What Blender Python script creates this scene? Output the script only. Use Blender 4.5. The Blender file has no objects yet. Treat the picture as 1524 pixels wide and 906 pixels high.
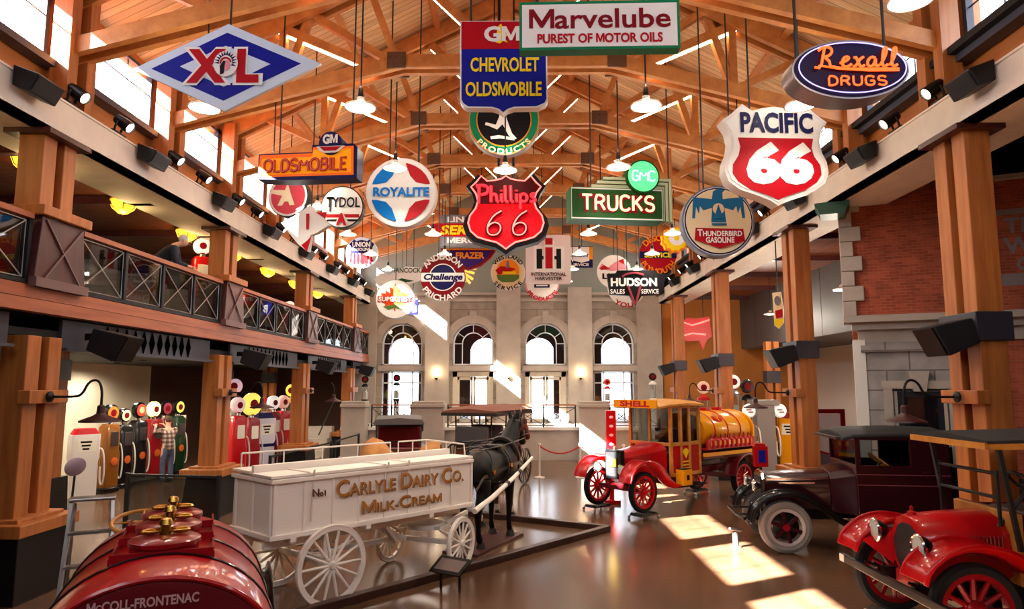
import bpy, bmesh, math, random
from mathutils import Vector, Matrix, Euler
random.seed(7)
SC = bpy.context.scene
COL = SC.collection
PI = math.pi
# ---------------------------------------------------------------- camera, sky, sun, exposure
FPX, CAMH = 1020.0, 2.6
PITCH = math.atan(121/FPX)
YAW = math.atan(12*math.cos(PITCH)/FPX)
cd = bpy.data.cameras.new('camera'); cam = bpy.data.objects.new('camera', cd); COL.objects.link(cam)
cam.location = (0, 0, CAMH); cam.rotation_euler = (PI/2+PITCH, 0, YAW)
cd.sensor_width = 36; cd.lens = FPX/1524*36; cd.clip_start = .05; cd.clip_end = 300
SC.camera = cam
SC.view_settings.view_transform = 'Standard'; SC.view_settings.look = 'None'
SC.view_settings.exposure = 0.25; SC.view_settings.gamma = 1.0; SC.view_settings.use_curve_mapping = False
W = bpy.data.worlds.new('sky'); SC.world = W; W.use_nodes = True
SKY = 9.0
W.node_tree.nodes['Background'].inputs[0].default_value = (.86, .93, 1, 1)
W.node_tree.nodes['Background'].inputs[1].default_value = SKY
sd = bpy.data.lights.new('sun', 'SUN'); sd.energy = 210; sd.angle = .0093; sd.color = (1, .96, .9)
sun = bpy.data.objects.new('sun', sd); COL.objects.link(sun)
sun.rotation_euler = Vector((1.0, .56, -.77)).to_track_quat('-Z', 'Y').to_euler()
SC.cycles.use_denoising = True
SC.cycles.max_bounces = 7; SC.cycles.diffuse_bounces = 4; SC.cycles.glossy_bounces = 3; SC.cycles.transparent_max_bounces = 12
SC.cycles.transmission_bounces = 4; SC.cycles.sample_clamp_indirect = 6; SC.cycles.caustics_reflective = False; SC.cycles.caustics_refractive = False
LAMPW = 100.0      # hanging hall lamps
def area_light(name, loc, sx, sy, direction, energy, color=(1, 1, 1), portal=False):
    l = bpy.data.lights.new(name, 'AREA'); l.shape = 'RECTANGLE'; l.size = sx; l.size_y = sy; l.energy = energy; l.color = color
    o = bpy.data.objects.new(name, l); COL.objects.link(o); o.location = loc
    o.rotation_euler = Vector(direction).to_track_quat('-Z', 'Y').to_euler()
    if portal: l.cycles.is_portal = True
    return o
HX = -.235           # hall centre line
XL, XR = -6.13, 5.66 # inner faces of the two eaves fascias
TRUSS = [9.2+2.7*i for i in range(-3, 8)]
PILL = [8.9+5.55*i for i in range(-1, 4)]
YB = 28.0
area_light('daylight', (-.2, -4.4, 8.3), 8.9, 1.7, (0, 1, 0), 1, portal=True)  # portal of the added end bay behind the camera
for y in TRUSS[:-1]:
    area_light('daylight', (-6.9, y+1.35, 7.6), 1.0, 2.2, (1, 0, 0), 1, portal=True)
    area_light('daylight', (6.45, y+1.35, 7.6), 1.0, 2.2, (-1, 0, 0), 1, portal=True)
# ---------------------------------------------------------------- helpers
_fw = Euler((PI/2+PITCH, 0, YAW)).to_matrix()
def ray(x, y): return _fw @ Vector(((x-762)/FPX, (453-y)/FPX, -1))
def at(x, y, Y):                                   # the point at depth Y seen at photo pixel x, y
    d = ray(x, y); return Vector((0, 0, CAMH)) + d*(Y/d.y)
def ground(x, y, z=0):
    d = ray(x, y); return Vector((0, 0, CAMH)) + d*((z-CAMH)/d.z)
def s2l(c): return c/12.92 if c <= .04045 else ((c+.055)/1.055)**2.4
def hexc(h):
    if not isinstance(h, str): return tuple(h)
    h = h.lstrip('#'); return tuple(s2l(int(h[i:i+2], 16)/255) for i in (0, 2, 4))
MATS = {}
def mat(name, col='#808080', rough=.5, metal=0, emit=0, coat=0, ecol=None, spec=None, noise=0, nscale=8, bump=0):
    if name in MATS: return MATS[name]
    m = bpy.data.materials.new(name); m.use_nodes = True; nt = m.node_tree; b = nt.nodes['Principled BSDF']
    c = hexc(col); b.inputs['Base Color'].default_value = (*c, 1); b.inputs['Roughness'].default_value = rough; b.inputs['Metallic'].default_value = metal
    if coat: b.inputs['Coat Weight'].default_value = coat; b.inputs['Coat Roughness'].default_value = .06
    if spec is not None: b.inputs['Specular IOR Level'].default_value = spec
    if emit: b.inputs['Emission Color'].default_value = (*(hexc(ecol) if ecol else c), 1); b.inputs['Emission Strength'].default_value = emit
    if noise:
        tc = nt.nodes.new('ShaderNodeTexCoord'); n = nt.nodes.new('ShaderNodeTexNoise'); n.inputs['Scale'].default_value = nscale; n.inputs['Detail'].default_value = 5
        r = nt.nodes.new('ShaderNodeValToRGB'); r.color_ramp.elements[0].position = .3; r.color_ramp.elements[1].position = .7
        r.color_ramp.elements[0].color = (*[x*(1-noise) for x in c], 1); r.color_ramp.elements[1].color = (*[min(1, x*(1+noise)) for x in c], 1)
        nt.links.new(tc.outputs['Object'], n.inputs['Vector']); nt.links.new(n.outputs['Fac'], r.inputs['Fac']); nt.links.new(r.outputs['Color'], b.inputs['Base Color'])
        if bump:
            bp = nt.nodes.new('ShaderNodeBump'); bp.inputs['Strength'].default_value = bump; bp.inputs['Distance'].default_value = .02
            nt.links.new(n.outputs['Fac'], bp.inputs['Height']); nt.links.new(bp.outputs['Normal'], b.inputs['Normal'])
    MATS[name] = m; return m
def woodmat(name, c1, c2, rough=.5, scale=(1, 1, 12), plank=None, coat=0):
    """streaky timber; plank=(axis_u, axis_v, width) draws board joints"""
    if name in MATS: return MATS[name]
    m = bpy.data.materials.new(name); m.use_nodes = True; nt = m.node_tree; b = nt.nodes['Principled BSDF']; L = nt.links
    g = nt.nodes.new('ShaderNodeNewGeometry'); mp = nt.nodes.new('ShaderNodeMapping'); mp.inputs['Scale'].default_value = scale
    n = nt.nodes.new('ShaderNodeTexNoise'); n.inputs['Scale'].default_value = 1.2; n.inputs['Detail'].default_value = 7; n.inputs['Roughness'].default_value = .6
    r = nt.nodes.new('ShaderNodeValToRGB'); r.color_ramp.elements[0].position = .3; r.color_ramp.elements[1].position = .72
    r.color_ramp.elements[0].color = (*hexc(c1), 1); r.color_ramp.elements[1].color = (*hexc(c2), 1)
    L.new(g.outputs['Position'], mp.inputs['Vector']); L.new(mp.outputs['Vector'], n.inputs['Vector']); L.new(n.outputs['Fac'], r.inputs['Fac'])
    out = r.outputs['Color']
    if plank:
        ax, w = plank; sx = nt.nodes.new('ShaderNodeSeparateXYZ'); L.new(g.outputs['Position'], sx.inputs[0])
        d = nt.nodes.new('ShaderNodeMath'); d.operation = 'DIVIDE'; d.inputs[1].default_value = w; L.new(sx.outputs[ax], d.inputs[0])
        fr = nt.nodes.new('ShaderNodeMath'); fr.operation = 'FRACT'; L.new(d.outputs[0], fr.inputs[0])
        lt = nt.nodes.new('ShaderNodeMath'); lt.operation = 'LESS_THAN'; lt.inputs[1].default_value = .09; L.new(fr.outputs[0], lt.inputs[0])
        fl = nt.nodes.new('ShaderNodeMath'); fl.operation = 'FLOOR'; L.new(d.outputs[0], fl.inputs[0])
        wn = nt.nodes.new('ShaderNodeTexWhiteNoise'); wn.noise_dimensions = '1D'; L.new(fl.outputs[0], wn.inputs['W'])
        mr = nt.nodes.new('ShaderNodeMapRange'); mr.inputs['To Min'].default_value = .78; mr.inputs['To Max'].default_value = 1.08; L.new(wn.outputs['Value'], mr.inputs['Value'])
        mx = nt.nodes.new('ShaderNodeMix'); mx.data_type = 'RGBA'; mx.blend_type = 'MULTIPLY'; mx.inputs[0].default_value = 1
        cb = nt.nodes.new('ShaderNodeCombineColor')
        for i in range(3): L.new(mr.outputs[0], cb.inputs[i])
        L.new(out, mx.inputs[6]); L.new(cb.outputs[0], mx.inputs[7])
        m2 = nt.nodes.new('ShaderNodeMix'); m2.data_type = 'RGBA'; m2.inputs[7].default_value = (*[x*.45 for x in hexc(c1)], 1)
        L.new(lt.outputs[0], m2.inputs[0]); L.new(mx.outputs[2], m2.inputs[6]); out = m2.outputs[2]
    L.new(out, b.inputs['Base Color']); b.inputs['Roughness'].default_value = rough
    if coat: b.inputs['Coat Weight'].default_value = coat
    MATS[name] = m; return m
def brickmat(name, c1, c2, cm, bw, bh, mortar=.012, axis='x', rough=.85, off=.5, nz=.25, rot=0, bump=.3):
    if name in MATS: return MATS[name]
    m = bpy.data.materials.new(name); m.use_nodes = True; nt = m.node_tree; b = nt.nodes['Principled BSDF']; L = nt.links
    g = nt.nodes.new('ShaderNodeNewGeometry'); s = nt.nodes.new('ShaderNodeSeparateXYZ'); c = nt.nodes.new('ShaderNodeCombineXYZ')
    if rot:
        vr = nt.nodes.new('ShaderNodeVectorRotate'); vr.rotation_type = 'Z_AXIS'; vr.inputs['Angle'].default_value = rot
        L.new(g.outputs['Position'], vr.inputs['Vector']); L.new(vr.outputs[0], s.inputs[0])
    else: L.new(g.outputs['Position'], s.inputs[0])
    L.new(s.outputs['X' if axis == 'x' else 'Y'], c.inputs[0]); L.new(s.outputs['Z'], c.inputs[1])
    t = nt.nodes.new('ShaderNodeTexBrick'); t.inputs['Scale'].default_value = 1; t.inputs['Brick Width'].default_value = bw; t.inputs['Row Height'].default_value = bh
    t.inputs['Mortar Size'].default_value = mortar; t.inputs['Color1'].default_value = (*hexc(c1), 1); t.inputs['Color2'].default_value = (*hexc(c2), 1); t.inputs['Mortar'].default_value = (*hexc(cm), 1)
    t.offset = off; L.new(c.outputs[0], t.inputs['Vector'])
    n = nt.nodes.new('ShaderNodeTexNoise'); n.inputs['Scale'].default_value = 3; n.inputs['Detail'].default_value = 8; L.new(g.outputs['Position'], n.inputs['Vector'])
    mr = nt.nodes.new('ShaderNodeMapRange'); mr.inputs['From Min'].default_value = .3; mr.inputs['From Max'].default_value = .7; mr.inputs['To Min'].default_value = 1-nz; mr.inputs['To Max'].default_value = 1+nz
    L.new(n.outputs['Fac'], mr.inputs['Value']); cb = nt.nodes.new('ShaderNodeCombineColor')
    for i in range(3): L.new(mr.outputs[0], cb.inputs[i])
    mx = nt.nodes.new('ShaderNodeMix'); mx.data_type = 'RGBA'; mx.blend_type = 'MULTIPLY'; mx.inputs[0].default_value = 1
    L.new(t.outputs['Color'], mx.inputs[6]); L.new(cb.outputs[0], mx.inputs[7]); L.new(mx.outputs[2], b.inputs['Base Color']); b.inputs['Roughness'].default_value = rough
    bp = nt.nodes.new('ShaderNodeBump'); bp.inputs['Strength'].default_value = bump; bp.inputs['Distance'].default_value = .01; bp.invert = True
    L.new(t.outputs['Fac'], bp.inputs['Height']); L.new(bp.outputs['Normal'], b.inputs['Normal'])
    MATS[name] = m; return m
def glassmat(name, tint=(1, 1, 1), gloss=.12, rough=.02):
    if name in MATS: return MATS[name]
    m = bpy.data.materials.new(name); m.use_nodes = True; nt = m.node_tree; nt.nodes.clear(); L = nt.links
    o = nt.nodes.new('ShaderNodeOutputMaterial'); t = nt.nodes.new('ShaderNodeBsdfTransparent'); t.inputs[0].default_value = (*tint, 1)
    g = nt.nodes.new('ShaderNodeBsdfGlossy'); g.inputs['Roughness'].default_value = rough; x = nt.nodes.new('ShaderNodeMixShader')
    x.inputs[0].default_value = gloss; L.new(t.outputs[0], x.inputs[1]); L.new(g.outputs[0], x.inputs[2]); L.new(x.outputs[0], o.inputs[0])
    MATS[name] = m; return m

def RZ(a): return Matrix.Rotation(a, 4, 'Z')
def RX(a): return Matrix.Rotation(a, 4, 'X')
def RY(a): return Matrix.Rotation(a, 4, 'Y')
def T(x, y, z): return Matrix.Translation((x, y, z))
class B:
    """collects shapes of one part"""
    def __init__(s, M=None): s.v = []; s.f = []; s.m = []; s.mats = []; s.cur = 0; s.M = M or Matrix()
    def use(s, m):
        if m not in s.mats: s.mats.append(m)
        s.cur = s.mats.index(m); return s
    def add(s, vs, fs, M=None):
        k = len(s.v); X = s.M @ M if M is not None else s.M
        s.v += [X @ Vector(p) for p in vs]; s.f += [tuple(k+i for i in f) for f in fs]; s.m += [s.cur]*len(fs); return s
    def box(s, c, d, M=None, taper=1, tx=None):
        x, y, z = d[0]/2, d[1]/2, d[2]/2; tx = taper if tx is None else tx
        vs = [(c[0]+a*x*(tx if e > 0 else 1), c[1]+b*y*(taper if e > 0 else 1), c[2]+e*z) for e in (-1, 1) for a, b in ((-1, -1), (1, -1), (1, 1), (-1, 1))]
        return s.add(vs, [(3, 2, 1, 0), (4, 5, 6, 7), (0, 1, 5, 4), (1, 2, 6, 5), (2, 3, 7, 6), (3, 0, 4, 7)], M)
    def bar(s, p, q, w, h, up=(0, 0, 1)):
        p, q = Vector(p), Vector(q); d = q-p; L = d.length; d.normalize(); u = Vector(up)
        if abs(d.dot(u)) > .98: u = Vector((0, 1, 0))
        sd_ = d.cross(u).normalized(); u = sd_.cross(d)
        X = Matrix((sd_, d, u)).transposed().to_4x4(); X.translation = (p+q)/2
        return s.box((0, 0, 0), (w, L, h), X)
    def tube(s, pts, r, n=8, closed=False, cap=True):
        pts = [Vector(p) for p in pts]; N = len(pts); rs = r if isinstance(r, (list, tuple)) else [r]*N
        vs = []; fs = []; ref = None
        for i in range(N):
            a = pts[(i-1) % N] if (closed or i > 0) else pts[i]; b = pts[(i+1) % N] if (closed or i < N-1) else pts[i]
            d = (b-a).normalized()
            if ref is None: ref = Vector((0, 0, 1)) if abs(d.z) < .9 else Vector((1, 0, 0))
            x = ref - d*ref.dot(d)
            if x.length < 1e-4: x = d.orthogonal()
            x.normalize(); y = d.cross(x); ref = x
            vs += [pts[i]+(x*math.cos(2*PI*k/n)+y*math.sin(2*PI*k/n))*rs[i] for k in range(n)]
        for i in range(N if closed else N-1):
            j = (i+1) % N
            fs += [(i*n+k, i*n+(k+1) % n, j*n+(k+1) % n, j*n+k) for k in range(n)]
        if cap and not closed: fs += [tuple(range(n-1, -1, -1)), tuple((N-1)*n+k for k in range(n))]
        return s.add(vs, fs)
    def lathe(s, prof, n=24, M=None, a0=0, a1=2*PI):
        """profile of (r, z) spun about z"""
        full = abs(a1-a0-2*PI) < 1e-6; K = n if full else n+1; vs = []; fs = []
        for r, z in prof: vs += [(r*math.cos(a0+(a1-a0)*k/n), r*math.sin(a0+(a1-a0)*k/n), z) for k in range(K)]
        for i in range(len(prof)-1):
            for k in range(n):
                q = (k+1) % K; fs.append((i*K+k, i*K+q, (i+1)*K+q, (i+1)*K+k))
        if full and prof[0] != prof[-1]:
            if prof[0][0] > 1e-5: fs.append(tuple(range(K-1, -1, -1)))
            if prof[-1][0] > 1e-5: fs.append(tuple((len(prof)-1)*K+k for k in range(K)))
        return s.add(vs, fs, M)
    def prism(s, poly, a, b, axis='y', M=None):
        """polygon swept from a to b; axis y: (x,z), x: (y,z), z: (x,y)"""
        f = {'y': lambda p, t: (p[0], t, p[1]), 'x': lambda p, t: (t, p[0], p[1]), 'z': lambda p, t: (p[0], p[1], t)}[axis]; n = len(poly)
        vs = [f(p, a) for p in poly]+[f(p, b) for p in poly]
        return s.add(vs, [tuple(range(n)), tuple(range(2*n-1, n-1, -1))]+[(i, n+i, n+(i+1) % n, (i+1) % n) for i in range(n)], M)
    def loft(s, rings, closed=True, caps=True, M=None):
        n = len(rings[0]); vs = [p for r in rings for p in r]; fs = []
        for i in range(len(rings)-1):
            for k in range(n if closed else n-1): q = (k+1) % n; fs.append((i*n+k, i*n+q, (i+1)*n+q, (i+1)*n+k))
        if caps and closed: fs += [tuple(range(n-1, -1, -1)), tuple((len(rings)-1)*n+k for k in range(n))]
        return s.add(vs, fs, M)
    def sphere(s, c, r, n=14, m=8, M=None):
        rx, ry, rz = r if isinstance(r, (tuple, list)) else (r, r, r)
        X = T(*c) @ Matrix.Diagonal((rx, ry, rz, 1)); X = M @ X if M is not None else X
        return s.lathe([(max(0, math.sin(PI*i/m)), -math.cos(PI*i/m)) for i in range(m+1)], n, X)
    def build(s, name, m=None, parent=None, smooth=35, bevel=0, thick=0):
        me = bpy.data.meshes.new(name); me.from_pydata([tuple(p) for p in s.v], [], s.f)
        if not s.mats: s.mats = [m]
        elif m is not None and s.mats == []: s.mats = [m]
        for x in s.mats: me.materials.append(x)
        if len(s.mats) > 1:
            me.polygons.foreach_set('material_index', s.m)
        bm = bmesh.new(); bm.from_mesh(me); bmesh.ops.remove_doubles(bm, verts=bm.verts, dist=1e-5) if len(s.v) < 60000 else None
        bmesh.ops.recalc_face_normals(bm, faces=bm.faces); bm.to_mesh(me); bm.free()
        if smooth:
            me.shade_smooth(); me.set_sharp_from_angle(angle=math.radians(smooth))
        o = bpy.data.objects.new(name, me); COL.objects.link(o)
        if parent is not None: o.parent = parent
        if bevel:
            k = o.modifiers.new('bevel', 'BEVEL'); k.width = bevel; k.segments = 2; k.limit_method = 'ANGLE'; k.angle_limit = .7
        if thick:
            k = o.modifiers.new('solid', 'SOLIDIFY'); k.thickness = thick; k.offset = 0
        return o
def tag(o, label, cat, group=None, kind=None):
    o['label'] = label; o['category'] = cat
    if group: o['group'] = group
    if kind: o['kind'] = kind
    return o
def thing(name, label, cat, loc=(0, 0, 0), rz=0, group=None):
    o = bpy.data.objects.new(name, None); COL.objects.link(o); o.location = loc; o.rotation_euler = (0, 0, rz); o.empty_display_size = .1
    return tag(o, label, cat, group)
def struct(o, label, cat):
    o['kind'] = 'structure'; o['label'] = label; o['category'] = cat; return o
def dup(root, loc, rz=None, label=None, group=None, cat=None):
    def cp(o, parent):
        c = o.copy(); COL.objects.link(c)
        if parent is not None: c.parent = parent
        for ch in o.children: cp(ch, c)
        return c
    r = cp(root, None); r.location = loc
    if rz is not None: r.rotation_euler = (0, 0, rz)
    if label: r['label'] = label
    if group: r['group'] = group
    if cat: r['category'] = cat
    return r
def arc(cx, cy, r, a0, a1, n=12, ry=None):
    ry = r if ry is None else ry
    return [(cx+r*math.cos(math.radians(a0+(a1-a0)*i/n)), cy+ry*math.sin(math.radians(a0+(a1-a0)*i/n))) for i in range(n+1)]
def circ(cx, cy, r, n=40, ry=None): return arc(cx, cy, r, 0, 360, n, ry)[:-1]
def rect(x0, y0, x1, y1): return [(x0, y0), (x1, y0), (x1, y1), (x0, y1)]
def rrect(x0, y0, x1, y1, r, n=5):
    return arc(x1-r, y0+r, r, -90, 0, n)+arc(x1-r, y1-r, r, 0, 90, n)+arc(x0+r, y1-r, r, 90, 180, n)+arc(x0+r, y0+r, r, 180, 270, n)
def smoothpts(pts, it=2, closed=False):
    pts = [Vector(p) for p in pts]
    for _ in range(it):
        q = []; N = len(pts)
        if not closed: q.append(pts[0])
        for i in range(N if closed else N-1):
            a, b = pts[i], pts[(i+1) % N]; q += [a*.75+b*.25, a*.25+b*.75]
        if not closed: q.append(pts[-1])
        pts = q
    return pts
# lettering made of flat glyph outlines
_GL = {}
def glyph(ch, bold=0.0):
    k = (ch, round(bold, 4))
    if k in _GL: return _GL[k]
    def mk(t, off):
        c = bpy.data.curves.new('t', 'FONT'); c.body = t; c.size = 1; c.offset = off; c.resolution_u = 3; c.fill_mode = 'FRONT'
        o = bpy.data.objects.new('t', c); COL.objects.link(o); bpy.context.view_layer.update()
        dg = bpy.context.evaluated_depsgraph_get(); me = bpy.data.meshes.new_from_object(o.evaluated_get(dg))
        vs = [(v.co.x, v.co.y) for v in me.vertices]; fs = [tuple(p.vertices) for p in me.polygons]
        bpy.data.objects.remove(o); bpy.data.curves.remove(c); bpy.data.meshes.remove(me); return vs, fs
    if ch == ' ': _GL[k] = ([], [], .3); return _GL[k]
    if ch == 'M' and bold > 0:
        t = .085+1.9*bold; W_ = .82+.5*bold; m_ = W_/2; o_ = -bold*.6
        vs = [(o_+.04, 0), (o_+.04, .7+bold*.5), (o_+.04+t*1.15, .7+bold*.5), (o_+m_, .27), (o_+W_-.04-t*1.15, .7+bold*.5), (o_+W_-.04, .7+bold*.5), (o_+W_-.04, 0), (o_+W_-.04-t, 0), (o_+W_-.04-t, .44), (o_+m_+t*.3, .02), (o_+m_-t*.3, .02), (o_+.04+t, .44), (o_+.04+t, 0)]; fs = [tuple(range(13))]
    else: vs, fs = mk(ch, bold)
    w1 = max(v[0] for v in mk('I'+ch+'I', 0)[0]); w0 = max(v[0] for v in mk('II', 0)[0])
    _GL[k] = (vs, fs, w1-w0); return _GL[k]
CAP = .7
def text(b, s, h, cx, cz, y, w=None, bold=.02, sp=0, shear=0, mirror=1, rot=0, small=None, align='c', thick=.004):
    """letters of cap height h on the plane y, facing -y; w = wanted width"""
    k = h/CAP; items = []; x = 0
    for i, ch in enumerate(s):
        sc = 1
        if small and ch in small: sc = .72; ch = ch.upper()
        if small == 'first': sc = 1 if (i == 0 or s[i-1] in ' -') else .74
        g = glyph(ch, bold); items.append((g, x, sc)); x += g[2]*sc+sp
    W = x-sp; kx = k if w is None else w/W
    x0 = {'c': -W/2, 'l': 0, 'r': -W}[align]
    for g, px, sc in items:
        if not g[0]: continue
        p2 = []
        for a, c in g[0]:
            u = (x0+px+a*sc)*kx; v = c*sc*k-h/2; u += shear*(v+h/2)
            cr, sr = math.cos(rot), math.sin(rot); p2.append((cx+mirror*(u*cr-v*sr), cz+u*sr+v*cr))
        b.add([(a, y, c) for a, c in p2], g[1]); 
    return b
def arctext(b, s, h, cx, cz, r, a_mid, y, span=None, bold=.02, inward=False, ry=None):
    """letters along a circle, a_mid in degrees is the middle; inward=True reads along the bottom"""
    k = h/CAP; gs = [glyph(c, bold) for c in s]; W = sum(g[2] for g in gs)*k
    ang = W/r if span is None else math.radians(span); x = 0; tot = sum(g[2] for g in gs); kk = (ang*r/tot)/k if span else 1
    for g in gs:
        t = (x+g[2]/2)/tot-.5; x += g[2]
        th = math.radians(a_mid) + (ang*t if inward else -ang*t)
        if g[0]:
            rot = th+PI/2 if inward else th-PI/2; R = r+h/2 if inward else r-h/2
            pts = []
            for a, c in g[0]:
                u = (a-g[2]/2)*k*min(kk, 1.25); v = c*k
                pts.append((cx+R*math.cos(th)+u*math.cos(rot)-v*math.sin(rot), y, cz+R*math.sin(th)+u*math.sin(rot)+v*math.cos(rot)))
            b.add(pts, g[1])
    return b
# single-stroke letters for neon tubing, on a 0..1 high cell
STK = {
 'T': (.7, [[(0, 1), (.7, 1)], [(.35, 1), (.35, 0)]]), 'R': (.65, [[(0, 0), (0, 1), (.4, 1), (.6, .87), (.6, .65), (.4, .5), (0, .5)], [(.35, .5), (.65, 0)]]),
 'U': (.65, [[(0, 1), (0, .22), (.15, 0), (.5, 0), (.65, .22), (.65, 1)]]), 'C': (.65, [[(.65, .85), (.5, 1), (.15, 1), (0, .8), (0, .2), (.15, 0), (.5, 0), (.65, .15)]]),
 'K': (.65, [[(0, 0), (0, 1)], [(.62, 1), (0, .42)], [(.2, .6), (.65, 0)]]), 'S': (.6, [[(.58, .85), (.45, 1), (.15, 1), (0, .85), (0, .65), (.12, .53), (.48, .47), (.6, .35), (.6, .15), (.45, 0), (.15, 0), (0, .15)]]),
 'G': (.68, [[(.65, .85), (.5, 1), (.15, 1), (0, .8), (0, .2), (.15, 0), (.5, 0), (.66, .2), (.66, .48), (.36, .48)]]), 'M': (.85, [[(0, 0), (0, 1), (.42, .35), (.85, 1), (.85, 0)]]),
 'O': (.75, [[(.37, 1), (.12, .92), (0, .7), (0, .3), (.12, .08), (.37, 0), (.63, .08), (.75, .3), (.75, .7), (.63, .92), (.37, 1)]]), 'L': (.5, [[(0, 1), (0, 0), (.5, 0)]]),
 'D': (.65, [[(0, 0), (0, 1), (.4, 1), (.65, .75), (.65, .25), (.4, 0), (0, 0)]]), 'B': (.62, [[(0, 0), (0, 1), (.4, 1), (.55, .9), (.55, .62), (.4, .52), (0, .52)], [(.4, .52), (.6, .42), (.6, .12), (.42, 0), (0, 0)]]),
 'I': (.12, [[(.06, 0), (.06, 1)]]), 'E': (.52, [[(.52, 1), (0, 1), (0, 0), (.52, 0)], [(0, .52), (.42, .52)]]),
 'Y': (.7, [[(0, 1), (.35, .5), (.7, 1)], [(.35, .5), (.35, 0)]]), '6': (.6, [[(.5, 1), (.2, .82), (.02, .5), (0, .25), (.1, .05), (.3, 0), (.5, .05), (.6, .25), (.52, .45), (.3, .54), (.1, .46), (.02, .34)]]),
 'i': (.14, [[(.02, .45), (.06, .5), (.06, .08), (.14, 0)], [(.06, .68), (.06, .72)]]), 'h': (.5, [[(.05, 0), (.05, 1)], [(.05, .35), (.2, .5), (.36, .45), (.38, .08), (.5, 0)]]),
 'l': (.22, [[(.03, 1), (.06, .1), (.14, 0), (.22, .04)]]), 'p': (.5, [[(.05, .5), (.05, -.42)], [(.05, .4), (.22, .52), (.42, .42), (.44, .12), (.25, 0), (.05, .1)]]), 's': (.38, [[(.34, .46), (.16, .52), (.04, .4), (.3, .2), (.32, .06), (.16, 0), (0, .06)]]),
 'P': (.75, [[(.18, -.05), (.2, 1), (.05, .9)], [(.02, .98), (.35, 1.05), (.68, .95), (.75, .7), (.6, .5), (.3, .45)]]),
 'r': (.95, [[(-.1, 0), (.1, -.05), (.2, .15), (.28, 1.0)], [(.02, .85), (.15, 1.02), (.5, 1.05), (.66, .85), (.55, .6), (.3, .52)], [(.32, .52), (.55, .3), (.62, .02), (.8, 0)]]),
 'e': (.5, [[(0, .2), (.2, .28), (.4, .42), (.34, .54), (.16, .5), (.08, .25), (.16, .02), (.34, 0), (.52, .14)]]), 'x': (.5, [[(.02, .48), (.12, .52), (.3, .05), (.42, 0), (.52, .1)], [(.45, .52), (.3, .4), (.15, .1), (.02, 0)]]),
 'a': (.55, [[(.4, .46), (.22, .53), (.06, .35), (.06, .1), (.2, 0), (.36, .12), (.42, .5), (.42, .1), (.5, 0), (.58, .1)]]), 'j': (.34, [[(0, .1), (.2, .55), (.26, .95), (.16, 1.02), (.08, .8), (.08, .15), (.18, 0), (.34, .12)]]),
}
def strokes(b, s, h, cx, cz, y, w=None, gap=.16, r=.01, shear=0, n=6, rot=0):
    W = sum(STK[c][0] if c != ' ' else .35 for c in s)+gap*(len(s)-1); kx = h if w is None else w/W; x = -W/2
    for c in s:
        if c == ' ': x += .35+gap; continue
        for pl in STK[c][1]:
            pts = [((x+p[0])*kx+shear*p[1]*h, (p[1]-.5)*h) for p in pl]; pts = [(cx+u*math.cos(rot)-v*math.sin(rot), y, cz+u*math.sin(rot)+v*math.cos(rot)) for u, v in pts]
            if len(pts) > 4: pts = smoothpts(pts, 1)
            b.tube(pts, r, n)
        x += STK[c][0]+gap
    return b
# ---------------------------------------------------------------- materials
M_DECK = woodmat('roof_deck_boards', '#deb07a', '#f6dab0', .6, (1.2, 9, 1), plank=('Y', .16))
M_BEAM = woodmat('glulam_timber', '#b0682e', '#d8924c', .5, (3, 3, 3))
M_POST = woodmat('post_timber', '#94501f', '#bd7438', .5, (9, 9, .8))
M_DARKWOOD = woodmat('dark_mahogany', '#3a1614', '#54221c', .4, (8, 8, .8))
M_RAIL = woodmat('handrail_timber', '#8c4628', '#b0633c', .45, (8, .7, 8))
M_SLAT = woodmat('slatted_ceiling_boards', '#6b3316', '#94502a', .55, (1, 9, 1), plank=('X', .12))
M_FASCIA = mat('painted_grey_fascia', '#ece2d6', .7, noise=.06, nscale=3)
M_BLACK = mat('black_enamel', '#08070a', .4, spec=.3)
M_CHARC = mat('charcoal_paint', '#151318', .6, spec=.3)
M_STEEL = mat('blue_grey_steel', '#43424e', .5, spec=.3)
M_WHITE = mat('white_paint', '#e9e4dc', .5)
M_CREAM = mat('cream_plaster', '#dcd2bd', .8, noise=.04, nscale=2)
M_GREY = mat('grey_panel', '#5c5757', .6, noise=.08, nscale=1.5)
M_GABLE = mat('sage_plaster', '#8f948a', .85, noise=.05, nscale=1)
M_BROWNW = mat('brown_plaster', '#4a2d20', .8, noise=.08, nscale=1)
M_ORANGEW = mat('ochre_plaster', '#c07a34', .8, noise=.08, nscale=1)
M_STONE = brickmat('sandstone_ashlar', '#a3978b', '#8f8378', '#7c7067', 1.4, .52, .012, 'x', .85, .5, .14)
M_STONEP = mat('pale_sandstone', '#b1a69b', .85, noise=.1, nscale=2, bump=.15)
FROT = math.atan2(.42, .906)
M_BRICK = brickmat('red_brick', '#b9573a', '#973f29', '#a5654a', .16, .055, .006, 'x', .85, .5, .22, rot=FROT)
M_BLOCK = brickmat('grey_limestone_block', '#a39d9a', '#8b8684', '#6c6664', .75, .36, .014, 'x', .85, .5, .2, rot=FROT)
M_QUOIN = mat('pale_quoin_stone', '#b8aba0', .85, noise=.12, nscale=3, bump=.2)
M_GLASS = glassmat('window_glass', (.97, .98, 1), .06)
M_DKGLASS = glassmat('dark_glass', (.55, .58, .6), .12)
M_STEELB = mat('brushed_steel', '#b8b6b4', .3, metal=.9)
M_CHROME = mat('polished_chrome', '#d8d6d4', .12, metal=1)
M_BRASS = mat('polished_brass', '#c79a45', .25, metal=1)
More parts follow.
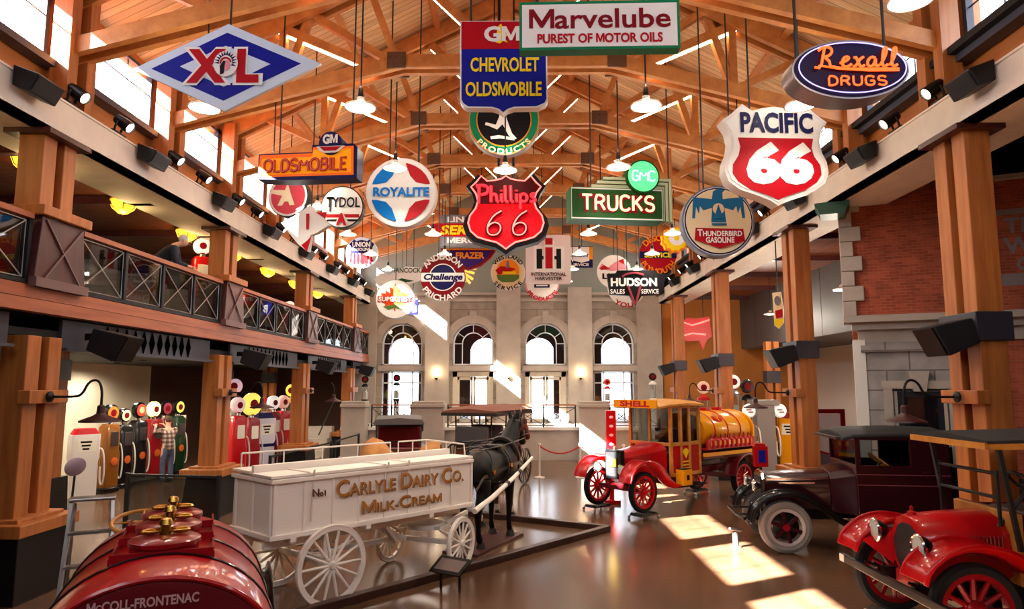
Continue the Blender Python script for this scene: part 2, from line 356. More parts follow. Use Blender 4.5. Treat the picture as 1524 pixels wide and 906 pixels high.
def floormat():
    m = bpy.data.materials.new('polished_brown_concrete'); m.use_nodes = True; nt = m.node_tree; b = nt.nodes['Principled BSDF']; L = nt.links
    g = nt.nodes.new('ShaderNodeNewGeometry')
    n = nt.nodes.new('ShaderNodeTexNoise'); n.inputs['Scale'].default_value = .55; n.inputs['Detail'].default_value = 4; n.inputs['Roughness'].default_value = .5
    r = nt.nodes.new('ShaderNodeValToRGB'); r.color_ramp.elements[0].position = .3; r.color_ramp.elements[1].position = .72
    r.color_ramp.elements[0].color = (*hexc('#4a3324'), 1); r.color_ramp.elements[1].color = (*hexc('#6e4f39'), 1)
    n2 = nt.nodes.new('ShaderNodeTexNoise'); n2.inputs['Scale'].default_value = 2.5; n2.inputs['Detail'].default_value = 2
    mr = nt.nodes.new('ShaderNodeMapRange'); mr.inputs['To Min'].default_value = .18; mr.inputs['To Max'].default_value = .23
    L.new(g.outputs['Position'], n.inputs['Vector']); L.new(g.outputs['Position'], n2.inputs['Vector']); L.new(n.outputs['Fac'], r.inputs['Fac']); L.new(r.outputs['Color'], b.inputs['Base Color'])
    L.new(n2.outputs['Fac'], mr.inputs['Value']); L.new(mr.outputs[0], b.inputs['Roughness']); b.inputs['Specular IOR Level'].default_value = .6
    return m
M_FLOOR = floormat()
# ---------------------------------------------------------------- the setting
struct(B().box((0, 17, -.1), (30, 50, .2)).build('floor', M_FLOOR, smooth=0), 'polished brown concrete floor of the hall', 'floor')
def roofz(x): return 11.45-.5*abs(x-HX)
b = B(); xe = 6.52
b.prism([(HX-xe, roofz(HX-xe)), (HX, roofz(HX)), (HX+xe, roofz(HX+xe)), (HX+xe, roofz(HX+xe)+.15), (HX, roofz(HX)+.15), (HX-xe, roofz(HX-xe)+.15)], -4, YB+.3)
struct(b.build('ceiling', M_DECK, smooth=0), 'pitched timber roof deck over the hall', 'ceiling')
M_SILLW = woodmat('orange_lit_band', '#a85a22', '#c87a36', .5, (3, .8, 3))  # orange light on the sill wall put into the wood tone
CXL, CXR = -6.6, 6.13
wn = 0
for sx, X, side in ((-1, CXL, 'left'), (1, CXR, 'right')):
    b = B()
    b.box((X+sx*.1, 12.1, 6.72), (.2, 32.4, .66)); b.box((X+sx*.1, 12.1, 8.2), (.2, 32.4, .16))
    for y in TRUSS: b.box((X+sx*.1, y, 7.6), (.2, .5, 1.2))
    struct(b.build('wall_%s_clerestory' % side, M_SILLW, smooth=0), 'timber clerestory wall above the %s eaves' % side, 'wall')
    for y in TRUSS[:-1]:
        wn += 1
        b = B(); y0, y1, z0, z1 = y+.25, y+2.45, 7.05, 8.12
        for q in (y0+.04, y1-.04): b.box((X, q, (z0+z1)/2), (.1, .08, z1-z0))
        for q in (z0+.03, z1-.03): b.box((X, (y0+y1)/2, q), (.1, y1-y0, .06))
        for k in range(1, 3): b.box((X, y0+(y1-y0)*k/3, (z0+z1)/2), (.02, .016, z1-z0))
        b.box((X, (y0+y1)/2, 7.72), (.02, y1-y0, .014))
        b.box((X-sx*.12, (y0+y1)/2, 7.0), (.2, y1-y0+.1, .1))
        w = struct(b.build('window_%d' % wn, M_STEEL, smooth=0), 'clerestory window high on the %s side' % side, 'window')
        B().box((X, (y0+y1)/2, (z0+z1)/2), (.012, y1-y0-.1, z1-z0-.1)).build('glass', M_GLASS, w, smooth=0)
# grey fascia boards under the clerestory
for sx, X, side in ((-1, XL, 'left'), (1, XR, 'right')):
    b = B()
    b.box((X+sx*.1, 12, 6.03), (.2, 32, .2)); b.box((X+sx*.12, 12, 6.275), (.2, 32, .29)); b.box((X+sx*.55, 12, 5.95), (1.1, 32, .04)); b.box((X+sx*.3, 12, 6.41), (.6, 32, .03))
    struct(b.build('trim_%d' % (1 if sx < 0 else 2), M_FASCIA, smooth=0), 'pale grey fascia beam along the %s side' % side, 'trim')
# back wall of sandstone with four arched bays
ARX = [-4.83, -1.92, 1.04, 3.82]; HW = .83
b = B().use(M_STONE); edges = [-6.9]
for c in ARX: edges += [c-HW, c+HW]
edges.append(6.4)
for i in range(0, len(edges), 2): b.box(((edges[i]+edges[i+1])/2, YB+.25, 3.2), (edges[i+1]-edges[i], .5, 6.4))
for c in ARX:
    b.box((c, YB+.25, .56), (2*HW, .5, 1.12)); b.box((c, YB+.25, 3.31), (2*HW, .5, .27))
    b.prism([(c+HW, 4.32)]+[(c+HW*math.cos(t*PI/16), 4.32+HW*math.sin(t*PI/16)) for t in range(1, 16)]+[(c-HW, 4.32), (c-HW, 6.4), (c+HW, 6.4)], YB, YB+.5)
struct(b.build('wall_back', None, smooth=0), 'sandstone end wall with four arched bays', 'wall')
b = B().use(M_STONEP)
for x in (-6.35, -3.37, -.47, 2.44, 5.25): b.box((x, YB-.1, 3.3), (.98, .25, 6.62)); b.box((x, YB-.12, .95), (1.06, .3, .5))
for c in ARX:
    b.box((c, YB-.04, 6.1), (2.0, .12, .12)); b.box((c, YB-.03, 6.36), (2.0, .14, .1)); b.box((c, YB-.03, 3.31), (1.9, .1, .2))
    ro, ri = 1.16, .84
    b.prism(arc(c, 4.32, ro, 0, 180, 20)+arc(c, 4.32, ri, 180, 0, 20), YB-.06, YB+.02)
    b.box((c, YB-.06, 5.38), (.26, .16, .5), taper=1)
struct(b.build('trim_3', None, smooth=0), 'sandstone pilasters and arch mouldings on the end wall', 'trim')
b = B().prism([(-7, 6.3), (6.6, 6.3), (6.6, roofz(6.6)), (HX, roofz(HX)), (-7, roofz(-7))], YB+.1, YB+.3)
struct(b.build('wall_gable', M_GABLE, smooth=0), 'sage green gable wall above the sandstone', 'wall')
M_WHITEF = mat('white_window_frame', '#d9dce0', .4)
for i, c in enumerate(ARX):
    wn += 1; b = B(); Yw = YB+.2
    def arcbar(r0, r1): b.prism(arc(c, 4.32, r1, 0, 180, 20)+arc(c, 4.32, r0, 180, 0, 20), Yw-.04, Yw+.04)
    arcbar(HW-.06, HW); arcbar(.43, .47)
    for x in (-HW+.03, HW-.03): b.box((c+x, Yw, 3.88), (.06, .08, .88))
    for x in (-.45, .45): b.box((c+x, Yw, 3.88), (.035, .07, .88))
    b.box((c, Yw, 3.47), (2*HW, .08, .06)); 
    for x in (-.64, .64): b.box((c+x, Yw, 4.32), (.4, .07, .035))
    for a in (35, 90, 145):
        t = math.radians(a); b.bar((c+.45*math.cos(t), Yw, 4.32+.45*math.sin(t)), (c+.8*math.cos(t), Yw, 4.32+.8*math.sin(t)), .03, .06, (0, 1, 0))
    w = struct(b.build('window_%d' % wn, M_WHITEF, smooth=0), 'arched white framed window high in the end wall', 'window')
    B().prism([(c-.8, 3.46), (c+.8, 3.46)]+arc(c, 4.32, .8, 0, 180, 18), Yw-.006, Yw+.006).build('glass', M_GLASS, w, smooth=0)
    b = B(); z0, z1 = 1.13, 3.17
    if i in (0, 3):
        wn += 1
        for x in (-HW+.03, -.42, .42, HW-.03): b.box((c+x, Yw, (z0+z1)/2), (.05, .08, z1-z0))
        for z in (z0+.04, 2.72, z1-.03): b.box((c, Yw, z), (2*HW, .08, .05))
        w = struct(b.build('window_%d' % wn, M_WHITEF, smooth=0), 'tall white framed window at stage level in the end wall', 'window')
        B().box((c, Yw, (z0+z1)/2), (1.58, .012, z1-z0-.08)).build('glass', M_GLASS, w, smooth=0)
    else:
        for x in (-HW+.09, HW-.09): b.box((c+x, Yw, (z0+z1)/2), (.18, .16, z1-z0))
        b.box((c, Yw, z1-.1), (2*HW, .16, .2))
        for s_ in (-1, 1):
            for x in (.05, .6): b.box((c+s_*x, Yw, 2.05), (.09, .06, 1.84))
            for z in (1.2, 2.9): b.box((c+s_*.33, Yw, z), (.6, .06, .12))
        w = struct(b.build('door_%d' % i, M_CREAM, smooth=0), 'cream glazed double door in the end wall', 'door')
        B().box((c, Yw, 2.05), (1.25, .012, 1.7)).build('glass', M_GLASS, w, smooth=0)
        for s_ in (-1, 1): B().bar((c+s_*.07, Yw-.08, 1.9), (c+s_*.07, Yw-.08, 2.2), .025, .025).build('handle', M_BRASS, w)
# foyer beyond the end wall
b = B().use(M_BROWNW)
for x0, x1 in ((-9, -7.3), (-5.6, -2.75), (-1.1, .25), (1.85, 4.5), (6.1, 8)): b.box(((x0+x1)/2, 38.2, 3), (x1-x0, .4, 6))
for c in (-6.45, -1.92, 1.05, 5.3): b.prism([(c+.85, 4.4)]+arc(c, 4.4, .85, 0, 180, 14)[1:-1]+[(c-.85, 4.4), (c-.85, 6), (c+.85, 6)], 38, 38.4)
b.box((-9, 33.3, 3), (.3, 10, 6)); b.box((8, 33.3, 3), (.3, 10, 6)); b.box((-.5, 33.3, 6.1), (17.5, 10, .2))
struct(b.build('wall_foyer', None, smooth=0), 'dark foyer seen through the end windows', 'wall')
# stage and floors
b = B().use(M_STONEP); b.box((-.4, 32.1, .53), (11.8, 15, 1.06)); b.use(M_WHITE).box((-.4, 24.56, 1.1), (11.9, .22, .1)).box((-.4, 32.1, 1.09), (11.7, 14.9, .06))
struct(b.build('floor_stage', None, smooth=0), 'raised stone terrace in front of the end wall', 'floor')
b = B().use(M_CHARC).box((-9.35, 12, 3.68), (6.1, 32, .3))
b.use(M_RAIL).box((-6.2, 12, 3.61), (.16, 32, .16)).box((-6.22, 12, 3.78), (.16, 32, .16))
struct(b.build('floor_balcony', None, smooth=0), 'timber edged balcony floor along the left side', 'floor')
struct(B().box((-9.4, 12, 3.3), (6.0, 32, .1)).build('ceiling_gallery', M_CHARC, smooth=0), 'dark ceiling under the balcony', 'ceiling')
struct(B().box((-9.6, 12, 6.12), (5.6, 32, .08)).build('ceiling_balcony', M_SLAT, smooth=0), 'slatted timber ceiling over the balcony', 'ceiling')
b = B().use(M_CREAM).box((-12.5, 9.5, 1.75), (.2, 27, 3.5)).use(M_BROWNW).box((-12.5, 25.6, 1.75), (.2, 5.2, 3.5)).use(M_FASCIA).box((-12.3, 12, 5), (.2, 32, 2.3))
struct(b.build('wall_left', None, smooth=0), 'cream wall at the back of the left gallery', 'wall')
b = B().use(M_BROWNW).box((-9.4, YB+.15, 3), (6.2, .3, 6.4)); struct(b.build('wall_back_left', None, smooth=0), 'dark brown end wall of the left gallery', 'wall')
b = B().use(M_ORANGEW).box((8.9, YB+.1, 3), (6.2, .3, 6.4)); struct(b.build('wall_back_right', None, smooth=0), 'ochre end wall of the right aisle', 'wall')
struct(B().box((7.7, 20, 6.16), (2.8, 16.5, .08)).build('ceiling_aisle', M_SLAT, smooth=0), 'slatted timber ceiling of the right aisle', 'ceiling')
b = B()
for y in [12.6+1.96*k for k in range(8)]: b.box((9.05, y+.97, 5.15), (.12, 1.93, 2.1))
b.box((9.14, 20.3, 5.15), (.1, 15.6, 2.1)); b.box((10.6, 20.3, 4.12), (3.2, 15.6, .08)); struct(b.build('wall_right_upper', M_GREY, smooth=0), 'grey panelled upper wall over the right aisle', 'wall')
b = B().use(M_WHITE).box((12, 20.3, 2.05), (.2, 15.8, 4.1)); struct(b.build('wall_right', None, smooth=0), 'white wall of the right aisle', 'wall')
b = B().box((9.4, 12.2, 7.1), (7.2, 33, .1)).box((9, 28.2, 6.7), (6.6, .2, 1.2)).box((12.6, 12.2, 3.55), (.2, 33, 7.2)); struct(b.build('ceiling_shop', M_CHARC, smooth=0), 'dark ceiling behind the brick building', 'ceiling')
b = B().box((0, -4.1, 3.7), (26, .2, 7.4)).prism([(-7, 9.2), (6.6, 9.2), (6.6, 9.25), (HX, 11.6), (-7, 9.25)], -4.2, -4).box((-5.9, -4.1, 7.5), (2.4, .2, 3.5)).box((5.5, -4.1, 7.5), (2.4, .2, 3.5)).box((-9.6, -4.1, 6.5), (6, .2, 1.6)).box((9.6, -4.1, 6.5), (6.4, .2, 1.6))
struct(b.build('wall_front', M_BROWNW, smooth=0), 'wall behind the camera', 'wall')
b = B()  # glazing added out of view so daylight reaches the sign fronts
for x in (-4.6, -2.35, -.2, 1.95, 4.2): b.box((x, -4.1, 8.3), (.14, .14, 1.8))
for z in (7.45, 9.15): b.box((-.2, -4.1, z), (9, .14, .14))
w = struct(b.build('window_27', M_STEEL, smooth=0), 'unseen glazed end bay added behind the camera to light the signs', 'window'); B().box((-.2, -4.1, 8.3), (8.9, .012, 1.7)).build('glass', M_GLASS, w, smooth=0)
b = B()
for yy in [12.9+2.8*k for k in range(6)]: b.box((7.6, yy, 6.06), (2.9, .14, .16))
for yy in [1.2+2.775*k for k in range(10)]: b.box((-9.5, yy, 6.02), (5.4, .16, .18))
struct(b.build('trim_4', M_DARKWOOD, smooth=0), 'dark cross joists under the aisle ceilings', 'trim')
# brick building front on the right
FD = Vector((.906, -.42, 0)); FO = Vector((6.05, 12.75, 0)); FA = math.atan2(-.42, .906)
FX = T(*FO) @ RZ(FA)                               # local x runs along the facade, local -y faces the hall
b = B(FX).use(M_BRICK).box((3.2, .25, 5.0), (6.4, .5, 2.3))
b.use(M_BRICK).box((3.3, .5, 1.85), (6.0, .5, 3.7))
b.use(M_STONEP).box((3.2, .2, 3.82), (6.46, .56, .12)).box((3.25, .32, 3.7), (6.3, .5, .14)).box((3.25, .42, 3.52), (6.1, .44, .24))
b.box((3.2, .12, 6.17), (6.5, .62, .06))
b.use(M_BLOCK).box((1.15, .42, 1.75), (1.75, .5, 3.3)).box((1.15, .38, 3.28), (1.85, .56, .12)).use(M_WHITE).box((.2, .45, 1.75), (.2, .6, 3.4))
b.use(M_BRICK).box((-.05+3.2, 3, 3), (6, .3, 6))
struct(b.build('wall_right_facade', None, smooth=0), 'red brick shop front with a stone ground floor', 'wall')
b = B(FX).use(M_QUOIN)
for k in range(8):
    w_ = .36 if k % 2 else .22; b.box((w_/2-.03, .22, 4.01+k*.28), (w_, .6, .27))
for k in range(8):
    if k % 2: b.box((2.2, .43, .35+k*.37), (.42, .52, .35))
struct(b.build('trim_5', None, smooth=0, bevel=.012), 'pale quoin stones at the corner of the brick building', 'trim')
b = B(T(5.72, 12.35, -.3) @ RZ(FA)).use(mat('verdigris_paint', '#2f5a4c', .5)); b.prism([(-.2, 6.0), (.22, 6.0), (.25, 6.1), (.3, 6.17), (.3, 6.22), (-.28, 6.22), (-.28, 6.17), (-.23, 6.1)], -.15, .4)
struct(b.build('trim_6', None, smooth=0), 'green cornice bracket at the corner of the brick building', 'trim')
b = B(FX).use(M_STONEP)
for x in (.62, 1.62): b.box((x, .14, 1.3), (.14, .14, 2.6))
for x in (.74, 1.5): b.box((x, .16, 1.25), (.05, .1, 2.5))
b.box((1.12, .14, 2.62), (1.2, .16, .14)); b.prism([(1.02, 2.5), (1.22, 2.5), (1.28, 2.86), (.96, 2.86)], .02, .3)
w = struct(b.build('door_3', None, smooth=0), 'pale stone door surround with a keystone', 'door')
b = B(FX).box((1.12, .18, 1.25), (.72, .06, 2.5)); b.build('leaf', mat('blue_black_door', '#20232e', .3), w, smooth=0)
b = B(FX).box((1.12, .14, 1.75), (.52, .02, 1.3)); b.build('pane', M_DKGLASS, w, smooth=0)
# painted wall sign on the brick
M_FADED = mat('faded_white_paint', '#8d7f80', .9)
b = B(FX).use(M_FADED); x0, x1, z0, z1 = 2.15, 4.9, 4.3, 5.63
for r in (rect(x0, z0, x1, z0+.2), rect(x0, z1-.1, x1, z1), rect(x0, z0+.2, x0+.2, z1-.1)): b.prism(r, -.008, -.001)
text(b, 'TH', .25, 2.78, 5.34, -.009, bold=.03); text(b, 'W', .27, 2.72, 4.99, -.009, bold=.03); text(b, 'C', .23, 2.78, 4.66, -.009, bold=.03)
tag(b.build('painted_sign', None, smooth=0), 'faded white painted wall sign on the red brick behind the right timber pillar', 'painted sign')
# ---------------------------------------------------------------- roof trusses
M_PALE = mat('strut_edge_glow', '#fff0dc', .5, emit=24, ecol='#ffe6c4')  # bright strut undersides made as emission, raised to light the roof
M_PLATE = mat('steel_gusset', '#6a4a38', .5, metal=.4)
KX = 1.98; KZ = 8.42          # knee of the lower chord
def make_truss():
    r = thing('roof_truss', 'x', 'roof truss', (HX, 0, 6.42))
    z0 = 6.42
    EX = 6.2; EZ = 7.28
    for sx in (-1, 1):
        b = B()
        for dy in (-.13, .13): b.bar((sx*EX, dy, EZ-z0), (sx*(KX-.08), dy, KZ-z0), .11, .24)
        b.build('lower_chord', M_BEAM, r, smooth=0)
        b = B()
        for dy in (-.13, .13): b.bar((sx*6.3, dy, roofz(HX+6.3)-.2-z0), (0, dy, roofz(HX)-.2-z0), .1, .3)
        b.build('rafter', M_BEAM, r, smooth=0)
        b = B()
        for q in (-.2, .2): b.box((sx*6.1, q, .9), (.26, .2, 1.95))
        b.build('clerestory_post', M_POST, r, smooth=0)
        for x0, zz0, x1, zz1, w in ((KX, KZ, 2.55, roofz(HX+2.55)-.25, .16), (KX+.06, KZ, 3.6, roofz(HX+3.6)-.25, .15), (4.1, KZ-.53*1.0, 4.1, roofz(HX+4.1)-.3, .15), (4.1, KZ-.55, 3.62, roofz(HX+3.6)-.25, .13), (4.15, KZ-.5, 5.4, roofz(HX+5.4)-.25, .13)):
            B().bar((sx*x0, 0, zz0-z0), (sx*x1, 0, zz1-z0), .13, w, (0, 1, 0)).build('web', M_BEAM, r, smooth=0)
        # struts with glow added underneath, falling towards the middle
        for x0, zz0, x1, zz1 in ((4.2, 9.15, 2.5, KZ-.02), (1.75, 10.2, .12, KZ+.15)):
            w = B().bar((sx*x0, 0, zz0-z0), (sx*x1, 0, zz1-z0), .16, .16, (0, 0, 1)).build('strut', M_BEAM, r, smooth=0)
            B().bar((sx*x0, 0, zz0-z0-.1), (sx*x1, 0, zz1-z0-.1), .04, .03, (0, 0, 1)).build('glow_strip', M_PALE, w, smooth=0)
        for dy in (-.2, .2):
            b = B(); b.box((sx*KX, dy, KZ-z0), (.34, .03, .3)); e = .02 if dy > 0 else -.02
            for k in range(6): b.box((sx*(KX-.12+.12*(k % 3)), dy+e, KZ-z0-.07+.14*(k//3)), (.035, .03, .035))
            b.build('gusset_plate', M_PLATE, r, smooth=0)
    b = B()
    for dy in (-.13, .13): b.box((0, dy, KZ-z0), (2*KX, .11, .24))
    b.build('tie_beam', M_BEAM, r, smooth=0)
    B().box((0, 0, (KZ+roofz(HX))/2-z0-.1), (.22, .14, roofz(HX)-KZ)).build('king_post', M_BEAM, r, smooth=0)
    return r
ORD = ['nearest', 'second', 'third', 'fourth', 'fifth', 'sixth', 'seventh', 'eighth', 'ninth']
t0 = None
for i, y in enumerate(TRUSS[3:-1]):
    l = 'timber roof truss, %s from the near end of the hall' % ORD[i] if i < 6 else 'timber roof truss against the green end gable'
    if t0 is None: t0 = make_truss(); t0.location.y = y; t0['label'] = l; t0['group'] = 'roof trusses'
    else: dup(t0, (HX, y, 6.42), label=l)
# purlins under the deck
def purlin(x, lab):
    z = roofz(x)-.08; a = math.atan(.5)*(1 if x < HX else -1)
    M = T(x, 12, z) @ RY(-a)
    o = B(M).box((0, 0, 0), (.12, 31.6, .2)).build('roof_purlin', M_BEAM, smooth=0); tag(o, lab, 'purlin', 'roof purlins')
for i, d in enumerate((1.6, 3.3, 5.0)):
    purlin(HX-d, 'long timber purlin under the left roof slope, %s below the ridge' % ('first', 'second', 'third')[i]); purlin(HX+d, 'long timber purlin under the right roof slope, %s below the ridge' % ('first', 'second', 'third')[i])
# ---------------------------------------------------------------- timber pillars
def posts(r, x, z0, z1, name='post'):
    for q in (-.2, .2): B().box((x, q, (z0+z1)/2), (.34, .25, z1-z0)).build(name, M_POST, r, smooth=0, bevel=.012)
M_COLLAR = mat('blue_black_collar', '#2a2833', .4)
def pillar(side, i, y):
    s = -1 if side == 'left' else 1; X = (XL-.25) if s < 0 else (XR+.22)
    nm = ('behind the camera', 'nearest', 'second', 'third', 'farthest')[i]
    r = thing('timber_pillar', '%s paired timber pillar along the %s side' % (nm, side), 'pillar', (X, y, 0), 0, 'timber pillars')
    b = B().use(M_BLACK); b.box((0, 0, .39), (.78, 1.04, .78), taper=.86); b.build('plinth', M_BLACK, r, smooth=0, bevel=.01)
    b = B(); b.box((0, 0, .86), (.86, 1.12, .15)); b.box((0, 0, .95), (.6, .86, .06)); b.build('plinth_cap', M_POST, r, smooth=0, bevel=.012)
    if s < 0:
        posts(r, 0, .96, 3.24); posts(r, 0, 4.8, 5.93, 'upper_post')
        w = B(); w.box((0, 0, 4.3), (.62, 1.02, .92), taper=.8, tx=.96); w.build('balcony_plinth', M_DARKWOOD, r, smooth=0, bevel=.01)
        w = B(); w.box((0, 0, 4.83), (.72, .98, .13)); w.build('balcony_cap', M_POST, r, smooth=0, bevel=.01)
        b = B()
        for q in (1, -1): b.bar((.33, -.4*q, 3.9), (.31, .36*q, 4.72), .02, .02, (1, 0, 0))
        b.box((.3, 0, 3.9), (.1, 1.04, .12)); b.build('trim_strip', mat('plum_trim', '#6a4a48', .5), r, smooth=0)
    else:
        posts(r, 0, .96, 5.93)
        b = B(); b.box((0, 0, 3.34), (.46, .76, .36)); b.build('collar', M_COLLAR, r, smooth=0, bevel=.01)
    b = B(); b.box((0, 0, 5.9), (.62, .86, .07)); b.build('capital', M_DARKWOOD, r, smooth=0)
    b = B()
    b.box((-s*.2, 0, 2.46), (.16, .74, .17)); b.build('lamp_block', M_POST, r, smooth=0, bevel=.01)
    return r
for side in ('left', 'right'):
    for i, y in enumerate(PILL):
        if i == 0: continue
        pillar(side, i, y)
# inner row posts
def inner_post(x, y, h, lab):
    r = thing('timber_post', lab, 'post', (x, y, 0), 0, 'inner posts')
    for q in (-.13, .13): B().box((q, 0, h/2), (.18, .3, h)).build('post', M_POST, r, smooth=0, bevel=.01)
    B().box((0, 0, .45), (.6, .6, .9), taper=.9).build('plinth', M_BLACK, r, smooth=0); B().box((0, 0, 2.9), (.5, .36, .4)).build('collar', M_COLLAR, r, smooth=0)
inner_post(-8.9, 13.0, 3.25, 'paired timber post just behind the nearest left pillar'); inner_post(-9.3, 21.5, 3.25, 'paired timber post under the balcony beside the plaid shirt visitor'); inner_post(-9.3, 25.5, 3.25, 'paired timber post under the balcony behind the red pumps')
inner_post(8.6, 23.6, 4.1, 'paired timber post in the right aisle behind the service gantry')
# ---------------------------------------------------------------- balcony railings and valance
def railing(y0, y1, lab):
    r = thing('balcony_railing', lab, 'railing', (-6.2, (y0+y1)/2, 3.87), 0, 'balcony railings')
    L = y1-y0; n = max(2, round(L/1.05))
    B().box((0, 0, .86), (.14, L, .07)).build('handrail', M_RAIL, r, smooth=0)
    B().box((0, 0, .03), (.08, L, .05)).build('bottom_rail', M_CHARC, r, smooth=0)
    for k in range(n+1): B().box((0, -L/2+L*k/n, .43), (.07, .07, .84)).build('post', M_CHARC, r, smooth=0)
    for k in range(n):
        a, c = -L/2+L*k/n+.05, -L/2+L*(k+1)/n-.05
        b = B()
        for p, q in (((0, a, .08), (0, c, .8)), ((0, c, .08), (0, a, .8))): b.tube([p, q], .009, 6)
        b.tube([(0, a, .08), (0, c, .08), (0, c, .8), (0, a, .8)], .009, 6, closed=True)
        b.build('cross_brace', M_STEELB, r)
    B().box((-.03, 0, .43), (.01, L-.1, .72)).build('glass_screen', M_DKGLASS, r, smooth=0)
nmr = ['nearest', 'second', 'third', 'fourth', 'farthest']
for i in range(5):
    y0 = (PILL[i]+.5) if i < 5 else 0; y1 = PILL[i+1]-.5 if i < 4 else YB-.2
    railing(y0, y1, '%s balcony railing bay along the left side with crossed rods' % nmr[i])
def valance(y0, y1, lab):
    r = thing('gallery_valance', lab, 'valance', (-6.33, (y0+y1)/2, 3.08), 0, 'gallery valances')
    L = y1-y0
    B().box((-.04, 0, .22), (.05, L, .42)).build('beam', M_STEEL, r, smooth=0); B().box((0, 0, .02), (.16, L, .04)).build('lip', M_STEEL, r, smooth=0)
    b = B(); n = int((L-1.6)/.26)
    for k in range(n):
        y = -L/2+.9+k*.26+.13; b.prism([(y-.085, .24), (y, .06), (y+.085, .24), (y, .42)], -.014, .002, 'x')
    b.build('diamond_cutouts', mat('void_black', '#040405', 1, spec=0), r, smooth=0)
for i in range(5):
    valance(PILL[i]+.5 if i else 4.0, PILL[i+1]-.5 if i < 4 else YB-.2, '%s steel valance with diamond cut-outs under the balcony edge' % nmr[i])
# ---------------------------------------------------------------- hanging lamps and fixtures
M_DIFF = mat('lamp_glow', '#fff3dd', .5, emit=9, ecol='#fff0d6')
M_SHADE = mat('white_enamel_shade', '#f2ece0', .4, emit=0)
def point(name, parent, loc, e, color=(1, .88, .72), r=.1):
    l = bpy.data.lights.new(name, 'POINT'); l.energy = e; l.color = color; l.shadow_soft_size = r
    o = bpy.data.objects.new(name, l); COL.objects.link(o); o.parent = parent; o.location = loc; return o
def spot(name, parent, loc, e, color=(1, .88, .72), size=2.5, blend=.5, r=.12):
    l = bpy.data.lights.new(name, 'SPOT'); l.energy = e; l.color = color; l.spot_size = size; l.spot_blend = blend; l.shadow_soft_size = r
    o = bpy.data.objects.new(name, l); COL.objects.link(o); o.parent = parent; o.location = loc; return o
ROWN = {-4.2: 'far left', -2.0: 'left', 2.0: 'right', 4.15: 'far right'}
lamp0 = None; LZ = 6.5
def make_pendant():
    r = thing('pendant_lamp', 'x', 'pendant lamp', (0, 0, LZ), 0, 'hall pendant lamps')
    B().lathe([(.02, .13), (.05, .12), (.06, .07), (.09, .05), (.21, -.005), (.225, -.03), (.21, -.03), (.08, .03)], 24).build('shade', M_SHADE, r)
    B().lathe([(.0, .26), (.03, .25), (.04, .17), (.045, .1), (.0, .1)], 16).build('lamp_cap', M_BLACK, r)
    B().lathe([(0, .01), (.14, .0), (.205, -.028), (.13, -.045), (0, -.05)], 24).build('bulb', M_DIFF, r)
    B().tube([(0, 0, .25), (0, 0, 1.6)], .012, 6).build('cord', M_BLACK, r)
    spot('lamp_light', r, (0, 0, -.1), LAMPW); point('lamp_uplight', r, (0, 0, .3), 22, (1, .86, .66), .05)
    return r
for i, y in enumerate(TRUSS[3:10]):
    for dx in (-4.2, -2.0, 2.0, 4.15):
        lab = 'white hanging lamp in the %s row under the %s roof truss' % (ROWN[dx], ORD[i])
        if lamp0 is None: lamp0 = make_pendant(); lamp0['label'] = lab; lamp0.location = (HX+dx, y, LZ)
        else: dup(lamp0, (HX+dx, y, LZ), label=lab)
lx = dup(lamp0, (HX+4.15, 6.5, LZ-.05), label='white hanging lamp cut by the top edge above the purple neon oval')
for c in lx.children:
    if c.name.startswith('cord'): c.scale.z = 1.84
dup(lamp0, (-.26, 11.9, LZ-.05), label='white hanging lamp directly above the red neon shield')
# spotlights and wedge boxes along both fascias
def make_spot():
    r = thing('track_spotlight', 'x', 'spotlight', (0, 0, 6.42), 0, 'fascia spotlights')
    B().box((0, 0, .03), (.1, .34, .05)).build('mount', M_BLACK, r, smooth=0)
    B().tube([(.0, -.08, .04), (.05, -.09, .2), (.1, 0, .24), (.05, .09, .2), (0, .08, .04)], .018, 6).build('yoke', M_BLACK, r)
    M = T(.1, 0, .2) @ RY(2.2); B(M).lathe([(.03, -.16), (.075, -.13), (.09, 0), (.095, .14), (.08, .14), (.07, .06), (0, .05)], 16).build('lamp_head', M_BLACK, r)
    B(M).lathe([(0, .125), (.078, .12)], 16).build('lens', M_DIFF, r)
    return r
def make_wedge():
    r = thing('fascia_speaker', 'x', 'speaker', (0, 0, 6.42), 0, 'fascia speakers')
    B().prism([(.1, .08), (.3, .0), (.42, .22), (.1, .34)], -.25, .25).build('cabinet', M_BLACK, r, smooth=0, bevel=.015)
    M = T(.362, 0, .11) @ RY(.5); B(M).box((.0, 0, 0), (.012, .44, .19)).build('grille', M_CHARC, r, smooth=0); return r
sp0 = we0 = None
for side, X, rz in (('left', XL-.08, 0), ('right', XR+.08, PI)):
    for i, y in enumerate(TRUSS[3:10]):
        for j, dy in enumerate((-.2, .9)):
            lab = 'black spotlight on the %s fascia, %s of the pair at the %s truss' % (side, ('nearer', 'farther')[j], ORD[i])
            if sp0 is None: sp0 = make_spot(); sp0['label'] = lab; sp0.location = (X, y+dy, 6.42)
            else: dup(sp0, (X, y+dy, 6.42), rz, lab)
        lab = 'black wedge speaker on the %s fascia just past the %s truss' % (side, ORD[i])
        if we0 is None: we0 = make_wedge(); we0['label'] = lab; we0.location = (X, y+1.55, 6.12)
        else: dup(we0, (X, y+1.55, 6.12), rz, lab)
    dup(we0, (X, TRUSS[2]+1.55, 6.12), rz, 'black wedge speaker on the %s fascia nearest the viewer' % side)
    tr = B().box((0, 16, .015), (.05, 24, .03)).build('spotlight_track', M_BLACK, smooth=0); tr.location = (X, 0, 6.425); tag(tr, 'long black spotlight track along the %s fascia' % side, 'track')
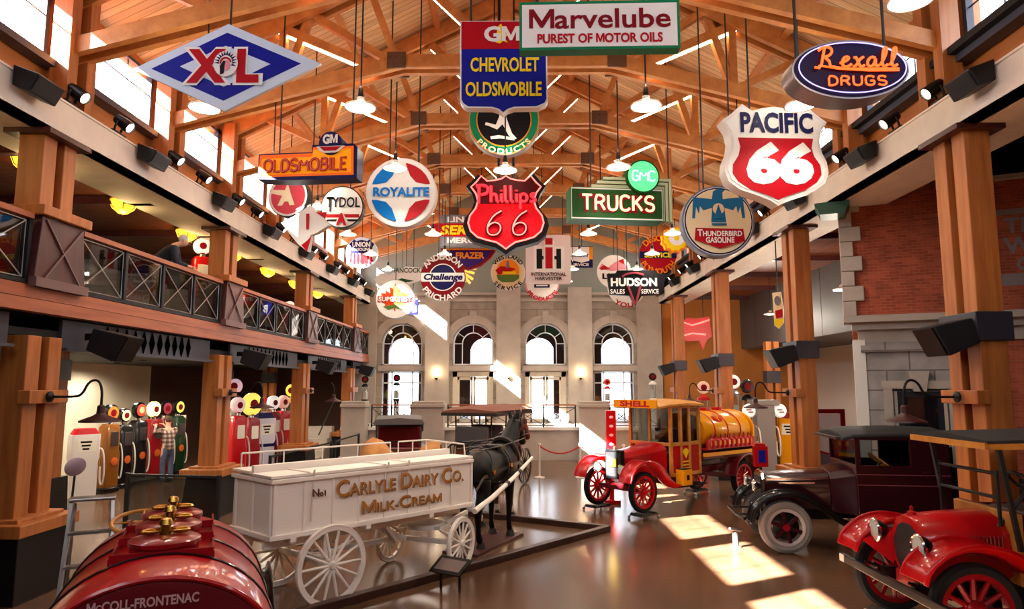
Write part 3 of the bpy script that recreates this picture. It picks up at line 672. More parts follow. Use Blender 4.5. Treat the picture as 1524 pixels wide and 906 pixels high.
# pillar speakers
def make_pspk():
    r = thing('pillar_speaker', 'x', 'speaker', (0, 0, 0), 0, 'pillar speakers')
    M = RY(-.28); B(M).prism([(-.62, -.2), (-.2, -.15), (-.2, .17), (-.7, .2)], -.24, .24).build('cabinet', M_CHARC, r, smooth=0, bevel=.015)
    B(M).prism([(-.645, -.185), (-.63, -.185), (-.7, .185), (-.715, .185)], -.21, .21).build('grille', M_BLACK, r, smooth=0)
    B().box((-.16, 0, 0), (.3, .1, .1)).build('bracket', M_BLACK, r, smooth=0); return r
pk0 = None
for i in (1, 2, 3, 4):
    for side in ('right', 'left'):
        y = PILL[i]; s = 1 if side == 'right' else -1
        loc = (XR+.18, y-.15, 3.33) if s > 0 else (XL-.16, y-.05+(1.0 if i == 1 else .8), 3.3)
        lab = 'black angled speaker on the %s pillar of the %s row' % (('', 'nearest', 'second', 'third', 'farthest')[i], side)
        if pk0 is None: pk0 = make_pspk(); pk0['label'] = lab; pk0.location = loc
        else: dup(pk0, loc, 0 if s > 0 else PI, lab)
# gooseneck lamps
M_OX = mat('oxblood_shade', '#3a1414', .4)
def make_goose():
    r = thing('gooseneck_lamp', 'x', 'wall lamp', (0, 0, 2.46), 0, 'gooseneck pillar lamps')
    B(RY(PI/2)).lathe([(.0, 0), (.07, 0), (.07, .02), (.03, .05), (0, .05)], 16).build('wall_plate', M_BLACK, r)
    B().tube(smoothpts([(0, 0, 0), (.3, 0, 0), (.42, 0, .02), (.5, 0, .2), (.62, 0, .22), (.68, 0, .1), (.68, 0, -.12)], 2), .016, 8).build('arm', M_BLACK, r)
    B(T(.68, 0, -.3)).lathe([(.02, .2), (.045, .18), (.05, .09), (.09, .06), (.24, .0), (.245, -.02), (.08, .04), (0, .06)], 24).build('shade', M_OX, r)
    B(T(.68, 0, -.27)).sphere((0, 0, 0), .04).build('bulb', M_DIFF, r); return r
g0 = None
for i in (1, 2, 3):
    for side in ('left', 'right'):
        X = XL+.06 if side == 'left' else XR-.1
        lab = 'dark gooseneck lamp on the %s pillar of the %s row' % (('', 'nearest', 'second', 'third', 'farthest')[i], side)
        if g0 is None: g0 = make_goose(); g0['label'] = lab; g0.location = (X, PILL[i]-.05, 2.46)
        else: dup(g0, (X, PILL[i]-.05, 2.46), 0 if side == 'left' else PI, lab)
# bowl lights over the balcony
M_BOWL = mat('amber_glass_bowl', '#f0b428', .4, emit=2.2, ecol='#ffbe30')
def make_bowl():
    r = thing('ceiling_bowl_light', 'x', 'ceiling light', (0, 0, 6.08), 0, 'balcony bowl lights')
    B().lathe([(0, 0), (.26, 0), (.27, -.05), (.24, -.06), (0, -.06)], 20).build('canopy', M_BRASS, r)
    B().lathe([(.0, -.3), (.08, -.29), (.19, -.2), (.24, -.07), (0, -.065)], 20).build('bowl', M_BOWL, r)
    b = B()
    for k in range(6):
        a = k*PI/3; b.tube([(.25*math.cos(a), .25*math.sin(a), -.06), (.2*math.cos(a), .2*math.sin(a), -.2), (.0, 0, -.31)], .008, 5)
    b.build('cage', M_BRASS, r)
    point('bowl_light', r, (0, 0, -.42), 16, (1, .7, .3)); return r
bl0 = None
for i in range(8):
    lab = 'amber bowl light on the balcony ceiling, %s from the near end' % ORD[i]
    p = (-7.4, 7.45+2.475*i, 6.08)
    if bl0 is None: bl0 = make_bowl(); bl0['label'] = lab; bl0.location = p
    else: dup(bl0, p, label=lab)
# wall sconces
M_WARM = mat('warm_bulb', '#ffd890', .4, emit=14, ecol='#ffd080')
sc0 = None
for i, x in enumerate((-3.37, -.47, 2.44)):
    lab = 'small glowing wall sconce on the %s of the three pilasters between the arched windows' % ('left', 'middle', 'right')[i]
    if sc0 is None:
        sc0 = thing('wall_sconce', lab, 'wall lamp', (x, YB-.28, 2.95), 0, 'end wall sconces')
        B().lathe([(0, -.12), (.03, -.1), (.06, -.02), (.05, 0), (0, 0)], 14).build('cup', M_BLACK, sc0); B().box((0, .05, -.04), (.05, .12, .05)).build('bracket', M_BLACK, sc0, smooth=0)
        B().sphere((0, 0, .07), (.06, .06, .09)).build('bulb', M_WARM, sc0); point('sconce_light', sc0, (0, -.08, .2), 14, (1, .75, .4), .05)
    else: dup(sc0, (x, YB-.28, 2.95), label=lab)
# plain pendants in the right aisle
for p, zt, lab in (((8.05, 22.0, 4.9), 6.12, 'flat white pendant lamp hanging in the right aisle before the grey wall'), ((7.55, 16.0, 4.85), 6.12, 'small pendant lamp hanging in the right aisle near the brick corner'), ((9.6, 15.5, 2.5), 4.08, 'small bell lamp hanging before the white wall')):
    ap = thing('aisle_pendant', lab, 'pendant lamp', p, 0)
    B().lathe([(.02, .12), (.05, .1), (.06, .05), (.2, .0), (.2, -.02), (0, .02)], 20).build('shade', M_SHADE, ap); B().tube([(0, 0, .1), (0, 0, zt-p[2])], .008, 5).build('cord', M_BLACK, ap); B().sphere((0, 0, -.0), (.1, .1, .04)).build('bulb', M_DIFF, ap)
    point('aisle_light', ap, (0, 0, -.2), 170, (1, .88, .72))

# downlights under the balcony
dl = None
for i, (x, y) in enumerate([(-8.2, 10.6), (-11.3, 13.5), (-11.3, 16.4), (-11.3, 19.2), (-8.2, 15.6), (-9.6, 17.4), (-8.4, 20.2), (-8.4, 23.4)]):
    lab = 'small round downlight in the gallery ceiling, %s from the near end' % ORD[i]
    if dl is None:
        dl = thing('gallery_downlight', lab, 'downlight', (x, y, 3.25), 0, 'gallery downlights'); B().lathe([(.1, 0), (.1, -.03), (.07, -.03), (.06, 0)], 16).build('ring', M_STEEL, dl); B().lathe([(0, -.012), (.06, -.01)], 16).build('lens', M_DIFF, dl); spot('gallery_light', dl, (0, 0, -.06), 260, (1, .86, .66), 2.9)
    else: dup(dl, (x, y, 3.25), label=lab)
for x, y, w_ in ((11.0, 15.0, 'nearer'), (11.0, 18.6, 'farther')): dup(dl, (x, y, 4.08), label='added downlight brightening the white right wall, the %s of two' % w_)  # both added to brighten the white wall
# ---------------------------------------------------------------- hanging signs
M_SGR = mat('sign_edge_grey', '#8b8a88', .4, metal=.4)
M_ROD = mat('black_hanger', '#15110f', .5)
def enamel(name, col, emit=0): return mat('enamel_'+name, col, .45, emit=emit, spec=.12)
E_W = enamel('white', '#ece8e4'); E_WB = enamel('ice_white', '#cfdcec'); E_R = enamel('red', '#b00a1a'); E_DR = enamel('deep_red', '#7c0a1a'); E_NAVY = enamel('navy', '#15134a'); E_BLUE = enamel('royal_blue', '#141a8c')
E_SKY = enamel('bright_blue', '#0a74c8'); E_BLK = enamel('black', '#141216'); E_Y = enamel('yellow', '#f4d316'); E_GRN = enamel('green', '#0e7a50'); E_CREAM = enamel('cream', '#f0dcb2'); E_OR = enamel('orange', '#f08a18'); E_TEAL = enamel('teal', '#1f6c9c'); E_GREY = enamel('grey', '#77757e'); E_PUR = enamel('purple', '#3a1a66'); E_OLIVE = enamel('dark_green', '#1c4a1a'); E_PINK = enamel('pink', '#e08a98')
def neon(name, col, e=5): return mat('neon_'+name, col, .4, emit=e, ecol=col)
N_OR = neon('orange', '#ff5a1c', 1.7); N_PINK = neon('pink', '#ff7a70', 1.6); N_RED = neon('red', '#ff2430', 1.5); N_WARM = neon('warm_white', '#ffc490', 1.7); N_GRN = neon('mint', '#b8ffd8', 1.6); N_LILAC = neon('lilac', '#b4a8ff', 1.4)
class Sign:
    def __init__(s, name, label, cx, cy, Y, yaw=0, group='hanging signs'):
        s.cx, s.cy = cx, cy; p = at(cx, cy, Y); s.loc = p
        s.k = ((p-Vector((0, 0, CAMH))) @ (_fw @ Vector((0, 0, -1))))/FPX
        s.root = thing(name, label, 'sign', p, yaw, group); s.lay = 0
    def p(s, x, y): return ((x-s.cx)*s.k, (s.cy-y)*s.k)
    def P(s, pts): return [s.p(*q) for q in pts]
    def body(s, pts, t=.14, m=None, name='cabinet'):
        B().prism(s.P(pts), 0, t).build(name, m or M_SGR, s.root, smooth=40); return s
    def face(s, layers, name='face'):
        b = B()
        for m, pts in layers:
            s.lay += 1; b.use(m).prism(s.P(pts), -.007*s.lay, -.007*(s.lay-1)+.0005)
        b.build(name, None, s.root, smooth=0); return s
    def txt(s, items, name='lettering'):
        s.lay += 1
        for it in items:
            m, t, h, x, y = it[:5]; kw = it[5] if len(it) > 5 else {}
            kw = dict(kw); off = kw.pop('lift', 0); b = B()
            if 'w' in kw: kw['w'] *= s.k
            b.use(m); X, Z = s.p(x, y); text(b, t, h*s.k, X, Z, -.007*s.lay-.004*off, **kw)
            b.build(name, None, s.root, smooth=0)
        return s
    def arc(s, items, name='lettering'):
        s.lay += 1
        for m, t, h, x, y, r, a, inw, span in items:
            b = B().use(m); X, Z = s.p(x, y); arctext(b, t, h*s.k, X, Z, r*s.k, a, -.007*s.lay, span, .03, inw); b.build(name, None, s.root, smooth=0)
        return s
    def hang(s, xs, ytop, up=None, r=.014):
        for x in xs:
            X, Z = s.p(x, ytop); wx = s.loc.x+X*math.cos(s.root.rotation_euler.z)
            z1 = (6.12 if wx > XR else roofz(wx)+.02)-s.loc.z
            B().tube([(X, .06, Z-.02), (X, .06, max(Z+.15, z1))], r, 6).build('hanger', M_ROD, s.root)
        return s
    def tubes(s, pls, r, m, name='neon_tubing', closed=False, y=-.05):
        b = B()
        for pl in pls: b.tube([(q[0], y, q[1]) for q in s.P(pl)], r, 6, closed)
        b.build(name, m, s.root); return s
def shield(cx, cy, w, h, half=None):
    half = half or [(0, .93), (.2, .9), (.42, .84), (.6, .97), (.8, .78), (.99, .64), (.87, .45), (.83, .25), (.86, .05), (.95, -.15), (.97, -.35), (.9, -.55), (.7, -.7), (.4, -.8), (.15, -.9), (0, -1)]
    return [(cx+x*w, cy-y*h) for x, y in half]+[(cx-x*w, cy-y*h) for x, y in reversed(half[1:-1])]
def dia(l, t, r, b): return [l, t, r, b]
# XL diamond
s = Sign('diamond_sign', 'large white and blue diamond sign with red letters X and L and a feathered head', 338, 100, 8.7)
s.body([(197, 102), (337, 32), (478, 95), (337, 168)], .05, E_WB).face([(E_BLUE, [(225, 102), (336, 46), (448, 95), (335, 152)]), (E_WB, [(268, 99), (335, 67), (403, 96), (335, 131)])])
s.txt([(E_W, 'X', 49, 308.5, 98.5, dict(bold=.085, w=50)), (E_W, 'L', 49, 368, 98.5, dict(bold=.085, w=38)), (E_R, 'X', 47, 308.5, 98.5, dict(bold=.05, w=45, lift=2)), (E_R, 'L', 47, 368, 98.5, dict(bold=.05, w=32, lift=2))])
b = B(); X, Z = s.p(338, 97); k = s.k; y = -.05
b.use(E_W).prism([(X+u*k, Z+v*k) for u, v in circ(0, 0, 18, 24, 20)], y, y+.004)
b.use(E_NAVY)
for i in range(13):
    a = math.radians(-20+i*17); c, n_ = math.cos(a), math.sin(a); b.prism([(X+(10*c-1.6*n_)*k, Z+(11*n_+1.6*c+2)*k), (X+17*c*k, Z+(18*n_+2)*k), (X+(10*c+1.6*n_)*k, Z+(11*n_-1.6*c+2)*k)], y-.006, y-.002)
b.use(E_R).prism([(X+u*k, Z+v*k) for u, v in arc(0, 1, 9, 10, 190, 10)+arc(0, 1, 6.5, 190, 10, 10)], y-.008, y-.004)
b.use(E_PINK).prism([(X+u*k, Z+v*k) for u, v in [(-3, 4), (4, 5), (6, 0), (8, -3), (6, -4), (6, -8), (3, -11), (-3, -9)]], y-.01, y-.005)
b.use(E_BLK).prism([(X+u*k, Z+v*k) for u, v in [(-3, 4), (0, 3), (-1, -6), (-2, -15), (-7, -17), (-8, -4)]], y-.012, y-.006)
b.build('emblem', None, s.root, smooth=0); s.hang((337,), 34, 8.6)
# GM banner
s = Sign('banner_sign', 'tall red and blue banner sign in yellow capitals below the white board', 749, 96, 9.6)
def ban(i): return [(684+i, 27+i*.6), (814-i, 27+i*.6), (815-i, 152-i)]+[(812-i, 158-i), (800-i, 163-i), (765, 163.5-i), (755, 167-i), (749, 172-i), (743, 167-i), (733, 163.5-i), (695+i, 163-i), (688+i, 158-i), (685+i, 152-i)]
s.body(ban(0), .16, E_W).face([(E_BLUE, ban(2.2)), (E_R, [(686.2, 29), (811.8, 29), (812.3, 72), (686.4, 72)])])
b = B().use(E_Y); X, Z = s.p(747, 50); k = s.k
b.prism([(X+u*k, Z+v*k) for u, v in [(-9, -2), (-5, 14), (-1, 17), (2, 8), (5, 2), (9, 0), (4, -6), (9, -13), (2, -10), (-3, -14), (-10, -12), (-7, -8)]], -.027, -.02); b.build('emblem', None, s.root, smooth=0); s.lay += 1
s.txt([(E_W, 'GM', 22, 747, 49, dict(bold=.04, w=54)), (E_Y, 'CHEVROLET', 21, 751, 97, dict(bold=.025, w=102)), (E_Y, 'OLDSMOBILE', 21, 749.5, 135, dict(bold=.025, w=113))]); s.hang((700, 800), 30, 8.6)
# white motor oil board
s = Sign('rectangular_sign', 'wide white motor oil board with dark red wording and a green edge', 892, 37, 7.9, -.02)
s.body(rect(773, 75, 1011, -1), .16, E_GRN).face([(E_W, rect(777, 71, 1007, 4))])
s.txt([(E_DR, 'Marvelube', 30, 892, 27, dict(bold=.018, w=212)), (E_R, 'PUREST OF MOTOR OILS', 14, 892, 58, dict(bold=.035, w=186))])
s.hang((800, 985), 3, 8.0)
# purple neon oval
s = Sign('neon_oval_sign', 'dark purple oval drugstore sign with orange neon script', 1266, 103, 8.0)
s.body(circ(1266, 103, 87, 56, 46), .34, mat('dull_steel_rim', '#8a8488', .35, metal=.8)).face([(enamel('deep_violet', '#1c0e3a'), circ(1266, 103, 84, 56, 43))])
s.tubes([circ(1266, 103, 79, 60, 39)], .008, N_LILAC, 'neon_border', True)
b = B(); X, Z = s.p(1272, 88); strokes(b, 'rexajj', 30*s.k, X, Z, -.06, w=118*s.k, gap=.1, r=.017, shear=.12, rot=0); b.build('neon_script', N_OR, s.root)
s.tubes([[(1216, 100), (1230, 102), (1244, 105), (1290, 108), (1334, 108)], [(1236, 101), (1256, 105), (1334, 105)]], .012, N_OR, 'neon_underline')
b = B(); X, Z = s.p(1271.5, 124); strokes(b, 'DRUGS', 14*s.k, X, Z, -.06, w=84*s.k, gap=.3, r=.013); b.build('neon_capitals', N_OR, s.root); s.hang((1190, 1322), 80, 7.9, .02)
# white and red shield
s = Sign('shield_sign', 'white and red shield sign with a black word above a white 66', 1155, 229, 9.9, .06)
s.body(shield(1155, 229, 81, 79), .24, mat('translucent_white', '#e4dcd8', .4)).face([(E_W, shield(1155, 229, 76, 74)), (E_R, [(1098, 205), (1212, 205), (1209, 219), (1212, 232), (1221, 246), (1222, 260), (1214, 272), (1196, 284), (1172, 292), (1155, 299), (1138, 292), (1114, 284), (1096, 272), (1088, 260), (1089, 246), (1098, 232), (1101, 219)])])
s.txt([(E_NAVY, 'PACIFIC', 29, 1157, 181, dict(bold=.035, w=112)), (E_W, '66', 54, 1157, 244, dict(bold=.06, w=98, shear=.12))]); s.hang((1120, 1195), 155, 8.0)
# thunderbird disc
s = Sign('round_sign', 'round cream sign with a blue bird above a red ribbon', 1069, 329, 11.2)
s.body(circ(1069, 329, 54), .2, mat('blue_grey_rim', '#6a7488', .35, metal=.5)).face([(E_W, circ(1069, 329, 51.5)), (E_NAVY, circ(1069, 329, 50.5)), (E_CREAM, circ(1069, 329, 48.5))])
s.face([(E_TEAL, [(1032, 293), (1060, 296), (1062, 284), (1069, 280), (1080, 282), (1076, 286), (1076, 296), (1106, 293), (1108, 325), (1104, 325), (1102, 307), (1098, 318), (1096, 306), (1091, 313), (1078, 309), (1080, 331), (1058, 331), (1060, 309), (1047, 313), (1042, 306), (1040, 318), (1036, 307), (1034, 325), (1030, 325)]), (E_CREAM, circ(1069, 311, 8.5, 20)), (E_TEAL, [(1069, 304), (1076, 326), (1062, 326)]), (E_TEAL, rect(1058, 336, 1080, 333)), (E_R, [(1034, 340), (1104, 342), (1106, 360), (1069, 371), (1032, 358)])], 'bird_emblem')
s.txt([(E_W, 'THUNDERBIRD', 10, 1069, 347.5, dict(bold=.03, w=66, small='first')), (E_W, 'GASOLINE', 8, 1069, 358.5, dict(bold=.03, w=42))]); s.hang((1050, 1092), 282, 8.0)
# orange neon car sign
s = Sign('neon_box_sign', 'long orange neon sign with a dark round crest on its upper right', 456, 243, 11.2, -.1)
s.body([(381, 265), (381, 226), (464, 226), (464, 215), (528, 215), (534, 221), (534, 268), (432, 268)], .3, E_NAVY).face([(N_WARM if 0 else enamel('tangerine', '#ee6a1c', .25), [(383, 262), (383, 228), (465, 228), (466, 219), (528, 219), (529, 263)]), (enamel('amber', '#f59a12', .35), [(387, 259), (387, 234), (465, 234), (467, 223), (524, 223), (525, 259)])])
b = B(); X, Z = s.p(456, 246.5); strokes(b, 'OLDSMOBILE', 18*s.k, X, Z, -.05, w=127*s.k, gap=.22, r=.026); b.build('neon_letters', neon('dull_orange', '#a8280c', .25), s.root)
b = B().use(E_NAVY).prism(s.P(circ(494, 215, 17.5)), -.06, .25); b.use(E_W).prism(s.P([(473, 220), (516, 220), (508, 228), (502, 230), (486, 230), (480, 228)]), -.07, -.05); b.use(E_R).prism(s.P([(478, 221), (511, 221), (503, 227), (485, 227)]), -.08, -.06); b.use(E_W); text(b, 'GM', 13*s.k, *s.p(494, 209), -.07, w=23*s.k, bold=.05); b.build('crest', None, s.root, smooth=0)
s.hang((411, 524), 228, 8.0)
# A disc and TYDOL disc
s = Sign('round_sign', 'faded red round sign with a cream letter A and wings, under the orange neon sign', 429, 292, 15.0, -.15)
s.body(circ(429, 292, 31.5), .2, M_BLACK).face([(E_W, circ(429, 292, 30)), (enamel('faded_red', '#c8404a'), circ(429, 292, 27)), (E_CREAM, [(401, 281), (424, 283), (428, 272), (434, 290), (440, 306), (432, 306), (430, 300), (424, 300), (420, 306), (413, 306), (420, 291), (402, 287)])])
s.hang((429,), 264, 8.0)
s = Sign('round_sign', 'round white sign with black capitals over a small red A and bars', 509, 308, 15.0)
s.body(circ(509, 308, 32), .2, M_BLACK).face([(E_W, circ(509, 308, 30.3)), (E_R, rect(486, 324, 535, 319)), (E_BLK, rect(487, 330, 533, 327)), (E_W, [(500, 332), (510, 316), (520, 332)])])
s.txt([(E_BLK, 'TYDOL', 15, 511, 301, dict(bold=.02, w=50)), (E_BLK, 'T', 22, 492, 304, dict(bold=.02, w=9)), (E_R, 'A', 17, 509, 327, dict(bold=.05, w=13, lift=1))]); s.hang((477, 520), 290, 8.0)
# sunlit white arrow sign
s = Sign('arrow_sign', 'brightly sunlit white winged sign with red arrow points over the left fascia', 455, 335, 13.4, -.3)
s.body([(412, 328), (436, 319), (461, 305), (494, 338), (474, 348), (463, 351), (459, 375), (442, 362), (424, 343)], .12, E_W).face([(E_R, [(449, 365), (458, 359), (466, 352), (459, 375)]), (E_R, [(472, 317), (491, 318), (489, 328)]), (E_R, [(456, 318), (461, 318), (461, 342), (457, 342)])]); s.hang((461,), 307, 8.0)
# star disc
s = Sign('round_sign', 'round white rimmed sign with a four point star over blue and red quarters', 597, 286, 12.9)
s.body(circ(597, 286, 52.5), .26, mat('translucent_white', '#e4dcd8', .4)).face([(E_W, circ(597, 286, 50.5))])
q = [(1, 1, E_R), (-1, 1, E_SKY), (-1, -1, E_SKY), (1, -1, E_R)]; L = []
for sx, sy, m in q:
    L.append((m, [(597+sx*6, 286-sy*44), (597+sx*13, 286-sy*25), (597+sx*22, 286-sy*15), (597+sx*36, 286-sy*12), (597+sx*43, 286-sy*12)]+[(597+sx*45*math.cos(math.radians(a)), 286-sy*45*math.sin(math.radians(a))) for a in (22, 35, 48, 60, 72, 80)]))
for l_ in L: s.face([l_], 'star_quarter')
s.txt([(E_SKY, 'ROYALITE', 13, 597, 286, dict(bold=.04, w=84))]); s.hang((578, 622), 240, 8.3)
# union shield
s = Sign('round_sign', 'pale lens shaped sign with a blue and red striped shield', 538, 376, 22.0)
s.body(circ(538, 376, 23.5), .2, E_WB).face([(E_NAVY, shield(538, 377, 19, 22)), (E_W, [(520.5, 377), (555.5, 377), (556, 385), (550, 393), (538, 399), (526, 393), (520, 385)])]+[(E_R, rect(521+k*5.2, 391+(2 if 1 <= k <= 5 else 0), 523.8+k*5.2, 377)) for k in range(7)])
s.txt([(E_W, 'UNION', 7, 538, 364, dict(bold=.04, w=27)), (E_W, 'GASOLINE', 4, 538, 371.5, dict(bold=.04, w=28))]); s.hang((538,), 354, 7.9)
# red neon shield
s = Sign('neon_shield_sign', 'glowing red and black neon shield sign at the centre of the hall', 753, 316, 12.9)
ph = [(0, .98), (.12, .9), (.3, .86), (.5, .84), (.66, .98), (.8, .8), (.93, .68), (.8, .5), (.74, .3), (.8, .1), (.95, -.1), (1, -.3), (.93, -.52), (.75, -.68), (.5, -.76), (.25, -.82), (.1, -.92), (0, -1)]
s.body(shield(753, 318, 64, 62, ph), .3, E_BLK).face([(enamel('black_red', '#45060c'), shield(753, 316, 58, 57, ph)), (mat('glowing_red_enamel', '#b00614', .5, emit=.3, ecol='#ff0818', spec=.1), [(709, 303), (797, 303), (799, 312), (806, 322), (809, 333), (804, 344), (793, 353), (778, 358), (766, 361), (758, 366), (753, 371), (748, 366), (740, 361), (728, 358), (713, 353), (702, 344), (697, 333), (700, 322), (707, 312)])])
s.tubes([shield(753, 316, 56, 56, ph)], .016, N_PINK, 'neon_border', True)
b = B(); X, Z = s.p(753, 289); strokes(b, 'Phillips', 25*s.k, X, Z, -.06, w=90*s.k, gap=.1, r=.03); b.build('neon_script', N_RED, s.root)
b = B(); X, Z = s.p(753, 334); strokes(b, '66', 37*s.k, X, Z, -.075, w=58*s.k, gap=.5, r=.04, shear=.15); b.build('neon_shadow', E_DR, s.root)
b = B(); strokes(b, '66', 37*s.k, X, Z, -.1, w=58*s.k, gap=.5, r=.018, shear=.15); b.build('neon_numerals', N_PINK, s.root)
s.hang((742, 764), 262, 8.4, .03)
# green trucks sign
s = Sign('neon_box_sign', 'green stepped neon sign with a glowing round mint badge on top', 917, 303, 12.8, .12)
s.body(rect(848, 328, 990, 279), .42, E_GRN)
b = B()
for k in range(3):
    for (x0, y0, x1, y1) in ((880+k*9, 279-k*6.2, 990+k*5, 274.5-k*6.2), (987.5+k*5.6, 328, 991.5+k*5.6, 274.5-k*6.2)):
        b.use(mat('pale_green_band', '#a8b08a', .4)).prism(s.P(rect(x0, y0, x1, y1)), 0, .3)
    b.use(E_OLIVE).prism(s.P(rect(880+k*9, 275-k*6.2, 992+k*5.6, 273-k*6.2)), .05, .3).prism(s.P(rect(991.5+k*5.6, 328, 993.2+k*5.6, 274-k*6.2)), .05, .3)
b.build('stepped_frame', None, s.root, smooth=0)
s.face([(E_W, rect(849, 327, 988, 280)), (E_OLIVE, rect(850, 325, 987, 282))])
b = B(); X, Z = s.p(919, 303); b.use(E_DR); text(b, 'TRUCKS', 25*s.k, X, Z, -.022, w=114*s.k, bold=.05); b.build('lettering', None, s.root, smooth=0)
b = B(); strokes(b, 'TRUCKS', 22*s.k, X, Z, -.06, w=108*s.k, gap=.28, r=.024); b.build('neon_letters', N_WARM, s.root)
M_MINT = mat('glowing_mint_disc', '#4fd882', .4, emit=.75, ecol='#52e08a')
b = B().use(E_OLIVE).prism(s.P(circ(957, 262, 25.5)), -.09, .3); b.use(M_MINT).prism(s.P(circ(957, 262, 23)), -.1, -.09); b.build('round_badge', None, s.root, smooth=40)
b = B(); X, Z = s.p(957, 262); strokes(b, 'GMC', 15*s.k, X, Z, -.13, w=34*s.k, gap=.14, r=.013); b.build('badge_neon', N_GRN, s.root); s.hang((880, 1000), 275, 8.1)
# runner disc behind the banner
s = Sign('round_sign', 'round black sign with green ring and white running figure, half hidden behind the banner', 750, 179, 12.2)
s.body(circ(750, 179, 53.5), .2, M_SGR).face([(E_OR, circ(750, 179, 52.5)), (E_GRN, circ(750, 179, 51)), (E_OR, circ(750, 179, 41)), (E_BLK, circ(750, 179, 39.5))])
s.face([(E_W, [(744, 172), (752, 170), (757, 186), (762, 200), (769, 208), (764, 210), (757, 203), (748, 186), (740, 194), (727, 188), (722, 187), (723, 183), (731, 185), (738, 187)]), (E_W, [(730, 205), (742, 203), (760, 206), (766, 211), (745, 208), (731, 209)]), (E_W, [(742, 150), (750, 146), (756, 156), (753, 171), (743, 173)]), (E_W, circ(753, 141, 5, 14)), (E_W, [(754, 156), (768, 162), (772, 156), (774, 158), (769, 167), (753, 161)])], 'runner_emblem')
s.arc([(E_CREAM, 'PRODUCTS', 8, 750, 179, 49.5, -90, True, 100)]); s.hang((735, 765), 128, 8.5)
# lincoln / service / mercury
s = Sign('stacked_sign', 'grey dealer sign with a red arrow band in yellow letters, left of the neon shield', 702, 343, 20.6)
s.body(rect(655, 367, 748, 319), .2, E_GREY).face([(E_GREY, rect(656, 366, 747, 320)), (E_R, [(638, 334), (650, 332), (748, 332), (748, 352), (652, 352)])])
s.txt([(E_W, 'LINCOLN', 8, 702, 326, dict(bold=.03, w=74)), (E_Y, 'SERVICE', 13, 700, 342, dict(bold=.04, w=90, shear=.25)), (E_W, 'MERCURY', 8, 702, 358, dict(bold=.04, w=74))]); s.hang((658, 740), 320, 7.9)
# frazer
s = Sign('shield_sign', 'purple pointed sign with an orange scalloped top below the grey dealer sign', 697, 384, 22.2)
s.body([(655, 369), (740, 369), (730, 384), (715, 396), (697, 402), (679, 396), (664, 384)], .2, E_DR).face([(E_PUR, [(662, 373), (733, 373), (725, 384), (712, 393), (697, 398), (682, 393), (669, 384)]), (E_OR, rect(660, 371.5, 735, 369.5))])
s.txt([(E_OR, 'FRAZER', 9, 699, 380, dict(bold=.04, w=42))]); s.hang((680, 716), 370, 7.9)
s = Sign('sunburst_sign', 'fan of orange neon rays beside the red disc with a white band', 690, 404, 24.0)
s.body(circ(684, 404, 12, 20), .15, E_DR).tubes([[(690, 395), (708, 391)], [(692, 399), (709, 400)], [(692, 403), (706, 407)], [(691, 407), (704, 416)], [(690, 410), (700, 422)]], .045, neon('amber', '#ffa040', 1.6)); s.hang((684,), 393, 7.6)
# challenge disc
s = Sign('round_sign', 'round red sign with a white band across a blue centre', 659, 412.5, 18.5)
s.body(circ(659, 412.5, 33.5), .2, E_DR).face([(E_DR, circ(659, 412.5, 33)), (E_W, circ(659, 412.5, 20.5)), (E_NAVY, circ(659, 412.5, 19)), (E_W, [(627, 406), (691, 406), (692, 413), (691, 419), (627, 419), (626, 413)])])
s.txt([(E_NAVY, 'Challenge', 8.5, 659, 412, dict(bold=.045, w=58, shear=.2))]); s.arc([(E_W, 'ANDERSON', 8.5, 659, 412.5, 31, 90, False, 120), (E_W, 'PRICHARD', 8.5, 659, 412.5, 31, -90, True, 120)]); s.hang((652, 668), 382, 7.9)
# maple leaf disc
s = Sign('round_sign', 'round white sign with a red and orange maple leaf', 588, 445, 21.0)
leaf = [(0, 24), (4, 15), (9, 18), (8, 8), (16, 13), (15, 8), (24, 8), (20, 2), (26, -2), (16, -9), (17, -13), (4, -11), (1, -12), (1, -20), (-1, -20), (-1, -12), (-4, -11), (-17, -13), (-16, -9), (-26, -2), (-20, 2), (-24, 8), (-15, 8), (-16, 13), (-8, 8), (-9, 18), (-4, 15)]
s.body(circ(588, 445, 29.5), .2, M_SGR).face([(E_W, circ(588, 445, 28.5)), (enamel('vermilion', '#d8461c'), [(588+x*.9, 444-y*.95) for x, y in leaf]), (enamel('leaf_green', '#5a7a3a'), [(570, 456), (588, 453), (606, 456), (598, 461), (588, 458), (578, 461)])])
s.txt([(E_R, 'SUPERTEST', 8, 588, 445, dict(bold=.06, w=52)), (E_W, 'SUPERTEST', 6.5, 588, 445, dict(bold=.02, w=49, lift=1))]); s.hang((588,), 418, 7.9)
# aircraft shaped white sign
s = Sign('rooster_sign', 'sunlit white rooster tail sign with green lettering behind the maple leaf disc', 597, 412, 22.5)
s.body([(556, 415), (566, 406), (580, 408), (604, 396), (626, 398), (628, 416), (610, 422), (596, 436), (580, 432), (562, 424)], .12, E_W).txt([(E_OLIVE, 'HANCOCK', 7, 604, 402, dict(bold=.02, w=44))]).face([(E_OLIVE, [(582, 420), (598, 414), (616, 418), (600, 421)])]); s.hang((604,), 398, 7.9)
s = Sign('square_sign', 'small dark blue square sign peeping out behind the maple leaf disc', 618, 457, 23.5)
s.body(rect(607, 468, 622, 445), .12, E_NAVY).txt([(E_W, 'B', 11, 617, 459, dict(bold=.03, w=7))]); s.hang((614,), 446, 7.6)
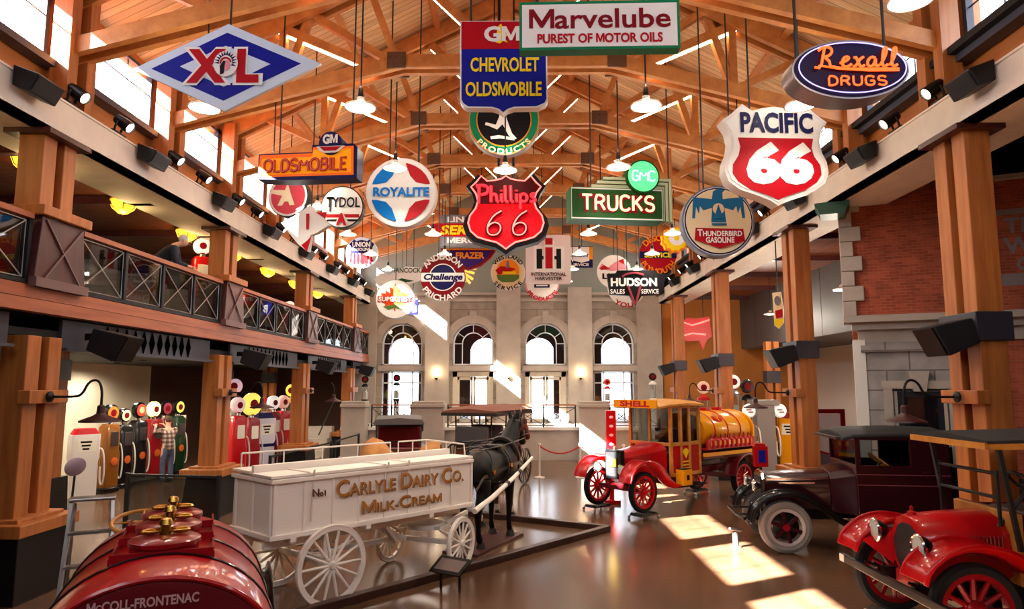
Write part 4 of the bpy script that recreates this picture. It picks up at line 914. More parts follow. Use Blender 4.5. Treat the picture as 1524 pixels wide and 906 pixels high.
# westland disc
s = Sign('round_sign', 'small round white sign with a painted sunset landscape', 756, 405.5, 25.0)
s.body(circ(756, 405.5, 25.5), .2, E_W).face([(E_CREAM, circ(756, 405.5, 24.5)), (E_OR, circ(756, 403, 17)), (E_R, [(737, 402), (745, 396), (757, 397), (768, 400), (760, 404), (742, 409)]), (E_Y, rect(748, 408, 768, 404)), (enamel('leaf_green', '#5a7a3a'), [(739, 409), (773, 409), (772, 415), (764, 420), (748, 420), (741, 416)]), (E_GREY, [(754, 388), (757, 388), (758, 399), (753, 399)])], 'landscape')
s.arc([(E_BLK, 'WESTLAND', 5.5, 756, 405.5, 24, 90, False, 120), (E_BLK, 'SERVICE', 5.5, 756, 405.5, 24, -90, True, 110)]); s.hang((756,), 382, 7.7)
# harvester board and products disc
s = Sign('square_sign', 'tall pale board with a red letter i crossing a black H', 816, 385, 22.0)
s.body(rrect(782.5, 349, 849.5, 422, 3), .2, mat('blush_white', '#e4d2d0', .4)).face([(E_W, rect(794, 404, 840, 366)), (E_BLK, rect(798.5, 400, 807, 370)), (E_BLK, rect(828, 400, 835, 370)), (E_BLK, rect(806, 386, 829, 381)), (E_W, rect(809, 402, 825, 358)), (E_R, rect(811.5, 400, 822.5, 368)), (E_R, rect(811.5, 364, 822.5, 354))], 'emblem')
s.txt([(E_BLK, 'INTERNATIONAL', 5, 816, 408.5, dict(bold=.02, w=52)), (E_BLK, 'HARVESTER', 5, 816, 415, dict(bold=.02, w=40))]); s.hang((795, 838), 351, 7.9)
s = Sign('round_sign', 'round pink and white sign with red lettering under the pale board', 807, 421, 23.5)
s.body(circ(807, 421, 25.5), .15, E_PINK).face([(E_W, circ(807, 421, 23.5)), (E_NAVY, rect(795, 428, 818, 422)), (E_W, rect(798, 426, 815, 424))]).arc([(E_R, 'PRODUCTS', 6, 807, 421, 24, -90, True, 120)]); s.hang((807,), 397, 7.8)
s = Sign('square_sign', 'small blue and white lubricants board edged in orange, right of the pale board', 866, 382, 25.0)
s.body(rect(846, 398, 882, 366), .12, E_NAVY).face([(E_W, [(847, 386), (847, 367), (877, 367), (877, 388), (866, 391)]), (E_OR, rect(877, 386, 882, 367))]).txt([(E_NAVY, 'LUBRICANT', 4.5, 862, 380, dict(bold=.03, w=28)), (E_W, 'SERVICE', 4, 862, 394, dict(bold=.03, w=28))]); s.hang((866,), 367, 7.7)
# hudson group
s = Sign('round_sign', 'round white and crimson sign behind the upper left of the black pointed sign', 914, 404, 23.0)
s.body(circ(914, 404, 25), .12, E_W).face([(E_PINK, [(891, 400), (896, 392), (905, 398), (915, 390), (926, 386), (932, 395), (934, 401), (910, 403)]), (E_R, [(893, 399), (899, 394), (908, 400), (894, 402)]), (E_R, [(920, 388), (928, 385), (930, 394)])]).txt([(E_BLK, 'LI', 8, 902, 411, dict(bold=.04, w=13))]); s.hang((914,), 380, 7.7)
s = Sign('round_sign', 'round cream sign with red letters peeping out below the black pointed sign', 933, 427, 22.0)
s.body(circ(933, 427, 28), .12, E_W).arc([(E_R, 'YOU', 7, 933, 427, 27, -100, True, 60)]); s.hang((920,), 402, 7.7)
s = Sign('pointed_sign', 'black winged sign with white capitals and a dull red V', 948, 425, 20.5)
s.body([(904, 407), (917, 406), (919, 402), (977, 402), (979, 406), (992, 408), (988, 424), (984, 438), (955, 440), (945, 455), (937, 440), (908, 438), (906, 424)], .18, E_BLK).txt([(E_W, 'HUDSON', 11.5, 943.5, 419.5, dict(bold=.04, w=70)), (E_W, 'SALES', 6.5, 919, 433.5, dict(bold=.01, w=22)), (E_W, 'SERVICE', 6.5, 967, 433.5, dict(bold=.01, w=26))])
s.tubes([[(926, 412), (932, 408), (945, 406), (958, 409)], [(934, 425), (944, 453)], [(953, 425), (945, 453)]], .035, enamel('dull_rose', '#8a3a44')); s.hang((934, 953), 404, 7.8)
# desoto plymouth disc and bottle cap
s = Sign('round_sign', 'round red and orange service sign with a dark blue band', 979, 379, 22.0)
s.body(circ(979, 379, 27.5), .18, E_DR).face([(E_R, circ(979, 379, 26.5)), (E_NAVY, rect(951, 384.5, 1007, 374))]).txt([(E_Y, 'SERVICE', 7, 979, 379.5, dict(bold=.04, w=40))]); s.arc([(E_OR, 'DESOTO', 8.5, 979, 379, 25, 90, False, 110), (E_OR, 'PLYMOUTH', 8.5, 979, 379, 25, -90, True, 130)]); s.hang((979,), 353, 7.9)
s = Sign('scalloped_sign', 'yellow scalloped bottle cap sign above the red service disc', 1005, 356, 20.0)
cap = [(1005+(21 if k % 2 else 18.5)*math.cos(k*PI/12), 356-(21 if k % 2 else 18.5)*math.sin(k*PI/12)) for k in range(24)]
s.body(cap, .2, E_OR).face([(E_Y, [(1005+(x-1005)*.86, 356+(y-356)*.86) for x, y in cap]), (E_W, circ(1007, 354, 11.5, 24)), (E_Y, circ(1007, 354, 4, 14))]); s.face([(E_BLK, [(1007+r*math.cos(math.radians(a)), 354-r*math.sin(math.radians(a))) for r, a in [(10, t) for t in range(30, 151, 15)]+[(7.5, t) for t in range(150, 29, -15)]])], 'cap_band'); s.hang((1005,), 338, 7.9)
# signs in the right aisle
s = Sign('winged_neon_sign', 'large red winged neon sign in the dim right aisle near the end wall', 1034, 500, 26.5, 0, 'aisle signs')
s.body([(1008, 492), (1016, 478), (1026, 472), (1040, 474), (1056, 470), (1060, 500), (1052, 506), (1046, 520), (1040, 506), (1024, 508), (1012, 504)], .15, mat('glowing_red_sheet', '#c01c1c', .4, emit=.35)).tubes([[(1010, 490), (1018, 480), (1030, 484), (1044, 480), (1056, 476)], [(1014, 500), (1030, 496), (1050, 498)]], .03, N_PINK); s.hang((1020, 1048), 476, 6.1)
s = Sign('vertical_sign', 'narrow cream and yellow plate hanging beside the second right pillar', 1160, 462, 15.6, -.5, 'aisle signs')
s.body([(1151, 435), (1163, 434), (1166, 462), (1165, 480), (1158, 489), (1152, 484)], .05, E_CREAM).face([(E_Y, [(1152, 475), (1165, 474), (1164, 481), (1158, 488), (1153, 483)]), (E_R, [(1154, 462), (1164, 460), (1164, 472), (1155, 474)]), (E_GREY, circ(1158, 447, 4.5, 14, 7))]); s.hang((1158,), 436, 6.1)
# ---------------------------------------------------------------- vehicles (local x forward, y to the left, z up)
def paint(name, col, rough=.22): return mat('paint_'+name, col, rough+.06, coat=.4, spec=.2)
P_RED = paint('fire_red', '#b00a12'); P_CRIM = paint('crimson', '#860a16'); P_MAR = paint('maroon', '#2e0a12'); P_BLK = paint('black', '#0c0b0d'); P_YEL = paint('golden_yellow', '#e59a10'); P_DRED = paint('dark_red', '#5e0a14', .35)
M_WAGON = mat('wagon_white', '#f8efe4', .45); M_TIRE = mat('black_rubber', '#121110', .85, spec=.2); M_GTIRE = mat('grey_rubber', '#77736f', .8); M_WTIRE = mat('pale_rubber', '#d8d0c4', .8); M_ASH = woodmat('varnished_ash', '#a86a24', '#d09440', .35, (6, 6, 6)); M_LENS = mat('lamp_lens', '#cfdad8', .08, metal=.3, coat=1); M_CANVAS = mat('black_canvas', '#141215', .75, noise=.2, nscale=4); M_LEATH = mat('dark_leather', '#241a18', .5); M_IRON = mat('black_iron', '#100f10', .5)
RXH = RX(PI/2)
def wheel(par, x, y, R, w, tire, spoke, n=12, rim=.06, sw=.03, hub=.07, tr=.05, steer=0, rimm=None, name='wheel', hubm=None):
    """spoked wheel with its axle along y; tire is a sub-part"""
    M = T(x, y, R) @ RZ(steer) @ RXH; b = B(M).use(rimm or spoke)
    ri = R-tr
    b.lathe([(ri-rim, -w*.4), (ri, -w*.45), (ri, w*.45), (ri-rim, w*.4), (ri-rim, -w*.4)], 40)
    b.use(spoke)
    for k in range(n):
        a = 2*PI*k/n; b.tube([(hub*.7*math.cos(a), hub*.7*math.sin(a), 0), ((ri-rim*.7)*math.cos(a), (ri-rim*.7)*math.sin(a), 0)], [sw*1.15, sw*.8], 6)
    b.use(hubm or spoke).lathe([(0, -w*.9), (hub*.6, -w*.88), (hub*.8, -w*.5), (hub, -w*.3), (hub, w*.3), (hub*.8, w*.5), (hub*.6, w*.88), (0, w*.9)], 16)
    o = b.build(name, None, par)
    B(M).lathe([(ri-.005, -w*.46), (R-tr*.35, -w*.55), (R, -w*.25), (R, w*.25), (R-tr*.35, w*.55), (ri-.005, w*.46), (ri-.005, -w*.46)], 40).build('tire', tire, o)
    return o
def fender(par, path, y0, y1, m, crown=.04, name='fender', lip=.05):
    """curved mudguard: path of (x, z) swept across y0..y1"""
    pts = smoothpts([(p[0], 0, p[1]) for p in path], 2); rows = []
    for i, p in enumerate(pts):
        a = pts[max(0, i-1)]; c = pts[min(len(pts)-1, i+1)]; d = (c-a).normalized(); nrm = Vector((-d.z, 0, d.x))
        if nrm.z < 0 and i == 0: pass
        row = []
        for t, h in ((0, -lip), (0, -lip*.3), (.12, crown*.5), (.35, crown), (.65, crown), (.88, crown*.5), (1, -lip*.3), (1, -lip)): row.append((p.x+nrm.x*h, y0+(y1-y0)*t, p.z+nrm.z*h))
        rows.append(row)
    return B().loft(rows, closed=False).build(name, m, par, thick=.014)
def headlamp(par, x, y, z, r, m, ring=M_CHROME):
    o = B(T(x, y, z) @ RY(PI/2)).lathe([(0, -r*1.1), (r*.5, -r), (r*.85, -r*.5), (r, 0), (r*1.04, .01)], 24).build('headlamp', m, par)
    B(T(x, y, z) @ RY(PI/2)).lathe([(r*1.05, -.012), (r*1.1, .01), (r*.98, .025), (r*.9, .012)], 24).build('bezel', ring, o); B(T(x, y, z) @ RY(PI/2)).lathe([(r*.95, .01), (r*.5, .03), (0, .036)], 24).build('lens', M_LENS, o); return o
def leafspring(b, x, y, z, L, along='x'):
    for k in range(4):
        l = L*(1-.2*k); pts = [((x+l*(t-.5)) if along == 'x' else x, y if along == 'x' else y+l*(t-.5), z-.02*k+.1*(2*t-1)**2) for t in [i/8 for i in range(9)]]
        b.tube(pts, .014, 4)
def steering(par, x, y, z, r, m, tilt=-.7, zb=.5):
    o = B().tube([(x+.5, y, z-.55), (x, y, z)], .02, 8).build('steering_column', M_IRON, par)
    M = T(x, y, z) @ RY(tilt); b = B(M).tube([(r*math.cos(2*PI*k/28), r*math.sin(2*PI*k/28), 0) for k in range(28)], .016, 8, True)
    for k in range(4): b.tube([(0, 0, 0), (r*math.cos(k*PI/2), r*math.sin(k*PI/2), 0)], .009, 5)
    b.build('steering_wheel', m, o)
def dolly(wx, wy, rz, lab, z=.09):
    r = thing('wheel_dolly', lab, 'dolly', (wx, wy, 0), rz, 'wheel dollies')
    B().box((0, 0, .075), (.5, .3, .03)).box((.2, 0, .095), (.05, .3, .03)).box((-.2, 0, .095), (.05, .3, .03)).build('tray', M_IRON, r, smooth=0)
    for sx in (-1, 1):
        for sy in (-1, 1): B(T(sx*.26, sy*.16, .032) @ RXH).lathe([(0, -.015), (.032, -.013), (.032, .013), (0, .015)], 12).build('caster', M_STEELB, r)
    return r
def wpos(loc, rz, x, y): return (loc[0]+x*math.cos(rz)-y*math.sin(rz), loc[1]+x*math.sin(rz)+y*math.cos(rz))

# ---- white dairy wagon
hd = math.atan2(.74, .67)
wl = Vector((-2.25, 8.46, 0)) + Vector((-.74, .67, 0))*.62
wg = thing('milk_wagon', 'white dairy delivery wagon with gold lettering behind the black horse', 'wagon', wl, hd)
BX = T(-.25, 0, 0)
b = B(BX); b.box((1.1, 0, 1.18), (3.12, .94, .66))
for s_ in (-1, 1):
    for xx in [-.44+.39*k for k in range(9)]: b.box((xx, s_*.475, 1.18), (.045, .03, .66))
    b.box((1.1, s_*.485, .87), (3.2, .05, .06)).box((1.1, s_*.485, 1.5), (3.2, .05, .05))
for xx in (-.47, 2.67):
    for yy in (-.43, 0, .43): b.box((xx, yy, 1.18), (.03, .05, .66))
    b.box((xx, 0, 1.5), (.06, 1.0, .05)).box((xx, 0, .87), (.06, 1.0, .06))
for xx in (-.2, .85, 1.9): b.box((xx, 0, .82), (.08, 1.02, .06))
b.build('box_body', M_WAGON, wg, smooth=0, bevel=.008)
b = B(BX); b.box((1.1, -.26, 1.55), (3.2, .46, .035)).box((1.1, .26, 1.57), (3.2, .46, .035)); b.box((1.1, .02, 1.6), (3.14, .06, .1))
for xx in (-.02, 1.1, 1.5): b.box((xx, -.26, 1.575), (.03, .48, .02))
b.build('lid', M_WAGON, wg, smooth=0, bevel=.006)
b = B(BX).use(mat('white_painted_iron', '#ded6cc', .4))
for xx in (.02, 1.12, 1.46): b.bar((xx, -.5, 1.0 if xx < .1 else 1.3), (xx+.03, -.5, 1.6), .02, .015, (0, 1, 0))
for yy, x0, x1, n in ((.46, -.4, 1.9, 4), (.46, 2.05, 2.6, 2)):
    b.tube([(x0, yy, 1.76), (x1, yy, 1.76)], .012, 6)
    for k in range(n+1): b.tube([(x0+(x1-x0)*k/n, yy, 1.58), (x0+(x1-x0)*k/n, yy, 1.76)], .011, 6)
b.tube([(2.6, .46, 1.76), (2.6, -.4, 1.74), (2.62, -.4, 1.58)], .012, 6).tube([(2.6, 0, 1.75), (2.62, 0, 1.58)], .011, 6); b.build('top_rail', None, wg)
M_GOLD = mat('gold_sign_paint', '#b5762e', .5); M_SHD = mat('brown_shade_paint', '#5a2c18', .6)
def side_text(t, h, xc, z, w, m, dy, dx=0, dz=0, bold=.018):
    b2 = B(BX @ T(xc+dx, -.505-dy, z+dz)).use(m); text(b2, t, h, 0, 0, 0, w=w, bold=bold, small='first'); return b2
for dx, dz, m, dy in ((.012, -.012, M_SHD, 0), (0, 0, M_GOLD, .004)):
    for tx, h, xc, z, w in (('CARLYLE DAIRY CO.', .2, 1.42, 1.34, 2.15), ('MILK-CREAM', .15, 1.4, 1.07, 1.35), ('No1', .085, .12, 1.33, .2)):
        b2 = side_text(tx, h, xc, z, w, M_SHD if tx == 'No1' else m, dy, dx, dz); b2.build('gold_lettering' if dy else 'lettering_shade', None, wg, smooth=0)
b = B()
for s_ in (-1, 1):
    b.bar((-.72, s_*.3, .76), (2.35, s_*.3, .78), .06, .08); leafspring(b, .0, s_*.45, .6, .9); b.bar((0, s_*.45, .55), (0, s_*.45, .8), .05, .05)
b.bar((0, -.6, .475), (0, .6, .475), .06, .06); b.bar((-.1, 0, .5), (1.4, 0, .48), .06, .06); b.bar((.9, 0, .75), (1.6, 0, .45), .05, .05); b.bar((.6, .3, .74), (.6, .3, .5), .05, .05); b.bar((1.0, -.3, .74), (1.35, -.1, .46), .06, .06)
b.build('undercarriage', M_WAGON, wg, smooth=30)
for s_, nm in ((-1, 'near'), (1, 'far')): wheel(wg, 0, s_*.62, .475, .05, M_WAGON, M_WAGON, 14, .05, .019, .06, .02)
st = .31
for s_ in (-1, 1): wheel(wg, 1.96+.62*math.sin(st)*-s_*1.0, s_*.6*math.cos(st), .37, .05, M_WAGON, M_WAGON, 14, .045, .017, .06, .02, steer=st)
b = B(T(1.96, 0, 0) @ RZ(st)); b.bar((0, -.6, .37), (0, .6, .37), .06, .06); b.box((0, 0, .58), (.3, .7, .05)); b.lathe([(0, .55), (.28, .55), (.28, .62), (0, .62)], 24); b.bar((.1, .3, .62), (.5, .42, .72), .05, .05); b.bar((.1, -.3, .62), (.5, -.42, .72), .05, .05)
for s_ in (-1, 1): leafspring(b, 0, s_*.42, .5, .6)
b.build('front_axle', M_WAGON, wg, smooth=30)
for s_ in (-1, 1):
    b = B(T(2.45, 0, 0) @ RZ(st)); y_ = s_*.42; b.tube([(0, y_, .74), (.6, y_, .86), (1.4, y_*1.02, 1.08), (2.25, y_*.92, 1.32)], [.045, .04, .036, .026], 8); b.build('shaft', M_WAGON, wg)
    b = B(T(2.45, 0, 0) @ RZ(st))
    for q, z in ((1.12, 1.0), (1.6, 1.135)): b.tube([(q-.04, y_*1.01, z-.01), (q+.04, y_*1.01, z+.012)], .047, 8)
    b.build('shaft_band', M_IRON, wg)

# ---- orange and red oil truck
sl = (2.05, 14.5, 0); sh = math.atan2(-2.25, -2.72); DZ = .1
tk = thing('tank_truck', 'yellow and red oil company tank truck with wooden cab in the middle of the hall', 'truck', (sl[0], sl[1], DZ), sh)
for x, n_ in ((0, 'front'), (-3.45, 'rear')):
    for s_ in (1, -1): wheel(tk, x, s_*(.62 if x == 0 else .64), .4, .1 if x == 0 else .13, M_TIRE, P_RED, 12, .05, .022, .07, .075); dolly(*wpos(sl, sh, x, s_*.63), sh, 'wheel dolly under the %s %s wheel of the yellow tank truck' % ('near' if s_ > 0 else 'far', n_))
b = B()
for s_ in (1, -1): b.bar((.1, s_*.3, .62), (-3.9, s_*.3, .66), .08, .14)
b.bar((0, -.6, .42), (0, .6, .42), .07, .09); b.bar((-3.45, -.6, .42), (-3.45, .6, .42), .1, .12); leafspring(b, 0, 0, .5, .9, 'y'); b.box((-1.6, 0, .5), (.5, .5, .25)); b.bar((0, 0, .42), (-1.5, .0, .5), .05, .05)
b.build('chassis', P_DRED, tk, smooth=30)
b = B()
rr = lambda x, w, z0, z1: [(x, -w, z0), (x, -w, z1-.12), (x, -w*.8, z1-.03), (x, -w*.4, z1), (x, w*.4, z1), (x, w*.8, z1-.03), (x, w, z1-.12), (x, w, z0)]
b.loft([rr(.1, .25, .62, 1.16), rr(-.3, .29, .62, 1.19), rr(-.85, .38, .62, 1.25), rr(-.98, .46, .6, 1.3)]); b.build('hood', P_RED, tk, smooth=30, bevel=.01)
b = B(); b.box((.13, 0, .9), (.08, .5, .6)).build('radiator', P_BLK, tk, smooth=0, bevel=.03)
B().box((.175, 0, .9), (.02, .4, .48)).build('radiator_core', M_IRON, tk, smooth=0); B().box((.2, 0, .93), (.015, .2, .15)).build('number_plate', enamel('plate_yellow', '#d8b020'), tk, smooth=0); B(T(.13, 0, 1.2)).lathe([(0, 0), (.04, 0), (.03, .05), (0, .08)], 12).build('radiator_cap', M_BRASS, tk)
for s_ in (1, -1):
    headlamp(tk, .3, s_*.33, .82, .1, M_CHROME)
    fender(tk, [(.5, .62), (.42, .82), (.2, .96), (-.1, .98), (-.4, .86), (-.62, .6), (-.85, .45), (-1.0, .43)], s_*.47, s_*.78, P_RED)
    B().box((-1.45, s_*.62, .42), (1.0, .28, .03)).build('running_board', P_BLK, tk, smooth=0)
b = B()                                                             # wooden cab
for s_ in (1, -1):
    for xx in (-1.0, -1.33, -1.62, -1.98): b.box((xx, s_*.55, 1.36), (.07, .06, 1.5))
    for z in (.64, 1.27, 2.06): b.box((-1.49, s_*.55, z), (1.05, .06, .07))
for xx in (-1.0, -1.98):
    for z in (1.27, 2.06): b.box((xx, 0, z), (.06, 1.1, .07))
b.box((-1.0, 0, 1.7), (.05, .05, .8)); b.build('cab_frame', M_ASH, tk, smooth=0, bevel=.006)
b = B()
for s_ in (1, -1): b.box((-1.49, s_*.545, .95), (.96, .03, .6))
b.box((-1.97, 0, .95), (.03, 1.1, .6)); b.build('cab_panel', P_RED, tk, smooth=0)
b = B(); b.box((-1.0, 0, 1.66), (.01, 1.02, .72)); 
for s_ in (1, -1): b.box((-1.48, s_*.55, 1.66), (.26, .01, .7))
b.box((-1.98, 0, 1.66), (.01, 1.0, .7)); b.build('cab_glass', M_DKGLASS, tk, smooth=0)
b = B(); ro = [[(x, -.64, z-.07), (x, -.4, z-.01), (x, 0, z+.02), (x, .4, z-.01), (x, .64, z-.07), (x, .64, z-.11), (x, -.64, z-.11)] for x, z in ((-.55, 2.14), (-.9, 2.18), (-1.5, 2.2), (-2.08, 2.17))]
b.loft(ro); b.build('cab_roof', woodmat('varnished_roof', '#b87830', '#d8a050', .35, (4, 4, 4)), tk, smooth=30)
b = B().use(P_YEL).box((-.52, 0, 2.12), (.03, 1.2, .17)); b.use(P_RED)
b2 = B(T(-.503, 0, 2.12) @ RZ(PI/2)); text(b2, 'SHELL', .11, 0, 0, 0, w=.8, bold=.05); b.add(b2.v, b2.f); b.build('roof_sign', None, tk, smooth=0)
B().box((-1.55, 0, 1.0), (.5, 1.0, .12)).box((-1.82, 0, 1.3), (.12, 1.0, .5)).build('seat', M_LEATH, tk, smooth=0, bevel=.02); steering(tk, -1.25, .28, 1.3, .2, M_IRON)
b = B().use(P_YEL)
tx = lambda r0: [(.0+0, 0)]
ell = lambda x, w, h: [(x, w*math.cos(2*PI*k/32), 1.5+h*math.sin(2*PI*k/32)) for k in range(32)]
b.loft([ell(-2.1, .4, .24), ell(-2.12, .6, .4), ell(-2.18, .64, .43), ell(-3.86, .64, .43), ell(-3.92, .6, .4), ell(-3.95, .4, .24)]); b.build('tank', None, tk, smooth=40)
b = B()
for xx in (-2.45, -2.95, -3.45):
    o_ = [(xx, .648*math.cos(a), 1.5+.438*math.sin(a)) for a in [2*PI*k/32 for k in range(32)]]; b.tube(o_, .016, 5, True)
b.build('tank_band', P_RED, tk)
em = B(); 
def on_tank(u, v): a = math.radians(40+v*1.0); return (u, .652*math.cos(a), 1.5+.442*math.sin(a))
for ring, m in (([(0, 15), (-.08, 12), (-.15, 4), (-.17, -6), (-.12, -12), (0, -14), (.12, -12), (.17, -6), (.15, 4), (.08, 12)], P_RED),):
    em.use(m).add([on_tank(-2.72+p[0], p[1]) for p in ring]+[on_tank(-2.72, 0)], [(i, (i+1) % 10, 10) for i in range(10)])
em.use(P_YEL)
for q in (-.1, -.05, 0, .05, .1): 
    a = Vector(on_tank(-2.72, -11)); c = Vector(on_tank(-2.72+q, 9)); em.bar(a+Vector((0, .006, .006)), c+Vector((0, .006, .006)), .012, .006)
em.build('shell_emblem', None, tk, smooth=0)
for k in range(3): B(T(-2.35-.55*k, 0, 1.9)).lathe([(0, 0), (.12, 0), (.12, .06), (.13, .06), (.13, .09), (0, .1)], 18).build('filler_cap', P_RED, tk)
b = B().use(P_RED)
for s_ in (1, -1): b.box((-3.0, s_*.68, 1.22), (1.85, .04, .2)).box((-3.0, s_*.6, 1.12), (1.85, .2, .03))
b.use(P_YEL)
for s_ in (1, -1): b.box((-3.0, s_*.705, 1.24), (1.6, .01, .1)).box((-3.0, s_*.66, 1.0), (2.0, .06, .08))
b.use(P_RED); b.use(P_DRED).box((-3.0, 0, .95), (1.9, 1.2, .12)); b.build('can_rack', None, tk, smooth=0)
b = B().use(P_YEL); b.prism([(-.66, .72), (.66, .72), (.66, 1.6)]+arc(0, 1.52, .66, 5, 175, 14, .42)+[(-.66, 1.6)], -3.99, -3.94, 'x'); b.build('tail_panel', None, tk, smooth=0)
for s_ in (1, -1): fender(tk, [(-2.95, .5), (-3.05, .78), (-3.3, .92), (-3.6, .92), (-3.85, .78), (-3.95, .5)], s_*.52, s_*.82, P_DRED)
for s_ in (1, -1):
    b2 = B(T(-1.49, s_*.562, 1.0) @ RZ(PI if s_ > 0 else 0)).use(enamel('yellow', '#f4d316')); b2.prism(arc(0, .06, .11, 20, 160, 10)+[(0, -.04)], -.002, .002)
    for q in range(3): b2.prism(rect(-.16+.02*q, -.12-.07*q, .16-.02*q, -.09-.07*q), -.002, .002)
    b2.build('door_emblem', None, tk, smooth=0)
for k in range(9):
    p = wpos(sl, sh, -2.28-.18*k, .66)
    o = thing('oil_can', 'red oil can in the side rack of the yellow tank truck', 'oil can', (p[0], p[1], DZ+1.135), sh, 'oil cans on the tank truck rack')
    B().lathe([(0, 0), (.075, 0), (.075, .17), (.03, .22), (0, .22)], 14).build('can_body', P_RED, o); B().lathe([(.022, .2), (.02, .27), (.012, .3), (0, .3)], 10).build('spout', P_CRIM, o)
cr = wpos(sl, sh, -1.25, .68)
o = thing('yellow_crate', 'yellow square box on the running board of the tank truck', 'box', (cr[0], cr[1], DZ+.436), sh)
B().box((0, 0, .16), (.3, .2, .32)).build('box_body', P_YEL, o, smooth=0, bevel=.01); b = B(); b.box((0, .105, .16), (.08, .01, .1)); b.box((0, 0, .33), (.26, .16, .02)); b.build('box_label', P_BLK, o, smooth=0)

# ---- maroon truck
ml = (4.26, 11.85, 0); mh = PI-.13
mt = thing('maroon_truck', 'dark maroon closed cab truck with chrome spoked wheel beside the stone shop front', 'truck', ml, mh)
for x in (0, -3.3):
    for s_ in (1, -1):
        M_ = T(x, s_*.68, .4) @ RXH; w_ = B(M_).use(P_BLK).lathe([(.05, -.05), (.2, -.03), (.2, .03), (.05, .05)], 30); w_.use(mat('silver_rim', '#c8c4c4', .3, metal=.6)).lathe([(.235, -.08), (.285, -.09), (.29, .09), (.235, .08), (.235, -.08)], 36)
        w_.use(P_MAR)
        for k in range(6): a = k*PI/3+.3; w_.bar((0, 0, -s_*.06), (.24*math.cos(a), .24*math.sin(a), -s_*.07), .055, .05, (0, 0, 1))
        w_.use(P_CRIM).lathe([(0, -.1), (.05, -.1), (.07, -.06), (.07, .06), (.05, .1), (0, .1)], 18); o = w_.build('wheel', None, mt)
        B(M_).lathe([(.285, -.07), (.34, -.095), (.39, -.08), (.405, -.03), (.405, .03), (.39, .08), (.34, .095), (.285, .07), (.285, -.07)], 40).build('tire', M_GTIRE, o)
b = B()
for s_ in (1, -1): b.bar((.3, s_*.35, .55), (-4.1, s_*.38, .62), .08, .14)
b.bar((0, -.62, .42), (0, .62, .42), .07, .08); b.bar((-3.3, -.62, .42), (-3.3, .62, .42), .1, .1); b.build('chassis', P_BLK, mt, smooth=0)
b = B(); b.loft([rr(.2, .3, .6, 1.16), rr(-.3, .34, .6, 1.19), rr(-.78, .44, .6, 1.23)]); b.build('hood', P_MAR, mt, smooth=30, bevel=.012)
b = B(); b.loft([rr(-.78, .44, .6, 1.24), rr(-1.12, .62, .58, 1.32)]); b.build('cowl', P_MAR, mt, smooth=30, bevel=.01)
b = B()
for s_ in (1, -1): b.bar((.18, s_*.325, 1.08), (-.76, s_*.45, 1.13), .02, .03); b.bar((-.0, s_*.34, 1.02), (-.55, s_*.425, 1.05), .02, .03)
b.build('hood_trim', M_CHROME, mt, smooth=0)
b = B(); b.loft([rr(.21, .31, .58, 1.2), rr(.25, .3, .58, 1.19)]); b.build('radiator_shell', M_CHROME, mt, smooth=30); B().box((.255, 0, .86), (.02, .5, .5)).build('radiator_core', M_IRON, mt, smooth=0)
for s_ in (1, -1):
    headlamp(mt, .38, s_*.36, .98, .09, M_CHROME)
    fender(mt, [(.52, .45), (.45, .7), (.25, .86), (0, .92), (-.3, .88), (-.55, .72), (-.85, .48), (-1.1, .4)], s_*.5, s_*.84, P_BLK)
    B().box((-1.75, s_*.72, .4), (1.4, .26, .03)).build('running_board', P_BLK, mt, smooth=0)
b = B(); b.tube([(.62, -.75, .52), (.68, -.4, .52), (.68, .4, .52), (.62, .75, .52)], .03, 6).bar((.3, .35, .52), (.68, .35, .52), .05, .03).bar((.3, -.35, .52), (.68, -.35, .52), .05, .03); b.build('bumper', P_BLK, mt)
b = B()                                                             # cab with real window openings
for s_ in (1, -1):
    b.box((-1.8, s_*.64, .97), (1.38, .05, .78)); b.box((-1.15, s_*.64, 1.56), (.08, .05, .5)); b.box((-2.2, s_*.64, 1.58), (.58, .05, .46)); b.box((-1.8, s_*.64, 1.79), (1.38, .05, .08))
b.box((-2.48, 0, 1.2), (.05, 1.28, 1.25)); b.box((-1.14, 0, .97), (.06, 1.28, .78)); b.box((-1.14, 0, 1.79), (.06, 1.28, .08))
b.build('cab', P_MAR, mt, smooth=0, bevel=.015)
b = B(); ro = [[(x, -.68, z-.07), (x, -.5, z-.01), (x, 0, z+.03), (x, .5, z-.01), (x, .68, z-.07), (x, .68, z-.12), (x, -.68, z-.12)] for x, z in ((-.92, 1.85), (-1.1, 1.9), (-1.8, 1.92), (-2.5, 1.9), (-2.56, 1.85))]
b.loft(ro); b.build('cab_roof', M_CANVAS, mt, smooth=30, bevel=.02); B().bar((-.9, -.6, 1.77), (-.9, .6, 1.77), .1, .04).build('sun_visor', M_LEATH, mt, smooth=0)
b = B()
for s_ in (1, -1):
    for z in (1.06, 1.22): B().box((-1.8, s_*.667, z), (1.36, .008, .012)).build('pinstripe', mat('rose_pinstripe', '#8a4a50', .4), mt, smooth=0)
b = B(); b.box((-1.14, 0, 1.6), (.01, 1.2, .5)); b.box((-1.5, -.64, 1.6), (.62, .01, .5)); b.build('cab_glass', M_DKGLASS, mt, smooth=0)
for s_ in (1, -1): B().bar((-2.05, s_*.69, 1.27), (-2.2, s_*.69, 1.28), .02, .025).build('door_handle', M_CHROME, mt)
B().box((-2.1, 0, 1.0), (.5, 1.1, .14)).box((-2.36, 0, 1.3), (.12, 1.1, .5)).build('seat', M_LEATH, mt, smooth=0, bevel=.03); steering(mt, -1.6, .3, 1.38, .2, M_ASH)
b = B(); b.box((-3.3, 0, .76), (1.5, 1.36, .08))
for s_ in (1, -1):
    b.box((-3.3, s_*.68, 1.0), (1.5, .04, .4))
    for k in range(4): b.box((-2.65-.45*k, s_*.7, 1.15), (.05, .05, .8))
